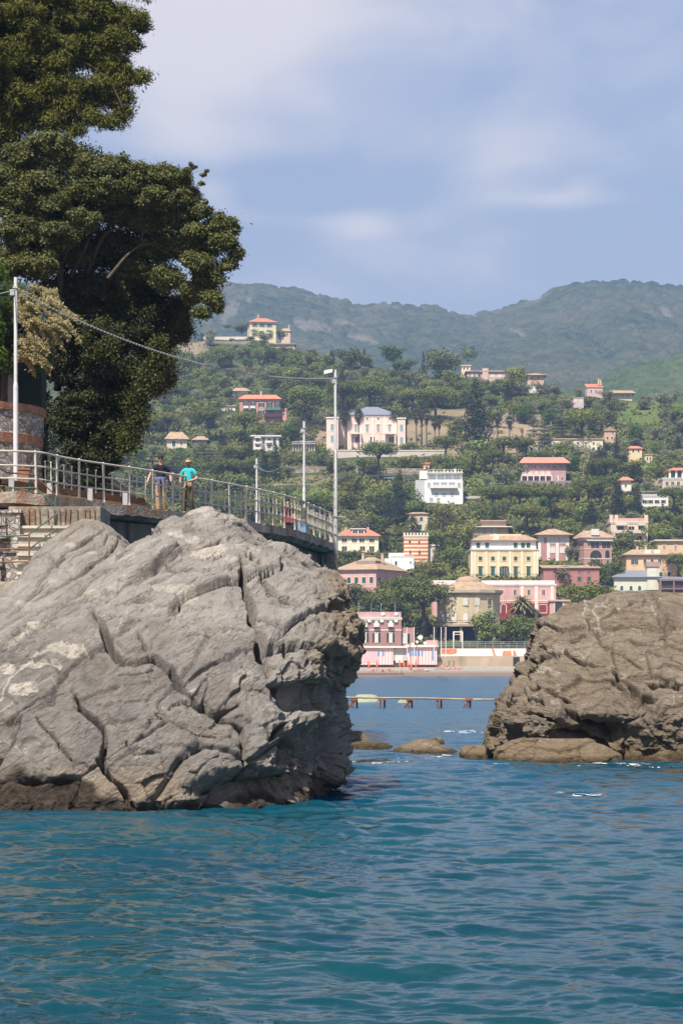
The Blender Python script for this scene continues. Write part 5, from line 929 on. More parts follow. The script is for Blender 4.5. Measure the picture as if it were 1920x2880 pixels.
def wmesh(kind, w, h, m=None):
    key = (kind, round(w, 1), round(h, 1), m.name if m else '')
    if key in WC: return WC[key]
    w, h = max(.3, key[1]), max(.3, key[2]); t = min(.16, w * .14); mb = MB()
    if kind == 'frame':
        mb.bx(-w / 2 - t, w / 2 + t, -.10, .02, -h / 2 - t * 1.2, -h / 2); mb.bx(-w / 2 - t, w / 2 + t, -.08, .02, h / 2, h / 2 + t); mb.bx(-w / 2 - t, -w / 2, -.07, .02, -h / 2, h / 2); mb.bx(w / 2, w / 2 + t, -.07, .02, -h / 2, h / 2)
        if w > .7: mb.bx(-.04, .04, -.05, .02, -h / 2, h / 2)
        ms = [m or M_WHITE]
    elif kind == 'pane': mb.bx(-w / 2, w / 2, -.025, .01, -h / 2, h / 2); ms = [m or M_PANE]
    elif kind == 'shutter': mb.bx(-w / 2, w / 2, -.09, -.012, -h / 2, h / 2); ms = [m or M_SHUT]; [mb.bx(-w / 2 + .06, w / 2 - .06, -.11, -.085, -h / 2 + h * i / 8 + .05, -h / 2 + h * i / 8 + h / 16) for i in range(8)] if h > 1 else None
    elif kind == 'arch':
        n = 10; r = w / 2; pts = [(-r, -h / 2)] + [(-r * math.cos(math.pi * i / n), h / 2 - r + r * math.sin(math.pi * i / n)) for i in range(n + 1)] + [(r, -h / 2)]
        mb.wall_poly(pts, -.03, .01); ms = [m or M_PANE]
    elif kind == 'archframe':
        n = 10; r = w / 2; r2 = r + t * 1.3; a = [(-r, -h / 2)] + [(-r * math.cos(math.pi * i / n), h / 2 - r + r * math.sin(math.pi * i / n)) for i in range(n + 1)] + [(r, -h / 2)]
        b = [(-r2, -h / 2)] + [(-r2 * math.cos(math.pi * i / n), h / 2 - r + r2 * math.sin(math.pi * i / n)) for i in range(n + 1)] + [(r2, -h / 2)]; k = len(a)
        for y in (-.08, .015): mb.add([(x, y, z) for x, z in a] + [(x, y, z) for x, z in b], [(i, i + 1, k + i + 1, k + i) if y < 0 else (k + i, k + i + 1, i + 1, i) for i in range(k - 1)])
        mb.add([(x, -.08, z) for x, z in b] + [(x, .015, z) for x, z in b], [(i, k + i, k + i + 1, i + 1) for i in range(k - 1)]); ms = [m or M_WHITE]
    elif kind == 'hood': mb.wall_poly([(-w / 2 - .25, h / 2 + .2), (w / 2 + .25, h / 2 + .2), (w / 2 + .25, h / 2 + .34), (0, h / 2 + .8), (-w / 2 - .25, h / 2 + .34)], -.3, .02); ms = [m or M_WHITE]
    WC[key] = mb.mesh(kind, ms); return WC[key]
def window(parent, u, z, w, h, style, face='f', D=0, Wd=0, cols=None):
    cols = cols or {}
    loc, rz = {'f': ((u, 0, z), 0), 'r': ((Wd / 2, u, z), math.pi / 2), 'l': ((-Wd / 2, u, z), -math.pi / 2)}[face]
    sh = cols.get('shut', M_SHUT); tr = cols.get('trim', M_WHITE); a = 'arch' in style
    f = link('window', wmesh('archframe' if a else 'frame', w, h, tr), parent, loc, rz)
    if 'closed' in style: link('shutter', wmesh('arch' if a else 'shutter', w, h, sh), f)
    else:
        link('pane', wmesh('arch' if a else 'pane', w, h, cols.get('pane')), f)
        if 'open' in style:
            for s in (-1, 1): link('shutter', wmesh('shutter', w * .5, h, sh), f, (s * w * .80, -.02, 0))
    if 'hood' in style: link('hood', wmesh('hood', w, h, tr), f)
    if 'balc' in style:
        mb = MB().bx(-w * .9, w * .9, -.9, -.09, -h / 2 - .25, -h / 2 - .1).bx(-w * .9, w * .9, -.9, -.86, -h / 2 - .1, -h / 2 + .78); link('balcony', mb.mesh('balcony', [cols.get('balc', M_WHITE)]), parent, loc, rz)
    return f
def hip(mb, x0, x1, y0, y1, z0, h, ridge=.45, top=0.0, m=0, th=.18):
    """hipped roof; ridge = part of the length that the ridge keeps; top>0 leaves a flat deck"""
    L, Dp = x1 - x0, y1 - y0; cx, cy = (x0 + x1) / 2, (y0 + y1) / 2; rx = L * ridge / 2; ry = Dp * top / 2 + .02
    v = [(x0, y0, z0 - th), (x1, y0, z0 - th), (x1, y1, z0 - th), (x0, y1, z0 - th), (x0, y0, z0), (x1, y0, z0), (x1, y1, z0), (x0, y1, z0), (cx - rx, cy - ry, z0 + h), (cx + rx, cy - ry, z0 + h), (cx + rx, cy + ry, z0 + h), (cx - rx, cy + ry, z0 + h)]
    mb.add(v, [(3, 2, 1, 0), (0, 1, 5, 4), (1, 2, 6, 5), (2, 3, 7, 6), (3, 0, 4, 7), (4, 5, 9, 8), (5, 6, 10, 9), (6, 7, 11, 10), (7, 4, 8, 11), (8, 9, 10, 11)], m)
def house(name, label, xl, xr, ye, yb, dp, wallm, roof=None, rows=(), side=(), rz=0, d=None, cols=None, corn=M_WHITE, cat='house', found=5, quoins=None, chim=(), band=(), group=None, pil=(), clear=True, yb_terrain=None):
    pc = (xl + xr) / 2; d = d or hd(yb_terrain or yb); s = F / d; a = R(rz); w = (xr - xl) / s / math.cos(a); h = (yb - ye) / s
    r = empty(name, W(pc, yb, d), a, label, cat, group); cols = cols or {}
    M_w = MB().bx(-w / 2, w / 2, 0, dp, -found, h); M_w.build('wall', [wallm], r)
    U = lambda px: (px - pc) / s / math.cos(a); Zz = lambda py: (yb - py) / s
    if corn: MB().bx(-w / 2 - .28, w / 2 + .28, -.28, dp + .28, h - .003, h + .30).bx(-w / 2 - .15, w / 2 + .15, -.15, dp + .15, h - .40, h - .004).build('cornice', [corn], r)
    z0 = h + (.303 if corn else .003); top = h
    if roof:
        kind, ytop, rm = roof[:3]; o = roof[3] if len(roof) > 3 else .7; hr = max(.3, (ye - ytop) / s - .2)
        if kind == 'hip': mb = MB(); hip(mb, -w / 2 - o, w / 2 + o, -o, dp + o, z0 + .19, hr, *(roof[4:6] if len(roof) > 4 else (.4, 0))); rf = mb.build('roof', [rm], r)
        elif kind == 'gable': mb = MB(); mb.wall_poly([(-w / 2 - o, z0 + .004), (w / 2 + o, z0 + .004), (w / 2 + o, z0 + .2), (0, z0 + hr), (-w / 2 - o, z0 + .2)], -o, dp + o); rf = mb.build('roof', [rm], r)
        elif kind == 'shed': mb = MB(); mb.add([(-w / 2 - o, -o, z0), (w / 2 + o, -o, z0), (w / 2 + o, dp + o, z0 + hr), (-w / 2 - o, dp + o, z0 + hr), (-w / 2 - o, -o, z0 + .2), (w / 2 + o, -o, z0 + .2), (w / 2 + o, dp + o, z0 + hr + .2), (-w / 2 - o, dp + o, z0 + hr + .2)], [(3, 2, 1, 0), (4, 5, 6, 7), (0, 1, 5, 4), (1, 2, 6, 5), (2, 3, 7, 6), (3, 0, 4, 7)]); rf = mb.build('roof', [rm], r)
        else: mb = MB().bx(-w / 2 - o, w / 2 + o, -o, dp + o, z0 + .003, z0 + max(.25, min(hr, .5))); rf = mb.build('roof', [rm], r)
        for (px, hh) in chim:
            MB().box((U(px), dp * .42, z0 + hr * .9 + hh / 2), (.7, .7, hh + 1.2)).box((U(px), dp * .42, z0 + hr * .9 + hh + .68), (.95, .95, .16)).build('chimney', [P_((200, 170, 140))], rf)
        BOXES.append((xl, xr, ytop, yb, d)) if clear else None
    else: BOXES.append((xl, xr, ye, yb, d)) if clear else None
    FOOT.append((xl, xr, d - 1, d + dp + 2))
    for (py, hp, pxs, wp, style) in rows:
        for px in pxs: window(r, U(px), Zz(py), wp / s / math.cos(a), hp / s, style, cols=cols)
    for (face, py, hp, fr, wm, style) in side:
        for f in fr: window(r, dp * f, Zz(py), wm, hp / s, style, face, dp, w, cols)
    for py, m in band: MB().bx(-w / 2 - .09, w / 2 + .09, -.09, dp + .09, Zz(py) - .14, Zz(py) + .14).build('string_course', [m], r)
    if pil:
        for px in pil[0]: MB().bx(U(px) - pil[1], U(px) + pil[1], -.10, .0, -.3, h - .42).build('pilaster', [pil[2]], r)
    r['_s'] = s; r['_w'] = w; r['_h'] = h; r['_d'] = d
    return r, U, Zz, w, h, s
def railing_box(parent, x0, x1, y0, y1, z, h=1.0, m=M_WHITE, name='balustrade', solid=False):
    mb = MB()
    for (a, b, c, e) in ((x0, x1, y0, y0), (x0, x0, y0, y1), (x1, x1, y0, y1)):
        if solid: mb.bx(min(a, b) - .06, max(a, b) + .06, min(c, e) - .06, max(c, e) + .06, z, z + h)
        else:
            mb.tube([(a, c, z + h), (b, e, z + h)], .05, 4); mb.tube([(a, c, z + .12), (b, e, z + .12)], .04, 4); L = math.hypot(b - a, e - c); n = max(2, int(L / .7))
            for i in range(n + 1): t = i / n; mb.tube([(a + (b - a) * t, c + (e - c) * t, z), (a + (b - a) * t, c + (e - c) * t, z + h)], .035, 4)
    return mb.build(name, [m], parent)
# ---- crest and upper left
h, U, Z, w, hh, s = house('yellow_house', 'square yellow house with a red hip roof on top of the hill at left', 703, 776, 908, 946, 12, P_((232, 206, 148)), ('hip', 892, M_TERRA, .9, .3, 0), [(915, 10, [717, 737, 757], 8, 'open'), (933, 10, [715, 757], 8, 'open balc'), (935, 9, [736], 6, 'open')], [('r', 915, 10, (.3, .7), 1.4, 'open'), ('r', 933, 10, (.3, .7), 1.4, 'open')], 9, chim=[(729, 1.6)], cols={'shut': mat('aqua_shutters', lin((96, 146, 136)), .7)})
house('tan_outbuilding', 'low tan outbuilding with a brown roof just behind the yellow house on the hilltop', 790, 816, 932, 948, 7, P_((216, 180, 150)), ('hip', 921, M_OLDT, .5, .5, 0), [(940, 6, [798, 808], 4, 'plain')], d=1330, chim=[(812, 1.5)], corn=None)
house('flat_roofed_house', 'long low house with a flat brown roof just below the yellow house', 760, 828, 969, 980, 8, P_((206, 190, 166)), ('flat', 964, M_OLDT, .9), [(975, 5, [775, 790, 806], 7, 'plain')], corn=None)
house('stone_hut', 'small pale house with a broad tan roof half hidden in trees, above the orange house', 652, 698, 1101, 1112, 8, P_((222, 214, 204)), ('hip', 1088, M_OLDT, 1.2, .4, 0), [(1106, 5, [664, 686], 5, 'plain')], corn=None)
h, U, Z, w, hh, s = house('orange_house', 'salmon orange house with an orange tiled roof and green balcony, below the hilltop at left', 674, 787, 1125, 1188, 12, P_((218, 130, 106)), ('hip', 1108, M_TERRA2, .8, .72, 0), [(1139, 16, [692, 711], 8, 'open balc'), (1139, 12, [735], 8, 'open'), (1139, 16, [758, 779], 8, 'open'), (1160, 13, [692, 711], 9, 'open'), (1160, 12, [735], 8, 'open'), (1160, 12, [765], 18, 'plain'), (1180, 7, [711, 735], 5, 'plain')], [('r', 1140, 14, (.35, .7), 1.2, 'plain')], chim=[(733, 1.2)], cols={'shut': M_SHUTD}, corn=P_((226, 170, 146)))
MB().bx(U(745), U(790), -1.3, -.02, Z(1154), Z(1152)).bx(U(745), U(790), -1.3, -1.22, Z(1152), Z(1147)).build('green_balcony', [mat('green_awning', lin((96, 128, 112)), .8)], h); MB().bx(U(742), U(790), -1.6, -.02, Z(1173), Z(1171)).bx(U(742), U(790), -1.6, -1.5, Z(1171), Z(1164)).build('dark_balcony', [mat('dark_awning', lin((90, 60, 58)), .8)], h)
house('orange_wing', 'narrow salmon side wing attached at the right of the orange house', 788, 806, 1152, 1184, 6, P_((222, 150, 124)), ('flat', 1148, P_((226, 170, 146)), .2), [(1165, 8, [797], 6, 'plain')], d=hd(1188) + 2.5, corn=None)
house('white_shed', 'small white house with a thin red roof beside the orange house', 622, 662, 1143, 1158, 7, P_((224, 220, 214)), ('shed', 1135, M_TERRA, .5), [(1151, 6, [636, 651], 4, 'plain')], corn=None)
house('grey_garage', 'low garage with a flat grey roof in front of the orange house', 643, 690, 1175, 1187, 7, P_((150, 160, 158)), ('hip', 1164, M_SLATE, .8, .8, 0), [(1181, 7, [655, 672], 7, 'plain')], corn=None)
house('cream_cottage', 'cream cottage with a wide tan roof peeping out between cedars', 470, 526, 1236, 1262, 9, P_((222, 204, 172)), ('hip', 1212, M_OLDT, 1.0, .5, 0), [(1248, 15, [489], 9, 'closed'), (1247, 9, [510], 4, 'plain')], corn=None, rz=8)
house('grey_lodge', 'grey lodge with a brown roof in shade right of the cream cottage', 545, 582, 1238, 1256, 8, P_((150, 140, 136)), ('hip', 1224, M_OLDT, .8, .4, 0), [(1247, 8, [555, 570], 5, 'plain')], corn=None)
h, U, Z, w, hh, s = house('white_modern_house', 'white flat roofed modern house with balcony panels left of the colonnade pavilion', 712, 784, 1228, 1266, 9, P_((212, 206, 196)), ('flat', 1223, M_WHITE, 1.0), [(1238, 12, [725, 757], 10, 'plain'), (1256, 9, [725, 757], 10, 'plain'), (1240, 18, [741, 772], 8, 'plain')], corn=None)
MB().bx(U(716), U(734), -.9, -.03, Z(1248), Z(1243)).bx(U(716), U(734), -.9, -.03, Z(1232), Z(1226)).bx(U(748), U(764), -.9, -.03, Z(1246), Z(1240)).bx(U(716), U(734), -.9, -.03, Z(1266), Z(1258)).build('balcony_panel', [M_WHITE], h)
h, U, Z, w, hh, s = house('pavilion', 'small open colonnade pavilion with white columns and a flat grey roof', 822, 887, 1246, 1270, 8, M_DARKIN, ('hip', 1240, mat('lead_roof', lin((160, 152, 146)), .8), .5, .5, 0), corn=P_((226, 212, 190)), cat='pavilion')
for i in range(9): MB().lathe([(.30, 0), (.26, hh - .42), (.34, hh - .41)], (U(825 + i * 7.4), -.32, 0), 10).build('column', [P_((228, 214, 192))], h)
MB().bx(-w / 2 - .6, w / 2 + .6, -.75, -.003, -1.6, -.003).build('plinth', [P_((206, 190, 160))], h)
# ---- big pink villa with palms
VP = P_((236, 200, 176)); d8 = hd(1263)
h, U, Z, w, hh, s = house('pink_villa', 'large pale pink villa with a grey slate roof and two wings behind the palms', 977, 1116, 1170, 1263, 15, VP, ('hip', 1141, M_SLATE, .5, .22, 0), [(1205, 19, [1000, 1032, 1063, 1095], 7, 'closed hood'), (1237, 18, [1005, 1047, 1100], 13, 'plain'), (1177.5, 4, [1000, 1032, 1063, 1095], 5, 'plain')], cols={'shut': mat('grey_shutters', lin((150, 160, 162)), .7)}, corn=P_((232, 214, 194)), pil=([979, 1016, 1048, 1080, 1113], .35, P_((240, 214, 192))), band=[(1219, P_((238, 212, 190)))], d=d8)
MB().bx(U(983), U(1016), -2.0, -.02, Z(1222), Z(1218)).bx(U(1079), U(1113), -2.0, -.02, Z(1222), Z(1218)).bx(U(984), U(987), -1.95, -1.6, 0, Z(1222)).bx(U(1012), U(1015), -1.95, -1.6, 0, Z(1222)).bx(U(1080), U(1083), -1.95, -1.6, 0, Z(1222)).bx(U(1109), U(1112), -1.95, -1.6, 0, Z(1222)).build('portico', [VP], h)
for (x0, x1, yt, yd, dz) in ((918, 951, 1180, -5, 0), (1117, 1139, 1180, -2.5, 0)):
    MB().bx(U(x0), U(x1), yd, 12, -5, Z(yt)).build('wing', [VP], h); MB().bx(U(x0) - .3, U(x1) + .3, yd - .3, 12.3, Z(yt) + .002, Z(yt) + .5).build('wing_cornice', [P_((232, 214, 194))], h)
MB().bx(U(951.5), U(976.5), .8, 11, -5, Z(1180)).build('recess', [VP], h)
for px, y, yd in ((934, 1205, -5), (934, 1237, -5), (1128, 1205, -2.5), (1128, 1240, -2.5)): window(h, U(px), Z(y), 1.2, 2.6, 'closed', cols={'shut': mat('grey_shutters', (0.3, .3, .3))}).location.y = yd
# ---- white hotel, pink hotel
h, U, Z, w, hh, s = house('white_hotel', 'white stepped hotel with long balconies and a cluttered roof terrace', 1194, 1301, 1351, 1418, 12, P_((226, 224, 220)), None, [(1364, 12, [1206, 1290], 8, 'plain'), (1364, 14, [1226, 1248, 1270], 17, 'plain'), (1391, 7, [1226, 1248, 1270], 8, 'plain'), (1405, 9, [1212, 1232], 8, 'plain')], corn=None, cat='hotel', cols={'pane': mat('pale_glass', lin((150, 164, 172)), .3)})
MB().bx(U(1203), U(1300), 3, 12, Z(1351) + .002, Z(1329)).build('upper_storey', [P_((222, 222, 220))], h)
for px in (1216, 1240, 1262, 1284): window(h, U(px), Z(1340), 2.2, 1.6, 'plain', cols={'pane': MATS['pale_glass']}).location.y = 3
MB().bx(U(1200), U(1303), 1.5, 12.3, Z(1329) + .003, Z(1327.5)).bx(U(1180), U(1203), 2.8, 8, Z(1345), Z(1322)).build('upper_roof', [M_WHITE], h)
railing_box(h, U(1196), U(1300), .1, 3, Z(1350), 1.1); railing_box(h, U(1203), U(1300), 2.0, 11, Z(1327), 1.0, name='roof_rail')
MB().bx(U(1209), U(1286), -1.5, -.02, Z(1372) - .2, Z(1372)).bx(U(1209), U(1286), -1.5, -1.4, Z(1372), Z(1372) + .9).build('balcony', [M_WHITE], h)
for i in range(9): MB().bx(U(1208 + i * 10), U(1208 + i * 10 + rnd.uniform(2, 6)), 4, 5.5, Z(1326.5), Z(1326.5) + rnd.uniform(.4, 1.8)).build('roof_box', [M_WHITE if i % 3 else M_STEEL], h)
MB().bx(U(1168), U(1194), .6, 8, -2, Z(1350)).build('side_block', [P_((190, 188, 184))], h); MB().bx(U(1156), U(1193.5), -1, .5, -1.5, 0).bx(U(1153), U(1193.5), -1.6, .9, .004, .5).build('garage', [M_DARKIN], h)
h, U, Z, w, hh, s = house('orange_kiosk', 'tiny orange and yellow kiosk on the road above the white hotel', 1190, 1207, 1306, 1322, 4, P_((236, 188, 96)), ('shed', 1298, mat('orange_roof', lin((190, 100, 70)), .8), .3), [(1314, 6, [1199], 5, 'plain')], corn=None, cat='kiosk')
PK = P_((204, 134, 132)); h, U, Z, w, hh, s = house('pink_hotel', 'dusky pink hotel with scalloped white awnings along its terrace and a long skylit roof', 1470, 1590, 1306, 1362, 12, PK, ('hip', 1286, mat('pinkish_tiles', lin((204, 136, 116)), .9, .15, .8), 1.6, .78, .3), [(1313, 7, [1485, 1503, 1521, 1540, 1558, 1577], 5, 'plain'), (1348, 12, [1480, 1499, 1518, 1536], 12, 'plain'), (1346, 10, [1566, 1580], 6, 'plain')], corn=P_((176, 156, 150)), cat='hotel')
for i in range(5):
    MB().lathe([(1.35, -.01), (1.35, .02)], (0, 0, 0), 4); x0 = U(1464 + i * 17); x1 = U(1464 + i * 17 + 16); n = 6
    pts = [(x0 + (x1 - x0) * k / n, Z(1338) + 1.5 * math.sin(math.pi * k / n) ** .6) for k in range(n + 1)]; MB().wall_poly(pts[::1] + [(x1, Z(1338) - .3), (x0, Z(1338) - .3)], -2.2, -.03).build('awning', [mat('cream_awning', lin((226, 210, 196)), .9)], h)
MB().bx(U(1456), U(1602), -3.0, -.02, -1.5, .15).bx(U(1456), U(1602), -3.05, -2.95, .15, 1.1).build('terrace', [P_((150, 120, 124))], h); [MB().bx(U(x) - .2, U(x) + .2, -2.3, -2.0, .15, Z(1338)).build('awning_post', [M_WHITE], h) for x in (1464, 1481, 1498, 1515, 1532, 1549, 1566)]
for x in (1495, 1507, 1522, 1538): MB().box((U(x), -.2 + 2.0, Z(1298)), (1.4, .12, 1.0)).build('skylight', [mat('skylight_frame', lin((222, 206, 160)), .6)], h)
# ---- upper right
house('yellow_cube_house', 'small yellow cube house on the ridge left of the long pink house', 1297, 1322, 1030, 1052, 8, P_((222, 200, 160)), ('flat', 1025, P_((206, 184, 144)), .4), [(1036, 6, [1304, 1314], 4, 'plain')], corn=None, d=1165)
h, U, Z, w, hh, s = house('long_pink_house', 'long pink house with white balconies on the ridge', 1312, 1419, 1046, 1066, 10, P_((212, 166, 150)), ('hip', 1039, M_OLDT, .8, .8, 0), [(1055, 8, [1326, 1340, 1370, 1384, 1404], 8, 'plain')], corn=None, cols={'pane': M_CURT})
MB().bx(U(1356), U(1372), -.8, 6, -1, Z(1036)).build('stair_tower', [P_((216, 178, 156))], h)
house('pyramid_roofed_house', 'pink house with a pale pyramid roof on the ridge right of the long pink house', 1482, 1528, 1056, 1074, 10, P_((218, 166, 138)), ('hip', 1046, M_OLDT, 1.4, .12, 0), [(1063, 7, [1492, 1513], 5, 'plain')], corn=None)
house('white_hillside_house', 'white and yellow house just below the pyramid roofed house', 1488, 1514, 1082, 1107, 8, P_((222, 212, 196)), ('flat', 1080, M_WHITE, .3), [(1090, 7, [1494, 1507], 5, 'plain'), (1101, 4, [1501], 10, 'plain')], corn=None, cols={'pane': P_((200, 170, 90))})
house('rose_house', 'rose coloured house with a red roof and turret on the right of the ridge', 1649, 1694, 1090, 1114, 9, P_((214, 168, 158)), ('shed', 1073, M_TERRA, .3), [(1101, 8, [1661, 1674], 4, 'closed')], corn=None, chim=[(1690, 1.0), (1684, 1.5)])
house('twin_tower_house', 'narrow pale pink house with two little towers on the upper right slope', 1611, 1640, 1119, 1147, 8, P_((208, 178, 166)), ('flat', 1117, P_((190, 150, 140)), .2), [(1128, 6, [1618, 1633], 4, 'plain')], corn=None, cols={'pane': M_CURT})
house('long_tan_house', 'long low house with a pale tan roof on the upper right slope', 1718, 1776, 1107, 1119, 9, P_((222, 198, 150)), ('hip', 1095, M_OLDT, 1.6, .8, 0), [(1113, 5, [1750, 1765], 6, 'plain')], corn=None)
house('gabled_orange_house', 'narrow orange house with a gable, tucked right of a spreading umbrella pine', 1698, 1730, 1212, 1246, 9, P_((216, 164, 124)), ('gable', 1198, M_OLDT, .4), [(1218, 5, [1722], 4, 'plain'), (1232, 7, [1707, 1720], 5, 'plain')], corn=None)
house('small_yellow_house', 'small yellow house with a red roof and dark windows beside dark cypresses', 1768, 1804, 1262, 1297, 8, P_((230, 200, 136)), ('hip', 1252, M_TERRA2, .5, .5, 0), [(1268, 7, [1779, 1794], 5, 'plain')], corn=None)
house('yellow_annex', 'square yellow annex to the right of the small yellow house', 1812, 1833, 1280, 1302, 6, P_((222, 196, 140)), ('flat', 1277, P_((206, 160, 120)), .3), [(1290, 9, [1819, 1827], 4, 'plain')], corn=None)
h, U, Z, w, hh, s = house('long_yellow_villa', 'long pale yellow villa mostly hidden behind pines above the pink hotel', 1458, 1694, 1236, 1272, 10, P_((222, 208, 164)), ('flat', 1231, M_OLDT, .4), [(1247, 8, list(range(1470, 1690, 22)), 6, 'plain'), (1262, 8, list(range(1470, 1690, 22)), 6, 'closed')], corn=None, clear=False)
house('orange_roofed_house', 'tall narrow white house with an orange roof between two dark conifers', 1746, 1774, 1352, 1386, 8, P_((226, 212, 186)), ('hip', 1339, M_TERRA2, .9, .4, 0), [(1366, 8, [1758], 5, 'plain')], corn=None)
h, U, Z, w, hh, s = house('balustraded_white_house', 'white house with a balustraded roof terrace at the right edge of the slope', 1798, 1878, 1394, 1424, 10, P_((228, 218, 200)), None, [(1411, 9, [1813, 1828, 1846, 1864], 6, 'open')], corn=P_((228, 222, 210)), cols={'shut': M_SHUTD}); railing_box(h, U(1798), U(1878), 0, 9, hh + .3, 1.2, solid=False)
h, U, Z, w, hh, s = house('loggia_villa', 'villa with a red roof and glazed corner loggia at the right edge', 1862, 1990, 1346, 1386, 12, P_((206, 182, 156)), None, [(1360, 12, [1874, 1890, 1906], 8, 'plain')], corn=M_WHITE)
MB().bx(U(1884), U(1960), 2, 10, hh + .302, hh + .35 + (1346 - 1324) / s).build('loggia', [M_PANE], h); [MB().bx(U(x) - .35, U(x) + .35, 1.6, 2.3, hh + .302, hh + .34 + (1346 - 1324) / s).build('pillar', [M_WHITE], h) for x in (1884, 1902, 1920, 1940)]
mb = MB(); hip(mb, U(1876), U(1968), 1, 11, hh + .36 + (1346 - 1324) / s, 1.2, .5, 0); mb.build('roof', [M_TERRA], h)
# ---- lower slope
CR = P_((234, 222, 178)); h, U, Z, w, hh, s = house('cream_house', 'cream house with a red roof and white dormer, near the end of the railing', 950, 1064, 1511, 1556, 11, CR, ('hip', 1488, M_TERRA, .9, .5, 0), [(1520, 10, [968, 996, 1017, 1045], 14, 'plain'), (1543, 13, [968, 1019, 1045], 14, 'plain')], corn=M_WHITE, cols={'trim': CR}, chim=[(972, .3), (1035, .3)])
MB().bx(U(988), U(1025), 1.5, 6, hh + .6, hh + 2.75).bx(U(984), U(1029), 1.1, 6.2, hh + 2.753, hh + 3.0).build('dormer', [M_WHITE], h); [window(h, U(x), hh + 1.75, 1.6, 1.2, 'plain').__setattr__('location', (U(x), 1.5, hh + 1.75)) for x in (998, 1015)]
ms, nt, b = new_mat('striped_plaster'); N, L = nt.nodes, nt.links; tc = N.new('ShaderNodeTexCoord'); sp = N.new('ShaderNodeSeparateXYZ'); L.new(tc.outputs['Object'], sp.inputs[0]); m1 = N.new('ShaderNodeMath'); m1.operation = 'MULTIPLY'; m1.inputs[1].default_value = 1 / 1.22; L.new(sp.outputs['Z'], m1.inputs[0]); m2 = N.new('ShaderNodeMath'); m2.operation = 'FRACT'; L.new(m1.outputs[0], m2.inputs[0]); m3 = N.new('ShaderNodeMath'); m3.operation = 'GREATER_THAN'; m3.inputs[1].default_value = .52; L.new(m2.outputs[0], m3.inputs[0]); mx = N.new('ShaderNodeMixRGB'); L.new(m3.outputs[0], mx.inputs[0]); mx.inputs[1].default_value = col4(lin((232, 206, 170))); mx.inputs[2].default_value = col4(lin((190, 104, 84))); L.new(mx.outputs[0], b.inputs['Base Color']); b.inputs['Roughness'].default_value = .9
h, U, Z, w, hh, s = house('striped_tower', 'square tower house in red and cream stripes with a crenellated cream top', 1136, 1203, 1508, 1592, 8, ms, None, [(1524, 11, [1152], 5, 'plain'), (1526, 8, [1178], 4, 'plain'), (1553, 9, [1153, 1179], 5, 'plain')], corn=P_((228, 210, 176)), cat='tower', cols={'trim': P_((214, 170, 140))})
for i in range(8): MB().bx(U(1134 + i * 9.2), U(1134 + i * 9.2 + 5), -.25, .35, hh + .303, hh + 1.1).build('merlon', [P_((228, 210, 176))], h)
MB().bx(U(1203.5), U(1232), 2, 7, -4, Z(1535)).bx(U(1202), U(1235), 1.7, 7.3, Z(1535) + .002, Z(1535) + .5).build('side_wing', [P_((228, 210, 176))], h)
house('castle_house', 'peach house with green shutters just above the striped tower', 1150, 1202, 1446, 1495, 9, P_((222, 190, 150)), ('hip', 1438, M_OLDT, .5, .5, 0), [(1460, 12, [1184], 9, 'closed'), (1482, 14, [1180], 12, 'closed')], corn=None)
h, U, Z, w, hh, s = house('white_block_house', 'plain white house below the striped tower', 1100, 1164, 1566, 1604, 9, P_((228, 226, 222)), ('flat', 1562, M_WHITE, .1), [(1584, 12, [1113], 5, 'plain'), (1582, 5, [1154], 4, 'plain')], corn=None)
MB().bx(U(1094), U(1137), 3, 10, 0, Z(1554)).build('upper_storey', [P_((228, 226, 222))], h); MB().bx(U(1073), U(1099.5), 2, 8, -2, Z(1570)).build('low_wing', [P_((222, 220, 216))], h)
PP = P_((226, 162, 148)); h, U, Z, w, hh, s = house('pink_palazzo', 'pink palazzo with green shutters and a weathered hip roof, seen on its corner', 944, 1057, 1606, 1672, 22, PP, ('hip', 1566, M_OLDT, .8, .18, 0), [(1632, 17, [960, 981, 1002, 1023, 1044], 10, 'closed')], [('r', 1633, 17, (.12, .32, .52, .72, .92), 1.5, 'closed'), ('r', 1666, 12, (.12, .32, .52, .72, .92), 1.5, 'closed')], -25, cols={'trim': P_((236, 190, 172))}, corn=P_((232, 176, 164)), chim=[(985, 1), (1040, .8)], cat='palazzo')
MB().bx(U(985), U(1040), 4, 8, hh + 1.2, hh + 3.2).build('roof_terrace', [P_((150, 130, 116))], h)
# yellow villa
YV = P_((230, 198, 130)); h, U, Z, w, hh, s = house('yellow_villa', 'grand yellow villa with green shutters, white pilasters and a set back white attic', 1323, 1513, 1547, 1625, 16, YV, None, [(1571, 12, [1350, 1385, 1417, 1449, 1485], 10, 'closed'), (1607, 25, [1350, 1385, 1449, 1485], 11, 'closed hood'), (1607, 25, [1417], 13, 'open hood')], corn=P_((206, 190, 160)), cat='villa', cols={'trim': P_((226, 206, 160))}, pil=([1326, 1334, 1367, 1401, 1433, 1467, 1502, 1510], .32, P_((240, 220, 176))))
MB().bx(U(1328), U(1508), 2, 14, hh + .305, Z(1519)).build('attic_storey', [P_((226, 222, 208))], h)
for x in (1345, 1370, 1450, 1471, 1486): f = window(h, U(x), Z(1533), 1.2, 1.6, 'closed'); f.location.y = 2
mb = MB(); hip(mb, U(1324), U(1513), 1.0, 15, Z(1518), 1.9, .66, .1); rf = mb.build('roof', [M_OLDT], h); MB().box((U(1395), 2.2, Z(1511)), (1.9, 2.4, 1.5)).build('dormer', [M_WHITE], rf); MB().bx(U(1380), U(1470), 6, 10, Z(1508), Z(1499)).build('roof_lantern', [P_((230, 200, 140))], rf)
railing_box(h, U(1325), U(1513), -1.2, 0, 0.02, 1.1, mat('dark_iron', (.05, .05, .05), .6)); 
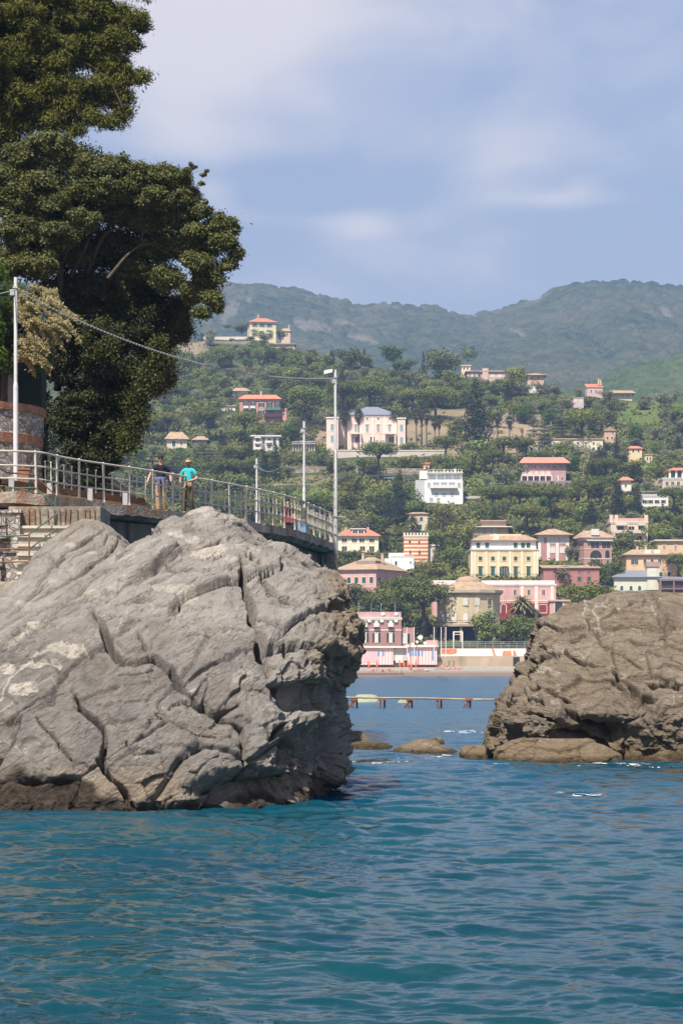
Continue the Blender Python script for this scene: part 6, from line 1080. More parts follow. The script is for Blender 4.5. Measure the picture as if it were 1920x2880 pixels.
h, U, Z, w, hh, s = house('flat_roofed_tan_house', 'tan house with thin overhanging flat roofs behind the yellow villa', 1325, 1428, 1483, 1508, 10, P_((196, 164, 126)), ('flat', 1480, M_WHITE, 1.4), [(1494, 14, [1340, 1352, 1372, 1390], 7, 'plain')], corn=None, cols={'pane': mat('pale_glass2', lin((168, 172, 174)), .3)}); MB().bx(U(1356), U(1424), 2.5, 9, Z(1479), Z(1465)).bx(U(1353), U(1428), 1.6, 9.6, Z(1465) + .002, Z(1462)).build('upper_storey', [P_((186, 150, 120))], h)
# long pink arcade building
AR = P_((224, 160, 142)); h, U, Z, w, hh, s = house('arcade_building', 'long pink building with white cornice and deep red arcade under the yellow villa', 1215, 1562, 1645, 1742, 14, AR, None, [(1666, 16, [1400, 1447, 1486, 1527], 8, 'plain'), (1712, 26, [1415, 1455], 14, 'arch'), (1712, 22, [1525], 22, 'plain')], corn=P_((232, 210, 198)), cat='building', pil=([1467, 1507, 1552], .45, P_((234, 208, 192))), band=[(1690, P_((236, 206, 188)))])
MB().bx(U(1380), U(1543), -.05, -.0, 0.01, Z(1696)).build('arcade', [M_REDDOOR], h); MB().bx(U(1240), U(1520), 2, 9, hh + .303, hh + 1.2).build('red_roof', [M_TERRA], h); railing_box(h, U(1216), U(1560), .1, 10, hh + .304, 1.0, P_((230, 206, 196)), 'parapet', True)
MB().bx(U(1543), U(1596), -2.5, 6, -3, Z(1692)).bx(U(1540), U(1600), -2.9, 6.2, Z(1692) + .002, Z(1692) + .5).build('end_pavilion', [AR], h); f = window(h, U(1568), Z(1709), 2.2, 4.0, 'arch'); f.location.y = -2.5
# rotunda with the conical roof
d = 668; x0, x1 = 1225, 1408; s = F / d; RR = (x1 - x0) / 2 / s; yb = 1757; r = empty('rotunda', W((x0 + x1) / 2, yb, d + RR), 0, 'beige polygonal rotunda with a shallow conical tiled roof on a dark colonnade', 'building'); BOXES.append((x0, x1, 1622, 1815, d)); FOOT.append((x0, x1, d - 1, d + 2 * RR))
zz = lambda py: (yb - py) / s; BG = mat('rotunda_render', lin((206, 188, 154)), .92, .12, .25, stain=(lin((150, 140, 122)), .4, .5)); N8 = 12; off = math.pi / N8
def poly(R_): return [(R_ * math.cos(off + 2 * math.pi * i / N8), R_ * math.sin(off + 2 * math.pi * i / N8)) for i in range(N8)]
MB().prism(poly(RR), 0, zz(1668)).build('wall', [BG], r); MB().prism(poly(RR + .9), zz(1668) + .003, zz(1660)).prism(poly(RR + .5), zz(1672), zz(1668)).build('cornice', [P_((184, 164, 132))], r)
mb = MB(); c0 = poly(RR + .7); c1 = poly(RR * .36); za, zb = zz(1660) + .003, zz(1634); mb.add([(x, y, za) for x, y in c0] + [(x, y, zb) for x, y in c1], [(i, (i + 1) % N8, N8 + (i + 1) % N8, N8 + i) for i in range(N8)] + [tuple(range(N8, 2 * N8))]); mb.lathe([(RR * .40, zb - .3), (RR * .40, zb + .4), (RR * .30, zb + 1.1), (.02, zb + 1.6)], n=N8); mb.build('roof', [M_OLDT], r)
for px in (1303, 1337, 1372):
    u = (px - (x0 + x1) / 2) / s; y = -math.sqrt(max(0, (RR * .985) ** 2 - u * u)) - .05; f = window(r, u, zz(1694), 1.2, 1.7, 'closed' if px < 1340 else 'plain', cols={'shut': M_CURT, 'trim': BG}); f.location = (u, y, zz(1694)); f.rotation_euler.z = math.atan2(u, -y)
for px, st in ((1272, 'arch closed'), (1303, 'arch closed'), (1246, 'arch closed')):
    pass
for px, st in ((1243, 'arch'), (1272, 'arch'), (1303, 'arch'), (1388, 'arch')):
    u = (px - (x0 + x1) / 2) / s; y = -math.sqrt(max(0, (RR * .985) ** 2 - u * u)) - .05; f = window(r, u, zz(1737), 1.3, 2.6, st, cols={'pane': M_CURT, 'trim': BG}); f.location = (u, y, zz(1737)); f.rotation_euler.z = math.atan2(u, -y)
MB().prism(poly(RR + 1.6), -.6, -.003).build('terrace_slab', [P_((176, 150, 118))], r); MB().prism(poly(RR - 2.5), -9, -.603).build('core', [M_DARKIN], r)
for i in range(N8): a = off + 2 * math.pi * i / N8; MB().box((math.cos(a) * (RR + .6), math.sin(a) * (RR + .6), -4.8), (.6, .6, 8.4), rz=a).build('column', [P_((196, 160, 116))], r)
mb = MB()
for (aa, bb) in zip(poly(RR + 1.5), poly(RR + 1.5)[1:] + poly(RR + 1.5)[:1]): mb.tube([(aa[0], aa[1], 1.0), (bb[0], bb[1], 1.0)], .06, 4); mb.tube([(aa[0], aa[1], .5), (bb[0], bb[1], .5)], .04, 4)
mb.build('railing', [mat('brown_iron', (.12, .08, .06), .7)], r)
# red hotel by the beach
RH = P_((196, 112, 104)); h, U, Z, w, hh, s = house('red_hotel', 'brick red two storey hotel by the beach with dark green shutters and a roof terrace', 1003, 1128, 1740, 1808, 13, RH, None, [(1752, 17, [1025, 1058, 1098], 9, 'open balc'), (1793, 26, [1025, 1058, 1098], 10, 'open')], cat='hotel', cols={'shut': M_SHUTD, 'pane': M_CURT}, band=[(1772, M_WHITE)], d=640)
railing_box(h, U(1003), U(1128), .2, 12, hh + .304, 1.5, P_((206, 150, 146)), 'roof_balustrade', True)
for px in (1008, 1044, 1071, 1110): MB().tube([(U(px), .3, hh + .3), (U(px), .3, hh + 4.2)], .07, 6).build('flagpole', [M_STEEL], h)
for px in (1077, 1114): MB().lathe([(.55, 0), (.55, .06), (.01, .061)], n=16).build('round_emblem', [M_WHITE], h, (U(px), .1, hh + 1.1)).rotation_euler = (R(90), 0, 0)
for px in (1038, 1073, 1113): MB().box((U(px), -.2, Z(1747)), (.9, .4, .6)).build('air_conditioner', [M_WHITE], h)
MB().bx(U(1128.5), U(1164), 1, 10, -3, Z(1765)).build('annex', [P_((206, 120, 110))], h); f = window(h, U(1138), Z(1795), 1.2, 2.4, 'open', cols={'shut': M_SHUTD, 'pane': M_CURT}); f.location.y = 1
# right group
h, U, Z, w, hh, s = house('rose_villa', 'rose villa with white pilasters and a wide brown hip roof', 1514, 1597, 1508, 1580, 11, P_((206, 118, 110)), ('hip', 1488, M_OLDT, 1.6, .2, 0), [(1519, 16, [1552, 1581], 16, 'plain'), (1546, 15, [1552, 1581], 14, 'plain'), (1520, 14, [1524], 7, 'plain')], corn=M_WHITE, pil=([1516, 1541, 1566, 1595], .5, M_WHITE), cols={'pane': M_CURT})
h, U, Z, w, hh, s = house('loggia_house', 'tall terracotta house with arched loggias and a dark open ground floor', 1640, 1720, 1516, 1592, 12, P_((206, 132, 110)), ('hip', 1492, M_OLDT, .9, .55, 0), [(1533, 18, [1672, 1704], 24, 'plain'), (1558, 22, [1674], 34, 'arch'), (1558, 22, [1707], 13, 'arch'), (1581, 14, [1672], 28, 'plain'), (1584, 18, [1708], 7, 'closed')], [('l', 1535, 16, (.3, .7), 1.2, 'plain'), ('l', 1558, 16, (.3, .7), 1.2, 'plain')], 10, cols={'trim': P_((214, 160, 136))}, corn=M_WHITE, band=[(1544, P_((222, 176, 150))), (1571, P_((226, 206, 190)))])
MB().bx(U(1662), U(1682), -.4, 1, hh + 1.2, hh + 3.2).build('dormer', [M_WHITE], h); MB().box((U(1684), -.4, Z(1520)), (8.4, .9, .4)).build('awning', [M_CURT], h)
h, U, Z, w, hh, s = house('balcony_house', 'cream flat roofed house with three deep balcony openings and a railed roof terrace', 1716, 1820, 1470, 1526, 11, P_((224, 192, 156)), None, [(1489, 17, [1744, 1774, 1802], 16, 'plain'), (1514, 12, [1760, 1796], 14, 'plain')], cols={'trim': P_((226, 196, 160)), 'pane': M_DARKIN}, corn=P_((228, 204, 176)))
railing_box(h, U(1717), U(1819), .2, 10, hh + .304, 1.2, P_((214, 160, 140)), 'roof_balustrade', True); MB().bx(U(1730), U(1762), -1.0, -.04, Z(1478), Z(1475)).bx(U(1792), U(1812), -1.0, -.04, Z(1478), Z(1475)).build('awning', [M_CURT], h); MB().bx(U(1728), U(1814), -1.3, -.04, Z(1500), Z(1497)).bx(U(1728), U(1814), -1.3, -1.2, Z(1497), Z(1491)).build('balcony', [P_((214, 190, 170))], h)
for x in (1718, 1732, 1816): MB().bx(U(x) - .6, U(x) + .6, -.12, 1, hh + .303, hh + 2.6).build('terrace_pier', [P_((224, 192, 156))], h)
h, U, Z, w, hh, s = house('long_red_house', 'long red house with green shutters and a flat tan roof', 1527, 1684, 1601, 1655, 11, P_((206, 106, 92)), ('shed', 1588, M_OLDT, .5), [(1605, 9, [1628, 1654], 9, 'closed'), (1628, 12, [1628, 1655], 10, 'closed')], corn=P_((170, 90, 76)), cols={'trim': P_((206, 106, 92))})
h, U, Z, w, hh, s = house('tan_upper_house', 'tan house with a pale flat roof above the orange house at the right edge', 1846, 1975, 1522, 1562, 11, P_((232, 184, 126)), ('flat', 1516, P_((214, 190, 160)), .8), [(1540, 14, [1866, 1898, 1930], 8, 'closed')], corn=None, cols={'shut': P_((206, 140, 100))})
h, U, Z, w, hh, s = house('apricot_house', 'apricot house with green shutters and white dormers at the right edge', 1760, 1902, 1564, 1640, 12, P_((236, 180, 118)), ('hip', 1545, M_OLDT, .9, .6, 0), [(1580, 15, [1783], 9, 'open'), (1580, 15, [1812, 1832, 1853, 1880], 8, 'closed'), (1616, 14, [1857, 1880], 9, 'closed')], corn=P_((196, 160, 120)), chim=[(1796, .6), (1820, .8)])
for x in (1821, 1847): MB().bx(U(x) - .9, U(x) + .9, .6, 3, hh + .8, hh + 2.0).build('dormer', [M_WHITE], h)
GV = P_((214, 212, 180)); h, U, Z, w, hh, s = house('pale_green_villa', 'pale green villa with a slate roof and a square tower with a reddish top', 1726, 1850, 1627, 1690, 11, GV, ('hip', 1605, M_SLATE, .8, .4, 0), [(1654, 13, [1747, 1773, 1797], 8, 'arch closed'), (1660, 20, [1832], 9, 'arch closed')], corn=M_WHITE, cols={'shut': M_SHUT}, d=730)
MB().bx(U(1818), U(1852), -.35, 4.5, -3, Z(1594)).build('tower', [GV], h); MB().bx(U(1816), U(1854), -.65, 4.8, Z(1594) + .003, Z(1580)).build('tower_top', [P_((190, 132, 122))], h); f = window(h, U(1832), Z(1606), .8, .8, 'arch', cols={'pane': M_WHITE}); f.location.y = -.37
h, U, Z, w, hh, s = house('red_framed_building', 'modern building with a red frame and dark glazed balconies at the right edge', 1853, 2010, 1630, 1706, 12, mat('dark_glazing', (.025, .035, .05), .2, .2, 1, spec=.6), ('shed', 1617, M_SLATE, .4), corn=None, cat='building', d=727)
mr_ = P_((166, 96, 82)); [MB().bx(U(x) - .22, U(x) + .22, -1.2, -.02, -2, Z(1630)).build('frame_post', [mr_], h) for x in (1855, 1892, 1930, 1968)]; [MB().bx(U(1853), U(2008), -1.25, -.01, Z(y) - .2, Z(y) + .2).build('frame_beam', [mr_], h) for y in (1632, 1656, 1682)]; [MB().bx(U(1857), U(2004), -1.1, -1.04, Z(y), Z(y) + .8).build('glass_balustrade', [M_PANE], h) for y in (1654, 1680)]
# ---- terrace walls and the coast road
def twall(label, px0, px1, pyt, pyb, m=M_FARSTONE, th=.8, coping=None, name='retaining_wall', rise=0):
    d = hd((pyb + pyt) / 2) ; s = F / d; r = empty(name, W((px0 + px1) / 2, pyb, d), 0, label, 'wall'); w = (px1 - px0) / s; h = (pyb - pyt) / s
    MB().bx(-w / 2, w / 2, 0, th + 4, -2, h).build('wall', [m], r)
    if coping: MB().bx(-w / 2 - .1, w / 2 + .1, -.2, th + .2, h + .003, h + .35).build('coping', [coping], r)
    BOXES.append((px0 + (px1 - px0) * .15, px1 - (px1 - px0) * .15, pyt, pyb, d)); return r
twall('long pale garden wall running left from the yellow hilltop house', 566, 704, 947, 958, P_((222, 196, 164)), .6); twall('rough stone terrace wall under the pale garden wall on the hilltop', 560, 720, 960, 976)
twall('low stone wall on the slope below the hilltop terrace, near the dark tree edge', 495, 590, 974, 988); twall('terrace wall with a balustrade under the big pink villa', 898, 1252, 1268, 1300, P_((200, 184, 164)), .8, P_((226, 208, 184)))
twall('long stone retaining wall along the road below the umbrella pine', 1000, 1190, 1317, 1352); twall('pale stone wall left of the floodlight pole, on the terraced slope', 805, 920, 1312, 1338); twall('high tan stone wall on the slope right of the tall dark conifer', 1386, 1520, 1166, 1204); twall('low stone wall above the tennis green slope, behind the railing', 740, 900, 1360, 1372)
twall('pale rough wall of a terrace under the high tan stone wall', 1300, 1400, 1206, 1236); twall('grey parapet wall left of the white hotel drive', 1300, 1350, 1395, 1412, P_((190, 180, 166)))
# ---- shore : sea wall, cabins, banner, beach things
ds = hd(1862); ss_ = F / ds
SW = empty('beach_wall', W(1240, 1880, 606), 0, 'long stained concrete wall behind the shingle beach', 'wall'); u = lambda px: (px - 1240) / F * 606; z_ = lambda py: (1880 - py) / F * 606
MB().bx(u(700), u(1900), 0, 6, -3, z_(1846)).build('wall', [mat('beach_concrete', lin((176, 158, 132)), .92, .2, .15, stain=(lin((112, 104, 92)), .3, .7))], SW)
MB().bx(u(1020), u(1245), -.7, -.01, z_(1862) - 3, z_(1862)).build('lower_step', [P_((206, 190, 164))], SW); MB().bx(u(1442), u(1460), -.05, .0, -1, z_(1848)).build('drain_opening', [M_DARKIN], SW)
bn = empty('banner_wall', W(1355, 1845, 608), 0, 'long white screen with orange netting patches along the top of the beach wall', 'screen'); ub = lambda px: (px - 1355) / F * 608; zb_ = lambda py: (1845 - py) / F * 608
MB().bx(ub(1238), ub(1478), -.1, .1, 0, zb_(1824)).build('screen', [mat('white_screen', lin((236, 222, 214)), .85, .05, .3)], bn)
MO = mat('orange_netting', lin((240, 120, 70)), .9, .3, .5, col2=lin((244, 160, 120)))
for (pts) in ([(1240, 1825), (1283, 1825), (1284, 1836), (1270, 1840), (1242, 1839)], [(1382, 1824), (1386, 1824), (1395, 1845), (1386, 1844)], [(1413, 1832), (1420, 1830), (1436, 1830), (1438, 1845), (1412, 1845)], [(1442, 1830), (1448, 1830), (1452, 1844), (1442, 1845)]): MB().wall_poly([(ub(x), zb_(y)) for x, y in pts][::-1], -.16, -.105).build('netting', [MO], bn)
rl = empty('seafront_railing', W(1360, 1822, 609.5), 0, 'thin grey railing of the seafront walk above the white screen', 'railing'); mb = MB(); ur = lambda px: (px - 1360) / F * 609.5
for hh_ in (.5, 1.0, 1.5): mb.tube([(ur(1230), 0, hh_), (ur(1560), 0, hh_)], .05, 4)
mb.build('rail', [M_STEEL], rl); pmh = MB().tube([(0, 0, -.5), (0, 0, 1.55)], .06, 4).mesh('post', [M_STEEL]); [link('post', pmh, rl, (ur(px), 0, 0)) for px in range(1232, 1560, 22)]
gt = empty('goal_frame', W(1287, 1824, 611), 0, 'tall white square gate frame standing on the seafront walk', 'frame'); k = 611 / F
MB().bx(-14 * k, -10.5 * k, -.15, .15, 0, 48 * k).bx(10.5 * k, 14 * k, -.15, .15, 0, 48 * k).build('post', [M_WHITE], gt); MB().bx(-14 * k, 14 * k, -.152, .152, 45.5 * k, 48.2 * k).bx(-10.4 * k, 10.4 * k, -.1, .1, 39 * k, 40.5 * k).build('crossbar', [M_WHITE], gt)
# striped cabins
mc, nt, b = new_mat('striped_boards'); N, L = nt.nodes, nt.links; tc = N.new('ShaderNodeTexCoord'); sp = N.new('ShaderNodeSeparateXYZ'); L.new(tc.outputs['Object'], sp.inputs[0]); m1 = N.new('ShaderNodeMath'); m1.operation = 'MULTIPLY'; m1.inputs[1].default_value = 1.3; L.new(sp.outputs['X'], m1.inputs[0]); m2 = N.new('ShaderNodeMath'); m2.operation = 'FRACT'; L.new(m1.outputs[0], m2.inputs[0]); m3 = N.new('ShaderNodeMath'); m3.operation = 'GREATER_THAN'; m3.inputs[1].default_value = .5; L.new(m2.outputs[0], m3.inputs[0]); mx = N.new('ShaderNodeMixRGB'); L.new(m3.outputs[0], mx.inputs[0]); mx.inputs[1].default_value = col4(lin((240, 214, 206))); mx.inputs[2].default_value = col4(lin((232, 176, 172))); L.new(mx.outputs[0], b.inputs['Base Color']); b.inputs['Roughness'].default_value = .85
BLUE = mat('blue_door', lin((110, 150, 200)), .6); cb = empty('beach_cabins', W(1120, 1858, 603), 0, 'row of pink and white striped bathing cabins with blue doors behind the beach', 'cabins'); uc = lambda px: (px - 1120) / F * 603; zc = lambda py: (1858 - py) / F * 603
MB().bx(uc(1000), uc(1105), 0, 4, -1, zc(1822)).bx(uc(1144), uc(1228), .2, 4.2, -1, zc(1820)).build('cabin_wall', [mc], cb); MB().bx(uc(1000), uc(1062), -.04, -.002, -.5, zc(1824)).build('plain_panel', [P_((226, 170, 166))], cb)
MB().bx(uc(998), uc(1146), -.6, 5, zc(1822) + .004, zc(1817)).bx(uc(1140), uc(1232), -.4, 5, zc(1820) + .004, zc(1817) + .3).build('roof', [M_WHITE], cb)
for px in (1064, 1077, 1152, 1160, 1168, 1177, 1186, 1216): MB().bx(uc(px - 2.2), uc(px + 2.2), -.12 if px < 1105 else .1, .25, .1 + zc(1845) * (1 if px != 1216 else 0), zc(1829)).build('door', [BLUE], cb)
MB().wall_poly([(uc(1106), 0), (uc(1143), 0), (uc(1143), zc(1822)), (uc(1136), zc(1817)), (uc(1124), zc(1820)), (uc(1106), zc(1828))], .5, 3.5).build('tent_front', [mat('grey_tarp', lin((196, 190, 184)), .8, .12, .6)], cb); MB().bx(uc(1112), uc(1133), .3, .48, -.5, zc(1844)).build('gate', [M_WHITE], cb)
MB().bx(uc(1200), uc(1232), 4.4, 8, -1, zc(1800)).build('rear_block', [P_((216, 140, 132))], cb)
for i, (px, py, rr) in enumerate([(1182, 1793, .65), (1172, 1806, .4), (1195, 1809, .45), (1160, 1812, .4), (1184, 1802, .3)]): MB().lathe([(.01, -.1), (rr * .6, 0), (rr, .25), (rr * 1.02, .3)], n=14).tube([(0, 0, -.1), (0, .3, -.9)], .06, 6).build('satellite_dish', [M_WHITE], cb, (uc(px), 1.5, zc(py))).rotation_euler = (R(65), 0, R(rnd.uniform(-20, 20)))
for px in (1240, 1253, 1144, 1164, 1220): tag(MB().tube([(0, 0, 0), (0, 0, 7.2)], .11, 6).ball((0, 0, 7.25), .16, 6).build('flagpole', [M_WHITE], None, W(px, 1848, 600.8)), 'thin white flagpole standing in front of the beach cabins', 'flagpole', 'flagpoles before the beach cabins')
M_PAR = mat('orange_parasol_cloth', lin((240, 110, 70)), .9, .12, 3, col2=lin((246, 140, 100)))
def beach_z(px, py): d = hd(py); return W(px, py, d)
def parasol(px, py, tilt=0):
    r = empty('closed_parasol', beach_z(px, py), 0, 'closed orange parasol standing on the shingle beach', 'parasol', 'closed orange parasols on the beach'); r.rotation_euler.y = tilt
    MB().tube([(0, 0, -.2), (0, 0, 2.4)], .04, 6).build('pole', [M_WHITE], r); MB().lathe([(.10, .55), (.27, .8), (.24, 1.6), (.16, 2.2), (.03, 2.5)], n=10).build('cloth', [M_PAR], r); return r
for px, py, t in ((1060, 1884, 0), (1125, 1883, -.08), (1137, 1883, -.12), (1149, 1884, -.14), (1169, 1882, 0), (1155, 1892, .05), (1040, 1886, -.2)): parasol(px, py, t)
def lounger(px, py, rz, m, label, grp):
    r = empty('sun_lounger', beach_z(px, py), rz, label, 'sun lounger', grp); MB().box((0, 0, .32), (1.25, .62, .06)).build('seat', [m], r); q = MB().box((0, 0, .35), (.75, .62, .06)).build('backrest', [m], r, (-.86, 0, .28)); q.rotation_euler.y = R(55); mb = MB(); [mb.box((x, y, .14), (.05, .05, .32)) for x in (-.55, .55) for y in (-.25, .25)]; mb.box((0, -.25, .27), (1.2, .05, .05)).box((0, .25, .27), (1.2, .05, .05)).box((0, 0, .26), (.05, .5, .05)).build('frame', [M_WHITE], r)
for px, py in ((1042, 1891), (1052, 1889), (1070, 1892), (1080, 1890), (1101, 1891), (1112, 1892), (1092, 1887), (1160, 1888), (1262, 1881), (1272, 1884), (1284, 1883), (1293, 1884)): lounger(px, py, rnd.uniform(-.6, .6) + (math.pi if rnd.random() < .4 else 0), M_PAR, 'orange sun lounger set out on the shingle beach', 'orange sun loungers on the beach')
for px, py, lb in ((1243, 1885, 'white pedal boat drawn up on the shingle beside the orange loungers'), (1184, 1890, 'white dinghy with an orange cover lying near the parasols')):
    bo = empty('boat', beach_z(px, py), .2, lb, 'boat'); mb = MB(); mb.add([(-1.9, -.6, .5), (1.4, -.6, .5), (2.1, 0, .62), (1.4, .6, .5), (-1.9, .6, .5), (-1.7, -.35, 0), (1.2, -.35, 0), (1.7, 0, .1), (1.2, .35, 0), (-1.7, .35, 0)], [(0, 1, 6, 5), (1, 2, 7, 6), (2, 3, 8, 7), (3, 4, 9, 8), (4, 0, 5, 9), (0, 4, 3, 2, 1), (5, 6, 7, 8, 9)]); mb.build('hull', [M_WHITE], bo); MB().box((-.2, 0, .72), (1.8, .8, .35), taper=.7).build('cover', [M_PAR], bo)
jb = empty('bathing_platform', W(1072, 1896, 572), 0, 'red brown bathing platform on short posts at the edge of the beach', 'platform'); uj = lambda px: (px - 1072) / F * 572
MB().bx(uj(985), uj(1137), 0, 3, -.1, .12).build('deck', [mat('red_planks', lin((120, 62, 48)), .9, .2, 1)], jb); pj = MB().bx(-.11, .11, .05, .27, -1.6, -.102).mesh('post', [MATS['red_planks']]); [link('post', pj, jb, (uj(px), 0, 0)) for px in (1006, 1031, 1049, 1075, 1096, 1108, 1123)]
MB().bx(uj(1128), uj(1130), .3, .5, .12, .9).build('rail_post', [MATS['red_planks']], jb)
for px, py, m, lb in ((1095, 1350, 'white', 'white car parked by the stone retaining wall under the umbrella pine'), (1150, 1353, 'grey', 'grey car parked right of the white car on the hillside road'), (658, 966, 'silver', 'pale car parked under the hilltop garden wall')):
    c = empty('parked_car', W(px, py, hd(py) - 2), R(rnd.uniform(-8, 8)), lb, 'car'); pm_ = mat('car_' + m, {'white': (.7, .7, .7), 'grey': (.12, .13, .15), 'silver': (.5, .52, .55)}[m], .25, .03, 1, spec=.6)
    MB().wall_poly([(-2.1, .35), (2.1, .35), (2.15, .75), (1.9, .92), (1.0, 1.0), (-1.9, 1.02), (-2.15, .85)], -.85, .85).build('body', [pm_], c); MB().wall_poly([(-1.75, 1.021), (1.05, 1.001), (.35, 1.5), (-1.3, 1.52)], -.74, .74).build('cabin', [M_PANE], c); MB().wall_poly([(-1.32, 1.522), (.36, 1.502), (.3, 1.56), (-1.25, 1.58)], -.7, .7).build('roof', [pm_], c)
    for x in (-1.35, 1.35):
        for y in (-.8, .8): wq = MB().tube([(x, y - .1, .33), (x, y + .1, .33)], .33, 12).build('wheel', [M_DARKIN], c)
# ================================================================= HILLSIDE TREES
GT = np.random.default_rng(99)
L_HB = leaf_mat('hill_broadleaf', (.058, .085, .02), (.27, .30, .07), .15, .7, .15, .42)
L_HP = leaf_mat('hill_pine', (.06, .09, .018), (.24, .265, .058), .12, .7, .15, .25)
L_HC = leaf_mat('hill_cypress', (.018,.030,.015), (.066,.080,.036), .1, .7, .1, .25)
L_HD = leaf_mat('hill_cedar', (0.05, 0.072, 0.036), (0.18, 0.2, 0.095), .12, .7, .1, .2)
L_HO = leaf_mat('hill_olive', (0.09, 0.105, 0.05), (0.31, 0.31, 0.16), .15, .7, .15, .25)
L_HY = leaf_mat('hill_yellow_green', (0.1200,0.1560,0.0180), (0.3120,0.3240,0.0420), .25, .7, .15, .2)
L_HL = leaf_mat('hill_bright_green', (0.0607,0.1148,0.0203), (0.1620,0.2430,0.0405), .25, .7, .15, .25)
L_PALM = leaf_mat('palm_fronds', (0.06, 0.08, 0.025), (0.24, 0.23, 0.09), .15, .6, .2, .2)
L_PDRY = leaf_mat('dry_palm_skirt', (0.16, 0.115, 0.06), (0.44, 0.34, 0.2), .1, .9, .1, .2)
L_BARE = leaf_mat('brown_twigs', (.07, .055, .04), (.17, .14, .10), .1, .9, .1, .2)
M_HT = mat('hill_tree_bark', (.10, .075, .055), .95, .25, .6); M_PT = mat('palm_bark', (.17, .13, .09), .95, .25, .6)
def crown_mesh(blobs, n, size, m, g, **kw):
    kw.setdefault('rn', .5)
    V, Q, q = leaves(blobs, n, size, g, **kw); return np_mesh('crown', V, Q, [m], attr={'rnd': ('FACE', q)})
PROTO = {}
def proto(kind, crown, trunk, tm=M_HT):
    PROTO.setdefault(kind, []).append((crown, trunk.mesh('trunk', [tm])))
for v in range(4):      # broadleaf, 10 m tall, 9 m wide
    b = [(GT.normal() * 2.3, GT.normal() * 2.0, 5.6 + GT.normal() * 1.3, 1.5 + GT.random() * 1.2, 1.5 + GT.random() * 1.2, 1.2 + GT.random() * .9) for _ in range(9)] + [(0, 0, 4.6, 3.3, 3.0, 2.8), (0, 0, 2.4, 2.8, 2.6, 2.0)]
    t = MB().tube([(0, 0, -1), (0, 0, 3), (.4, 0, 6)], [.35, .25, .1], 6); t.tube([(0, 0, 2.5), (1.6, .3, 5.5)], [.15, .06], 5); t.tube([(0, 0, 2.8), (-1.7, -.3, 5.5)], [.15, .06], 5)
    c = [(L_HB, 'broadleaf'), (L_HO, 'olive'), (L_HL, 'bright'), (L_HY, 'yellow')]
    for m, kd in c:
        if kd in ('bright', 'yellow') and v > 1: continue
        proto(kd, crown_mesh(b, 2600, .58, m, np.random.default_rng(50 + v), aspect=.7, rough=.4, up=.5, shell=.75), t)
for v in range(3):      # umbrella pine, 12 m tall, 12 m wide : flat lobed canopy on forked limbs
    b = []; t = MB().tube([(0, 0, -1), (.2, 0, 3.5), (.1, .1, 6.2)], [.42, .34, .26], 7)
    for k in range(12):
        a = k * 2.4 + v; rr = 4.2 * math.sqrt((k + .5) / 12); x, y = rr * math.cos(a), rr * math.sin(a) * .9; z = 10.0 - .085 * rr * rr + GT.normal() * .3
        b.append((x, y, z, 1.9 + GT.random() * .5, 1.9 + GT.random() * .5, 1.45 + GT.random() * .4))
        if k % 2 == 0: t.tube([(.1, .1, 5.5 + .1 * k), (x * .45, y * .45, 8 + .06 * k), (x * .9, y * .9, z - .5)], [.2, .13, .06], 5)
    b.append((0, 0, 9.2, 4.4, 4.0, 1.5)); proto('pine', crown_mesh(b, 4200, .46, L_HP, np.random.default_rng(70 + v), aspect=.55, rough=.32, up=.9, shell=.72), t)
for v in range(2):      # cypress 12 m
    b = [(GT.normal() * .15, GT.normal() * .15, z, 1.15 * math.sin(math.pi * min(1, (12.6 - z) / 12.6 + .08) * .62) + .2, 1.15 * math.sin(math.pi * min(1, (12.6 - z) / 12.6 + .08) * .62) + .2, 1.2) for z in np.linspace(1.2, 11.4, 12)]
    proto('cypress', crown_mesh(b, 2200, .36, L_HC, np.random.default_rng(80 + v), aspect=.5, rough=.22, up=.8, shell=.8, hang=-1), MB().tube([(0, 0, -1), (0, 0, 3)], .22, 6))
    b = [(GT.normal() * .4, GT.normal() * .4, z, 2.7 * (1 - (z / 14.5) ** 1.5) + .35, 2.7 * (1 - (z / 14.5) ** 1.5) + .35, 1.4) for z in np.linspace(1.6, 13, 10)]
    proto('conifer', crown_mesh(b, 3600, .46, L_HC, np.random.default_rng(85 + v), aspect=.5, rough=.4, up=.5, shell=.75), MB().tube([(0, 0, -1), (0, 0, 4)], .3, 6))
    b = []; t = MB().tube([(0, 0, -1), (0, 0, 11)], [.5, .12], 7)
    for i, z in enumerate(np.linspace(3, 12, 7)):
        for k in range(5 if z < 10 else 2):
            a = k * 1.26 + i * .7 + GT.random() * .5; rr = (5.2 - .36 * (z - 3)) * (.55 + .3 * GT.random()); x, y = rr * math.cos(a), rr * math.sin(a); b.append((x, y, z + .2 * GT.normal(), 2.1 - .1 * i + .3 * GT.random(), 1.9 - .1 * i, .42)); t.tube([(0, 0, z - .6), (x, y, z - .1)], [.13, .05], 4)
    b.append((0, 0, 11.5, 1.4, 1.4, 1.2)); proto('cedar', crown_mesh(b, 3600, .44, L_HD, np.random.default_rng(90 + v), aspect=.5, rough=.35, up=1.2, shell=.5), t)
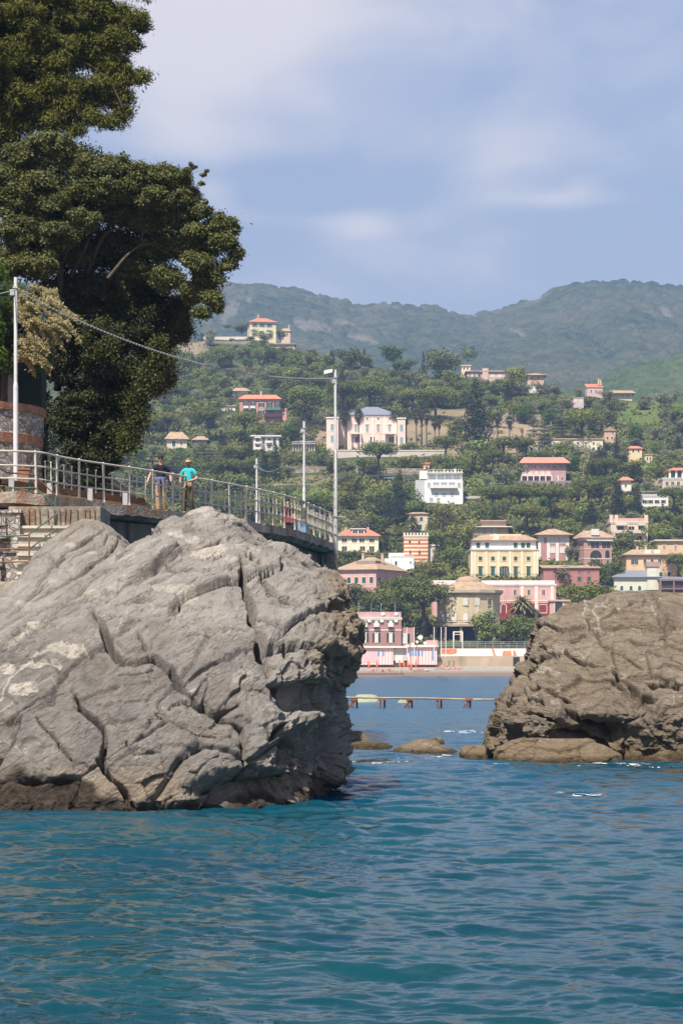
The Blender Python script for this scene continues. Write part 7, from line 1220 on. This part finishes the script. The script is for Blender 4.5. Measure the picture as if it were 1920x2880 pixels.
def palm_mesh(fan, h, g):
    parts = []
    if fan: V, Q, q = leaves([(0, 0, h - 1.2, .95, .95, 1.2), (0, 0, h - 2.6, .6, .6, 1.0)], 500, .5, g, aspect=.3, rough=.3, hang=2.0, up=0); parts.append((V, Q, q, 1))
    nf = 46 if fan else 60; Vs = []
    for i in range(nf):
        a = 2.4 * i; el = math.radians(80 - 125 * (i / nf)) if fan else math.radians(78 - 100 * (i / nf)); L = (2.15 if fan else 3.6) * (.85 + .3 * g.random()); n = 1 if fan else 7; P = np.array([0, 0, h * 1.0]); dr = np.array([math.cos(a) * math.cos(el), math.sin(a) * math.cos(el), math.sin(el)])
        if fan:
            c = P + dr * L * .35; sd_ = np.array([-math.sin(a), math.cos(a), 0]); up_ = np.cross(dr, sd_)
            for k in range(-3, 4):
                w = k * .30; e = dr * math.cos(w) + sd_ * math.sin(w); e = e - np.array([0, 0, .12 * abs(k)]); tp = c + e * L * .62; b2 = np.cross(e, up_); Vs += [c, c + e * L * .3 + b2 * .11, tp, c + e * L * .3 - b2 * .11]
        else:
            for k in range(n):
                t0, t1 = k / n, (k + 1) / n; p0 = P + dr * L * t0 - np.array([0, 0, 1.0 * L * .42 * t0 * t0]); p1 = P + dr * L * t1 - np.array([0, 0, 1.0 * L * .42 * t1 * t1]); sd_ = np.array([-math.sin(a), math.cos(a), 0]); wv = .42 * (1 - abs(t0 - .4) * .9)
                for s2 in (-1, 1): Vs += [p0, p0 * .5 + p1 * .5 + sd_ * s2 * wv - np.array([0, 0, .15]), p1 + sd_ * s2 * wv * .9 + (p1 - p0) * .4 - np.array([0, 0, .28]), p1]
    V = np.array(Vs); parts.insert(0, (V, np.arange(len(V)).reshape(-1, 4), g.random(len(V) // 4), 0)); V, Q, q, mi = join_np(parts)
    return np_mesh('crown', V, Q, [L_PALM, L_PDRY], mi=mi, attr={'rnd': ('FACE', q)})
for v in range(2):
    proto('fan_palm', palm_mesh(True, 11.0, np.random.default_rng(100 + v)), MB().tube([(0, 0, -1), (.05, 0, 5), (0, .05, 10.8)], [.34, .24, .22], 7), M_PT)
    proto('date_palm', palm_mesh(False, 5.0, np.random.default_rng(104 + v)), MB().tube([(0, 0, -1), (0, 0, 4.8)], [.45, .5], 8), M_PT)
b = [(GT.normal() * 1.8, GT.normal() * 1.8, 6 + GT.normal() * 1.6, 1.6, 1.6, 1.6) for _ in range(8)]; proto('bare', crown_mesh(b, 1500, .4, L_BARE, GT, aspect=.25, rough=.5, up=.4, shell=.3), MB().tube([(0, 0, -1), (0, 0, 6)], [.25, .1], 6))
SIZE = dict(broadleaf=(9.0, 8.2), olive=(9.0, 8.2), bright=(9.0, 8.2), yellow=(9.0, 8.2), pine=(12.0, 11.6), cypress=(2.9, 12.6), conifer=(6.2, 14.4), cedar=(11.5, 12.6), fan_palm=(3.6, 12.4), date_palm=(6.8, 8.0), bare=(7, 9))
NAME = dict(broadleaf='broadleaf_tree', olive='olive_tree', bright='leafy_tree', yellow='leafy_tree', pine='umbrella_pine', cypress='cypress', conifer='conifer', cedar='cedar', fan_palm='palm_tree', date_palm='palm_tree', bare='bare_tree')
WHAT = dict(broadleaf='rounded green tree', olive='grey green olive tree', bright='bright green leafy tree', yellow='yellow green tree', pine='umbrella pine', cypress='slim dark cypress', conifer='dark dense conifer', cedar='tiered dark cedar', fan_palm='tall fan palm with a dry skirt', date_palm='feathery date palm', bare='bare brown twiggy tree')
NT = 0; TREES = []
def htree(kind, px, py, hpx, wpx=None, label=None, group=None, d=None):
    """tree whose foot is seen at (px,py) and which is hpx tall in the photo"""
    global NT
    d = d or hd(py); s = F / d; w0, h0 = SIZE[kind]; sz = hpx / s / h0; sx = (wpx / s / w0) if wpx else sz
    c, t = PROTO[kind][NT % len(PROTO[kind])]; NT += 1
    r = empty(NAME[kind], W(px, py, d), rnd.uniform(0, 6.28), label, 'tree', group); r.scale = (sx, sx, sz); link('crown', c, r); link('trunk', t, r); w = w0 * sx * s
    TREES.append((px - w * .42, px + w * .42, py - hpx * .97, py - hpx * .1, d)); return r
NAMED = [('pine', 1065, 1356, 113, 118, 'umbrella pine with a wide crown in front of the terrace below the big pink villa'), ('pine', 1190, 1802, 162, 205, 'big umbrella pine with forked limbs between the red hotel and the beige rotunda'),
 ('pine', 860, 1200, 112, 130, 'broad umbrella pine right of the orange house'), ('pine', 690, 1262, 105, 110, 'umbrella pine standing in front of the orange house garden'), ('pine', 585, 1240, 92, 104, 'umbrella pine left of and below the orange house'), ('pine', 660, 1372, 76, 132, 'low spreading umbrella pine right behind the person in turquoise'), ('pine', 965, 1190, 118, 118, 'umbrella pine rising behind the roof of the big pink villa'), ('pine', 1040, 1180, 105, 110, 'dark umbrella pine behind and right of the big pink villa roof'),
 ('pine', 1225, 1182, 92, 120, 'umbrella pine above the palm row right of the pink villa'), ('pine', 1160, 1178, 82, 100, 'flat umbrella pine above the left end of the palm row'), ('broadleaf', 1244, 1072, 86, 96, 'dense dark rounded tree on the ridge beside a single cypress'), ('pine', 1636, 1268, 114, 132, 'wide umbrella pine above the long pale yellow villa'), ('pine', 1690, 1225, 70, 100, 'umbrella pine just left of the gabled orange house'),
 ('pine', 1385, 1452, 84, 110, 'umbrella pine at the left end of the pine grove under the pink hotel'), ('pine', 1460, 1455, 88, 124, 'umbrella pine in the middle of the pine grove under the pink hotel'), ('pine', 1545, 1458, 90, 120, 'umbrella pine right of the middle of the grove under the pink hotel'), ('pine', 1655, 1440, 96, 110, 'umbrella pine at the right end of the grove, beside a dark conifer'), ('pine', 1482, 1506, 86, 130, 'umbrella pine behind the yellow villa, lower row of the grove'), ('pine', 1905, 1645, 88, 96, 'umbrella pine against the apricot house at the right edge'), ('pine', 1895, 1450, 80, 110, 'dark pine under the loggia villa at the right edge'),
 ('cypress', 1190, 1062, 78, 13, 'single slim cypress on the ridge'), ('cypress', 1732, 1330, 108, 26, 'tall cypress beside the small yellow house'), ('cypress', 741, 1345, 102, 22, 'narrow cypress left of a broader one behind the shortest pole'), ('conifer', 772, 1350, 112, 46, 'broad dark cypress shaped conifer behind the poles'), ('conifer', 1120, 1478, 164, 60, 'tall dark conifer left of the white hotel'), ('conifer', 1335, 1278, 215, 100, 'very tall dark conifer right of the palm row'), ('conifer', 1690, 1345, 100, 62, 'dark conifer left of the tall cypress'), ('conifer', 1660, 1360, 80, 48, 'smaller dark conifer behind the pink hotel'), ('conifer', 1735, 1452, 108, 50, 'dark conifer just left of the orange roofed white house'), ('conifer', 1790, 1450, 92, 46, 'dark conifer just right of the orange roofed white house'), ('conifer', 1660, 1500, 96, 48, 'dark conifer behind the rose villa'), ('cypress', 1024, 1022, 44, 14, 'small dark cypress on the ridge left of the bright green tree'),
 ('cedar', 430, 1352, 96, 118, 'tiered cedar behind the person in black'), ('cedar', 500, 1360, 86, 110, 'tiered cedar between the two walking people'), ('cedar', 575, 1320, 74, 112, 'tiered cedar right of the person in turquoise'), ('cedar', 1055, 1160, 90, 76, 'tiered cedar high above the big pink villa'), ('cedar', 1580, 1235, 84, 84, 'tiered cedar left of the wide umbrella pine at upper right'), ('cedar', 1530, 1275, 90, 60, 'cedar in front of the high tan stone wall'), ('cedar', 1500, 1262, 110, 50, 'thin grey cedar beside the high tan stone wall'), ('cedar', 360, 1330, 70, 100, 'cedar at the left, next to the dark ivy clad tree'),
 ('date_palm', 1466, 1748, 84, 64, 'big date palm in front of the pink arcade building'), ('date_palm', 1075, 1690, 52, 48, 'date palm in front of the pink palazzo'), ('date_palm', 1420, 1560, 56, 46, 'date palm before the attic of the yellow villa'), ('date_palm', 1160, 1500, 56, 40, 'palm left of the peach house above the striped tower'), ('date_palm', 1212, 1512, 50, 38, 'palm right of the peach house above the striped tower'), ('date_palm', 1500, 1742, 36, 40, 'small date palm beside the big date palm'),
 ('fan_palm', 1240, 1532, 92, 24, 'very tall single fan palm above the striped tower'), ('fan_palm', 1008, 1263, 112, 28, 'fan palm in front of the left windows of the pink villa'), ('fan_palm', 970, 1264, 106, 34, 'fan palm before the recess of the pink villa'), ('fan_palm', 934, 1264, 100, 30, 'leftmost fan palm, behind the floodlight pole'), ('fan_palm', 1110, 1262, 106, 34, 'fan palm at the right corner of the pink villa'), ('fan_palm', 1142, 1262, 108, 32, 'first fan palm right of the pink villa'), ('fan_palm', 1170, 1262, 112, 32, 'second fan palm right of the pink villa'), ('fan_palm', 1199, 1264, 112, 32, 'third fan palm right of the pink villa'), ('fan_palm', 1234, 1266, 98, 34, 'fan palm at the right end of the palm row'), ('fan_palm', 1222, 1262, 84, 26, 'shorter fan palm leaning near the right end of the palm row'), ('fan_palm', 1185, 1256, 102, 26, 'fan palm half hidden behind the palm row'),
 ('fan_palm', 1432, 1262, 90, 30, 'shaggy palm in front of the high tan stone wall'), ('fan_palm', 1398, 1252, 88, 34, 'shaggy palm on the bare bank right of the tall dark conifer'), ('fan_palm', 1452, 1322, 92, 24, 'thin palm left of the pink hotel'),
 ('yellow', 1650, 1728, 90, 130, 'yellow green tree standing out between the arcade building and the brown boulder'), ('broadleaf', 1360, 1816, 92, 96, 'dense round dark tree in front of the beige rotunda'), ('broadleaf', 1452, 1815, 78, 90, 'dark green tree between the round tree and the brown boulder'), ('broadleaf', 1420, 1812, 50, 70, 'low dark bushy tree right of the round tree'), ('broadleaf', 1500, 1800, 60, 80, 'dark tree partly hidden by the brown boulder'), ('olive', 1580, 1652, 56, 84, 'olive green rounded tree before the long red house'), ('broadleaf', 1720, 1650, 72, 70, 'dark green tree between the long red house and the apricot house'), ('broadleaf', 1745, 1560, 66, 76, 'leafy tree under the cream balcony house'), ('olive', 1608, 1580, 46, 52, 'silvery tree beside the rose villa'), ('bright', 1105, 1020, 46, 78, 'bright green tree on the ridge above the palm row'), ('bright', 1474, 1190, 54, 70, 'bright green round tree above the high tan stone wall'), ('bright', 1545, 1190, 38, 60, 'bright green bush right of the round bright tree'), ('bright', 1190, 1792, 60, 50, 'bright bush behind the forked trunk of the big umbrella pine'),
 ('broadleaf', 1010, 1712, 66, 110, 'dark leafy tree between the pink palazzo and the red hotel'), ('broadleaf', 1060, 1725, 46, 80, 'low leafy tree above the red hotel terrace'), ('broadleaf', 1215, 1640, 62, 100, 'tree between the pink palazzo and the yellow villa'), ('broadleaf', 1270, 1600, 66, 70, 'tree left of the yellow villa'), ('broadleaf', 985, 1590, 40, 120, 'bushy trees below the cream house'), ('broadleaf', 1300, 1548, 74, 70, 'dark tree above and left of the yellow villa'), ('bare', 870, 1245, 74, 70, 'bare grey tree left of the pink villa'), ('broadleaf', 1040, 1335, 44, 70, 'shrubby tree left of the umbrella pine below the villa'), ('broadleaf', 1150, 1322, 40, 90, 'bushy tree right of the umbrella pine below the villa'), ('broadleaf', 905, 1318, 42, 66, 'rounded tree left of the floodlight pole, under the villa terrace'), ('bright', 820, 1240, 50, 56, 'light green tree between the orange house and the pavilion'), ('bright', 700, 1340, 50, 70, 'light green tree left of the narrow cypress'), ('olive', 590, 975, 46, 40, 'grey tree at the left end of the hilltop terrace'), ('olive', 745, 968, 36, 44, 'small tree in front of the yellow hilltop house'), ('broadleaf', 680, 935, 22, 60, 'low trees left of the yellow hilltop house'), ('olive', 790, 958, 30, 30, 'bush right of the yellow hilltop house')]
for k, x, y, hp, wp, lb in NAMED: htree(k, x, y, hp * (1.06 if k == 'pine' else 1), wp * (1.12 if k == 'pine' else 1), lb, 'hillside trees')
# massed trees between the houses
def blocked(px, py, hpx, wpx, d):
    x0, x1, y0, y1 = px - wpx * .46, px + wpx * .46, py - hpx, py
    for (a, b, t, bt, dh) in BOXES:
        if d < dh + 3 and x1 > a and x0 < b and y1 > t and y0 < bt:
            ov = (min(x1, b) - max(x0, a)) * (min(y1, bt) - max(y0, t)); tot = (b - a) * (bt - t)
            if ov > min(.10 * tot, 160): return True
    for (a, b, d0, d1) in FOOT:
        if px > a - wpx * .2 and px < b + wpx * .2 and d0 < d < d1: return True
    return False
LBL = {'broadleaf': 'rounded green tree in the woods that cover the hillside between the houses', 'olive': 'grey green olive tree on the terraced slopes of the hillside', 'pine': 'umbrella pine massed with others in the hillside woods', 'bright': 'light green leafy tree scattered among darker trees on the hillside', 'conifer': 'dark conifer scattered in the hillside woods', 'bare': 'brown twiggy tree scattered in the hillside woods'}
cand = []; y = 962.0
while y < 1800:
    s = F / hd(y); step = 7.6 * s; x = 330 + rnd.uniform(0, step)
    while x < 2080:
        cand.append((x + rnd.uniform(-.35, .35) * step, y + rnd.uniform(-.4, .4) * 3.2 * s)); x += step
    y += 4.6 * s
CNT = {}
for (px, py) in cand:
    cr = np.interp(px, [c[0] for c in CREST], [c[1] for c in CREST])
    if py < cr + 3 or py > 1795: continue
    u_ = rnd.random(); s = F / hd(py); zone = px > 1480 and py < 1330
    bz = float(zone_mask(BARE_Z + GREEN_Z, np.array([px]), np.array([py - 14.]))[0])
    if bz > .35 and rnd.random() < .6: continue
    nz = float(vnoise(np.array([px / 120, py / 60, 0.]), 77))
    if zone: kind = 'olive' if u_ < .62 else ('broadleaf' if u_ < .9 else 'bright')
    elif py < 1120: kind = 'broadleaf' if u_ < .62 else ('olive' if u_ < .86 else ('bright' if u_ < .9 else ('conifer' if u_ < .95 else 'bare')))
    else: kind = 'broadleaf' if u_ < .56 else ('olive' if u_ < .70 else ('bright' if u_ < .76 else ('pine' if u_ < .90 else ('conifer' if u_ < .96 else 'bare'))))
    hm = {'broadleaf': rnd.uniform(6, 10), 'olive': rnd.uniform(4.5, 7.5), 'bright': rnd.uniform(4, 7), 'pine': rnd.uniform(9, 12), 'conifer': rnd.uniform(8, 13), 'bare': rnd.uniform(5, 8)}[kind]
    if nz > .45: hm *= .75
    w0, h0 = SIZE[kind]; wm = w0 * hm / h0 * rnd.uniform(.95, 1.3); hp = hm * s; wp = wm * s; d = hd(py)
    for tr in range(3):
        if not blocked(px, py, hp, wp, d): break
        hp *= .6; wp *= .75; kind = 'broadleaf' if kind in ('pine', 'conifer') else kind
    else: continue
    # an earlier, nearer named tree already fills this spot
    if any(a < px < b and t < py - hp * .5 < bt and abs(d - dh) < 12 for (a, b, t, bt, dh) in TREES[:len(NAMED)]): continue
    if kind == 'broadleaf' and CNT.get(kind, 0) >= 255: kind = 'olive'
    CNT[kind] = CNT.get(kind, 0) + 1; htree(kind, px, py, hp, wp, LBL[kind], 'hillside trees massed between the houses: ' + WHAT[kind] + 's')
print('trees', CNT, len(TREES))
# undergrowth that nobody could count
def undergrowth():
    g = np.random.default_rng(5); n = 34000; px = g.uniform(-350, 2300, n); t = g.random(n)
    cr = np.interp(px, [c[0] for c in CREST], [c[1] for c in CREST]); py = cr + 2 + (1812 - cr) * t ** .75; d = interp(py, DT); keep = np.ones(n, bool); keep &= d > 632
    for (a, b, d0, d1) in FOOT: keep &= ~((px > a - 2) & (px < b + 2) & (d > d0 - 1.5) & (d < d1))
    for (a, b, tp, bt, dh) in BOXES: keep &= ~((px > a) & (px < b) & (py > tp) & (py < bt + 4) & (d < dh + .5))
    keep &= ~((zone_mask(BARE_Z, px, py) > .4) & (g.random(n) < .45))
    for (a, b, tp, bt) in ((1120, 1310, 1150, 1262), (1380, 1520, 1205, 1262), (560, 720, 975, 985), (1260, 1400, 1230, 1300)): keep &= ~((px > a) & (px < b) & (py > tp) & (py < bt) & (g.random(n) < .7))
    px, py, d = px[keep], py[keep], d[keep]; c = np.stack([(px - CX) / F * d, d, EYE + (HY - py) / F * d], -1); k = 8
    big = .6 + 1.3 * g.random(len(c)) ** 2; cc = np.repeat(c, k, 0) + g.normal(size=(len(c) * k, 3)) * np.repeat(big, k)[:, None] * np.array([.55, .5, .35]) + np.array([0, 0, .5]) * np.repeat(big, k)[:, None]
    nr = g.normal(size=cc.shape) + np.array([0, -.3, .8]); nr /= np.linalg.norm(nr, axis=1)[:, None]; t_ = g.normal(size=cc.shape); t_ -= nr * (t_ * nr).sum(1)[:, None]; t_ /= np.linalg.norm(t_, axis=1)[:, None]; b_ = np.cross(nr, t_); L = (.45 + .35 * g.random(len(cc)))[:, None]
    V = np.stack([cc - t_ * L, cc + b_ * L * .7, cc + t_ * L, cc - b_ * L * .7], 1).reshape(-1, 3); q = np.clip(np.repeat(.5 + .5 * fbm(c / 18, 2, 4), k) * .7 + .3 * g.random(len(cc)), 0, 1)
    tag(link('undergrowth', np_mesh('undergrowth', V, np.arange(len(V)).reshape(-1, 4), [leaf_mat('undergrowth_leaves', (0.08, 0.095, 0.025), (0.3, 0.29, 0.08), .2, .7, .15)], attr={'rnd': ('FACE', q)})), kind='stuff')
undergrowth()
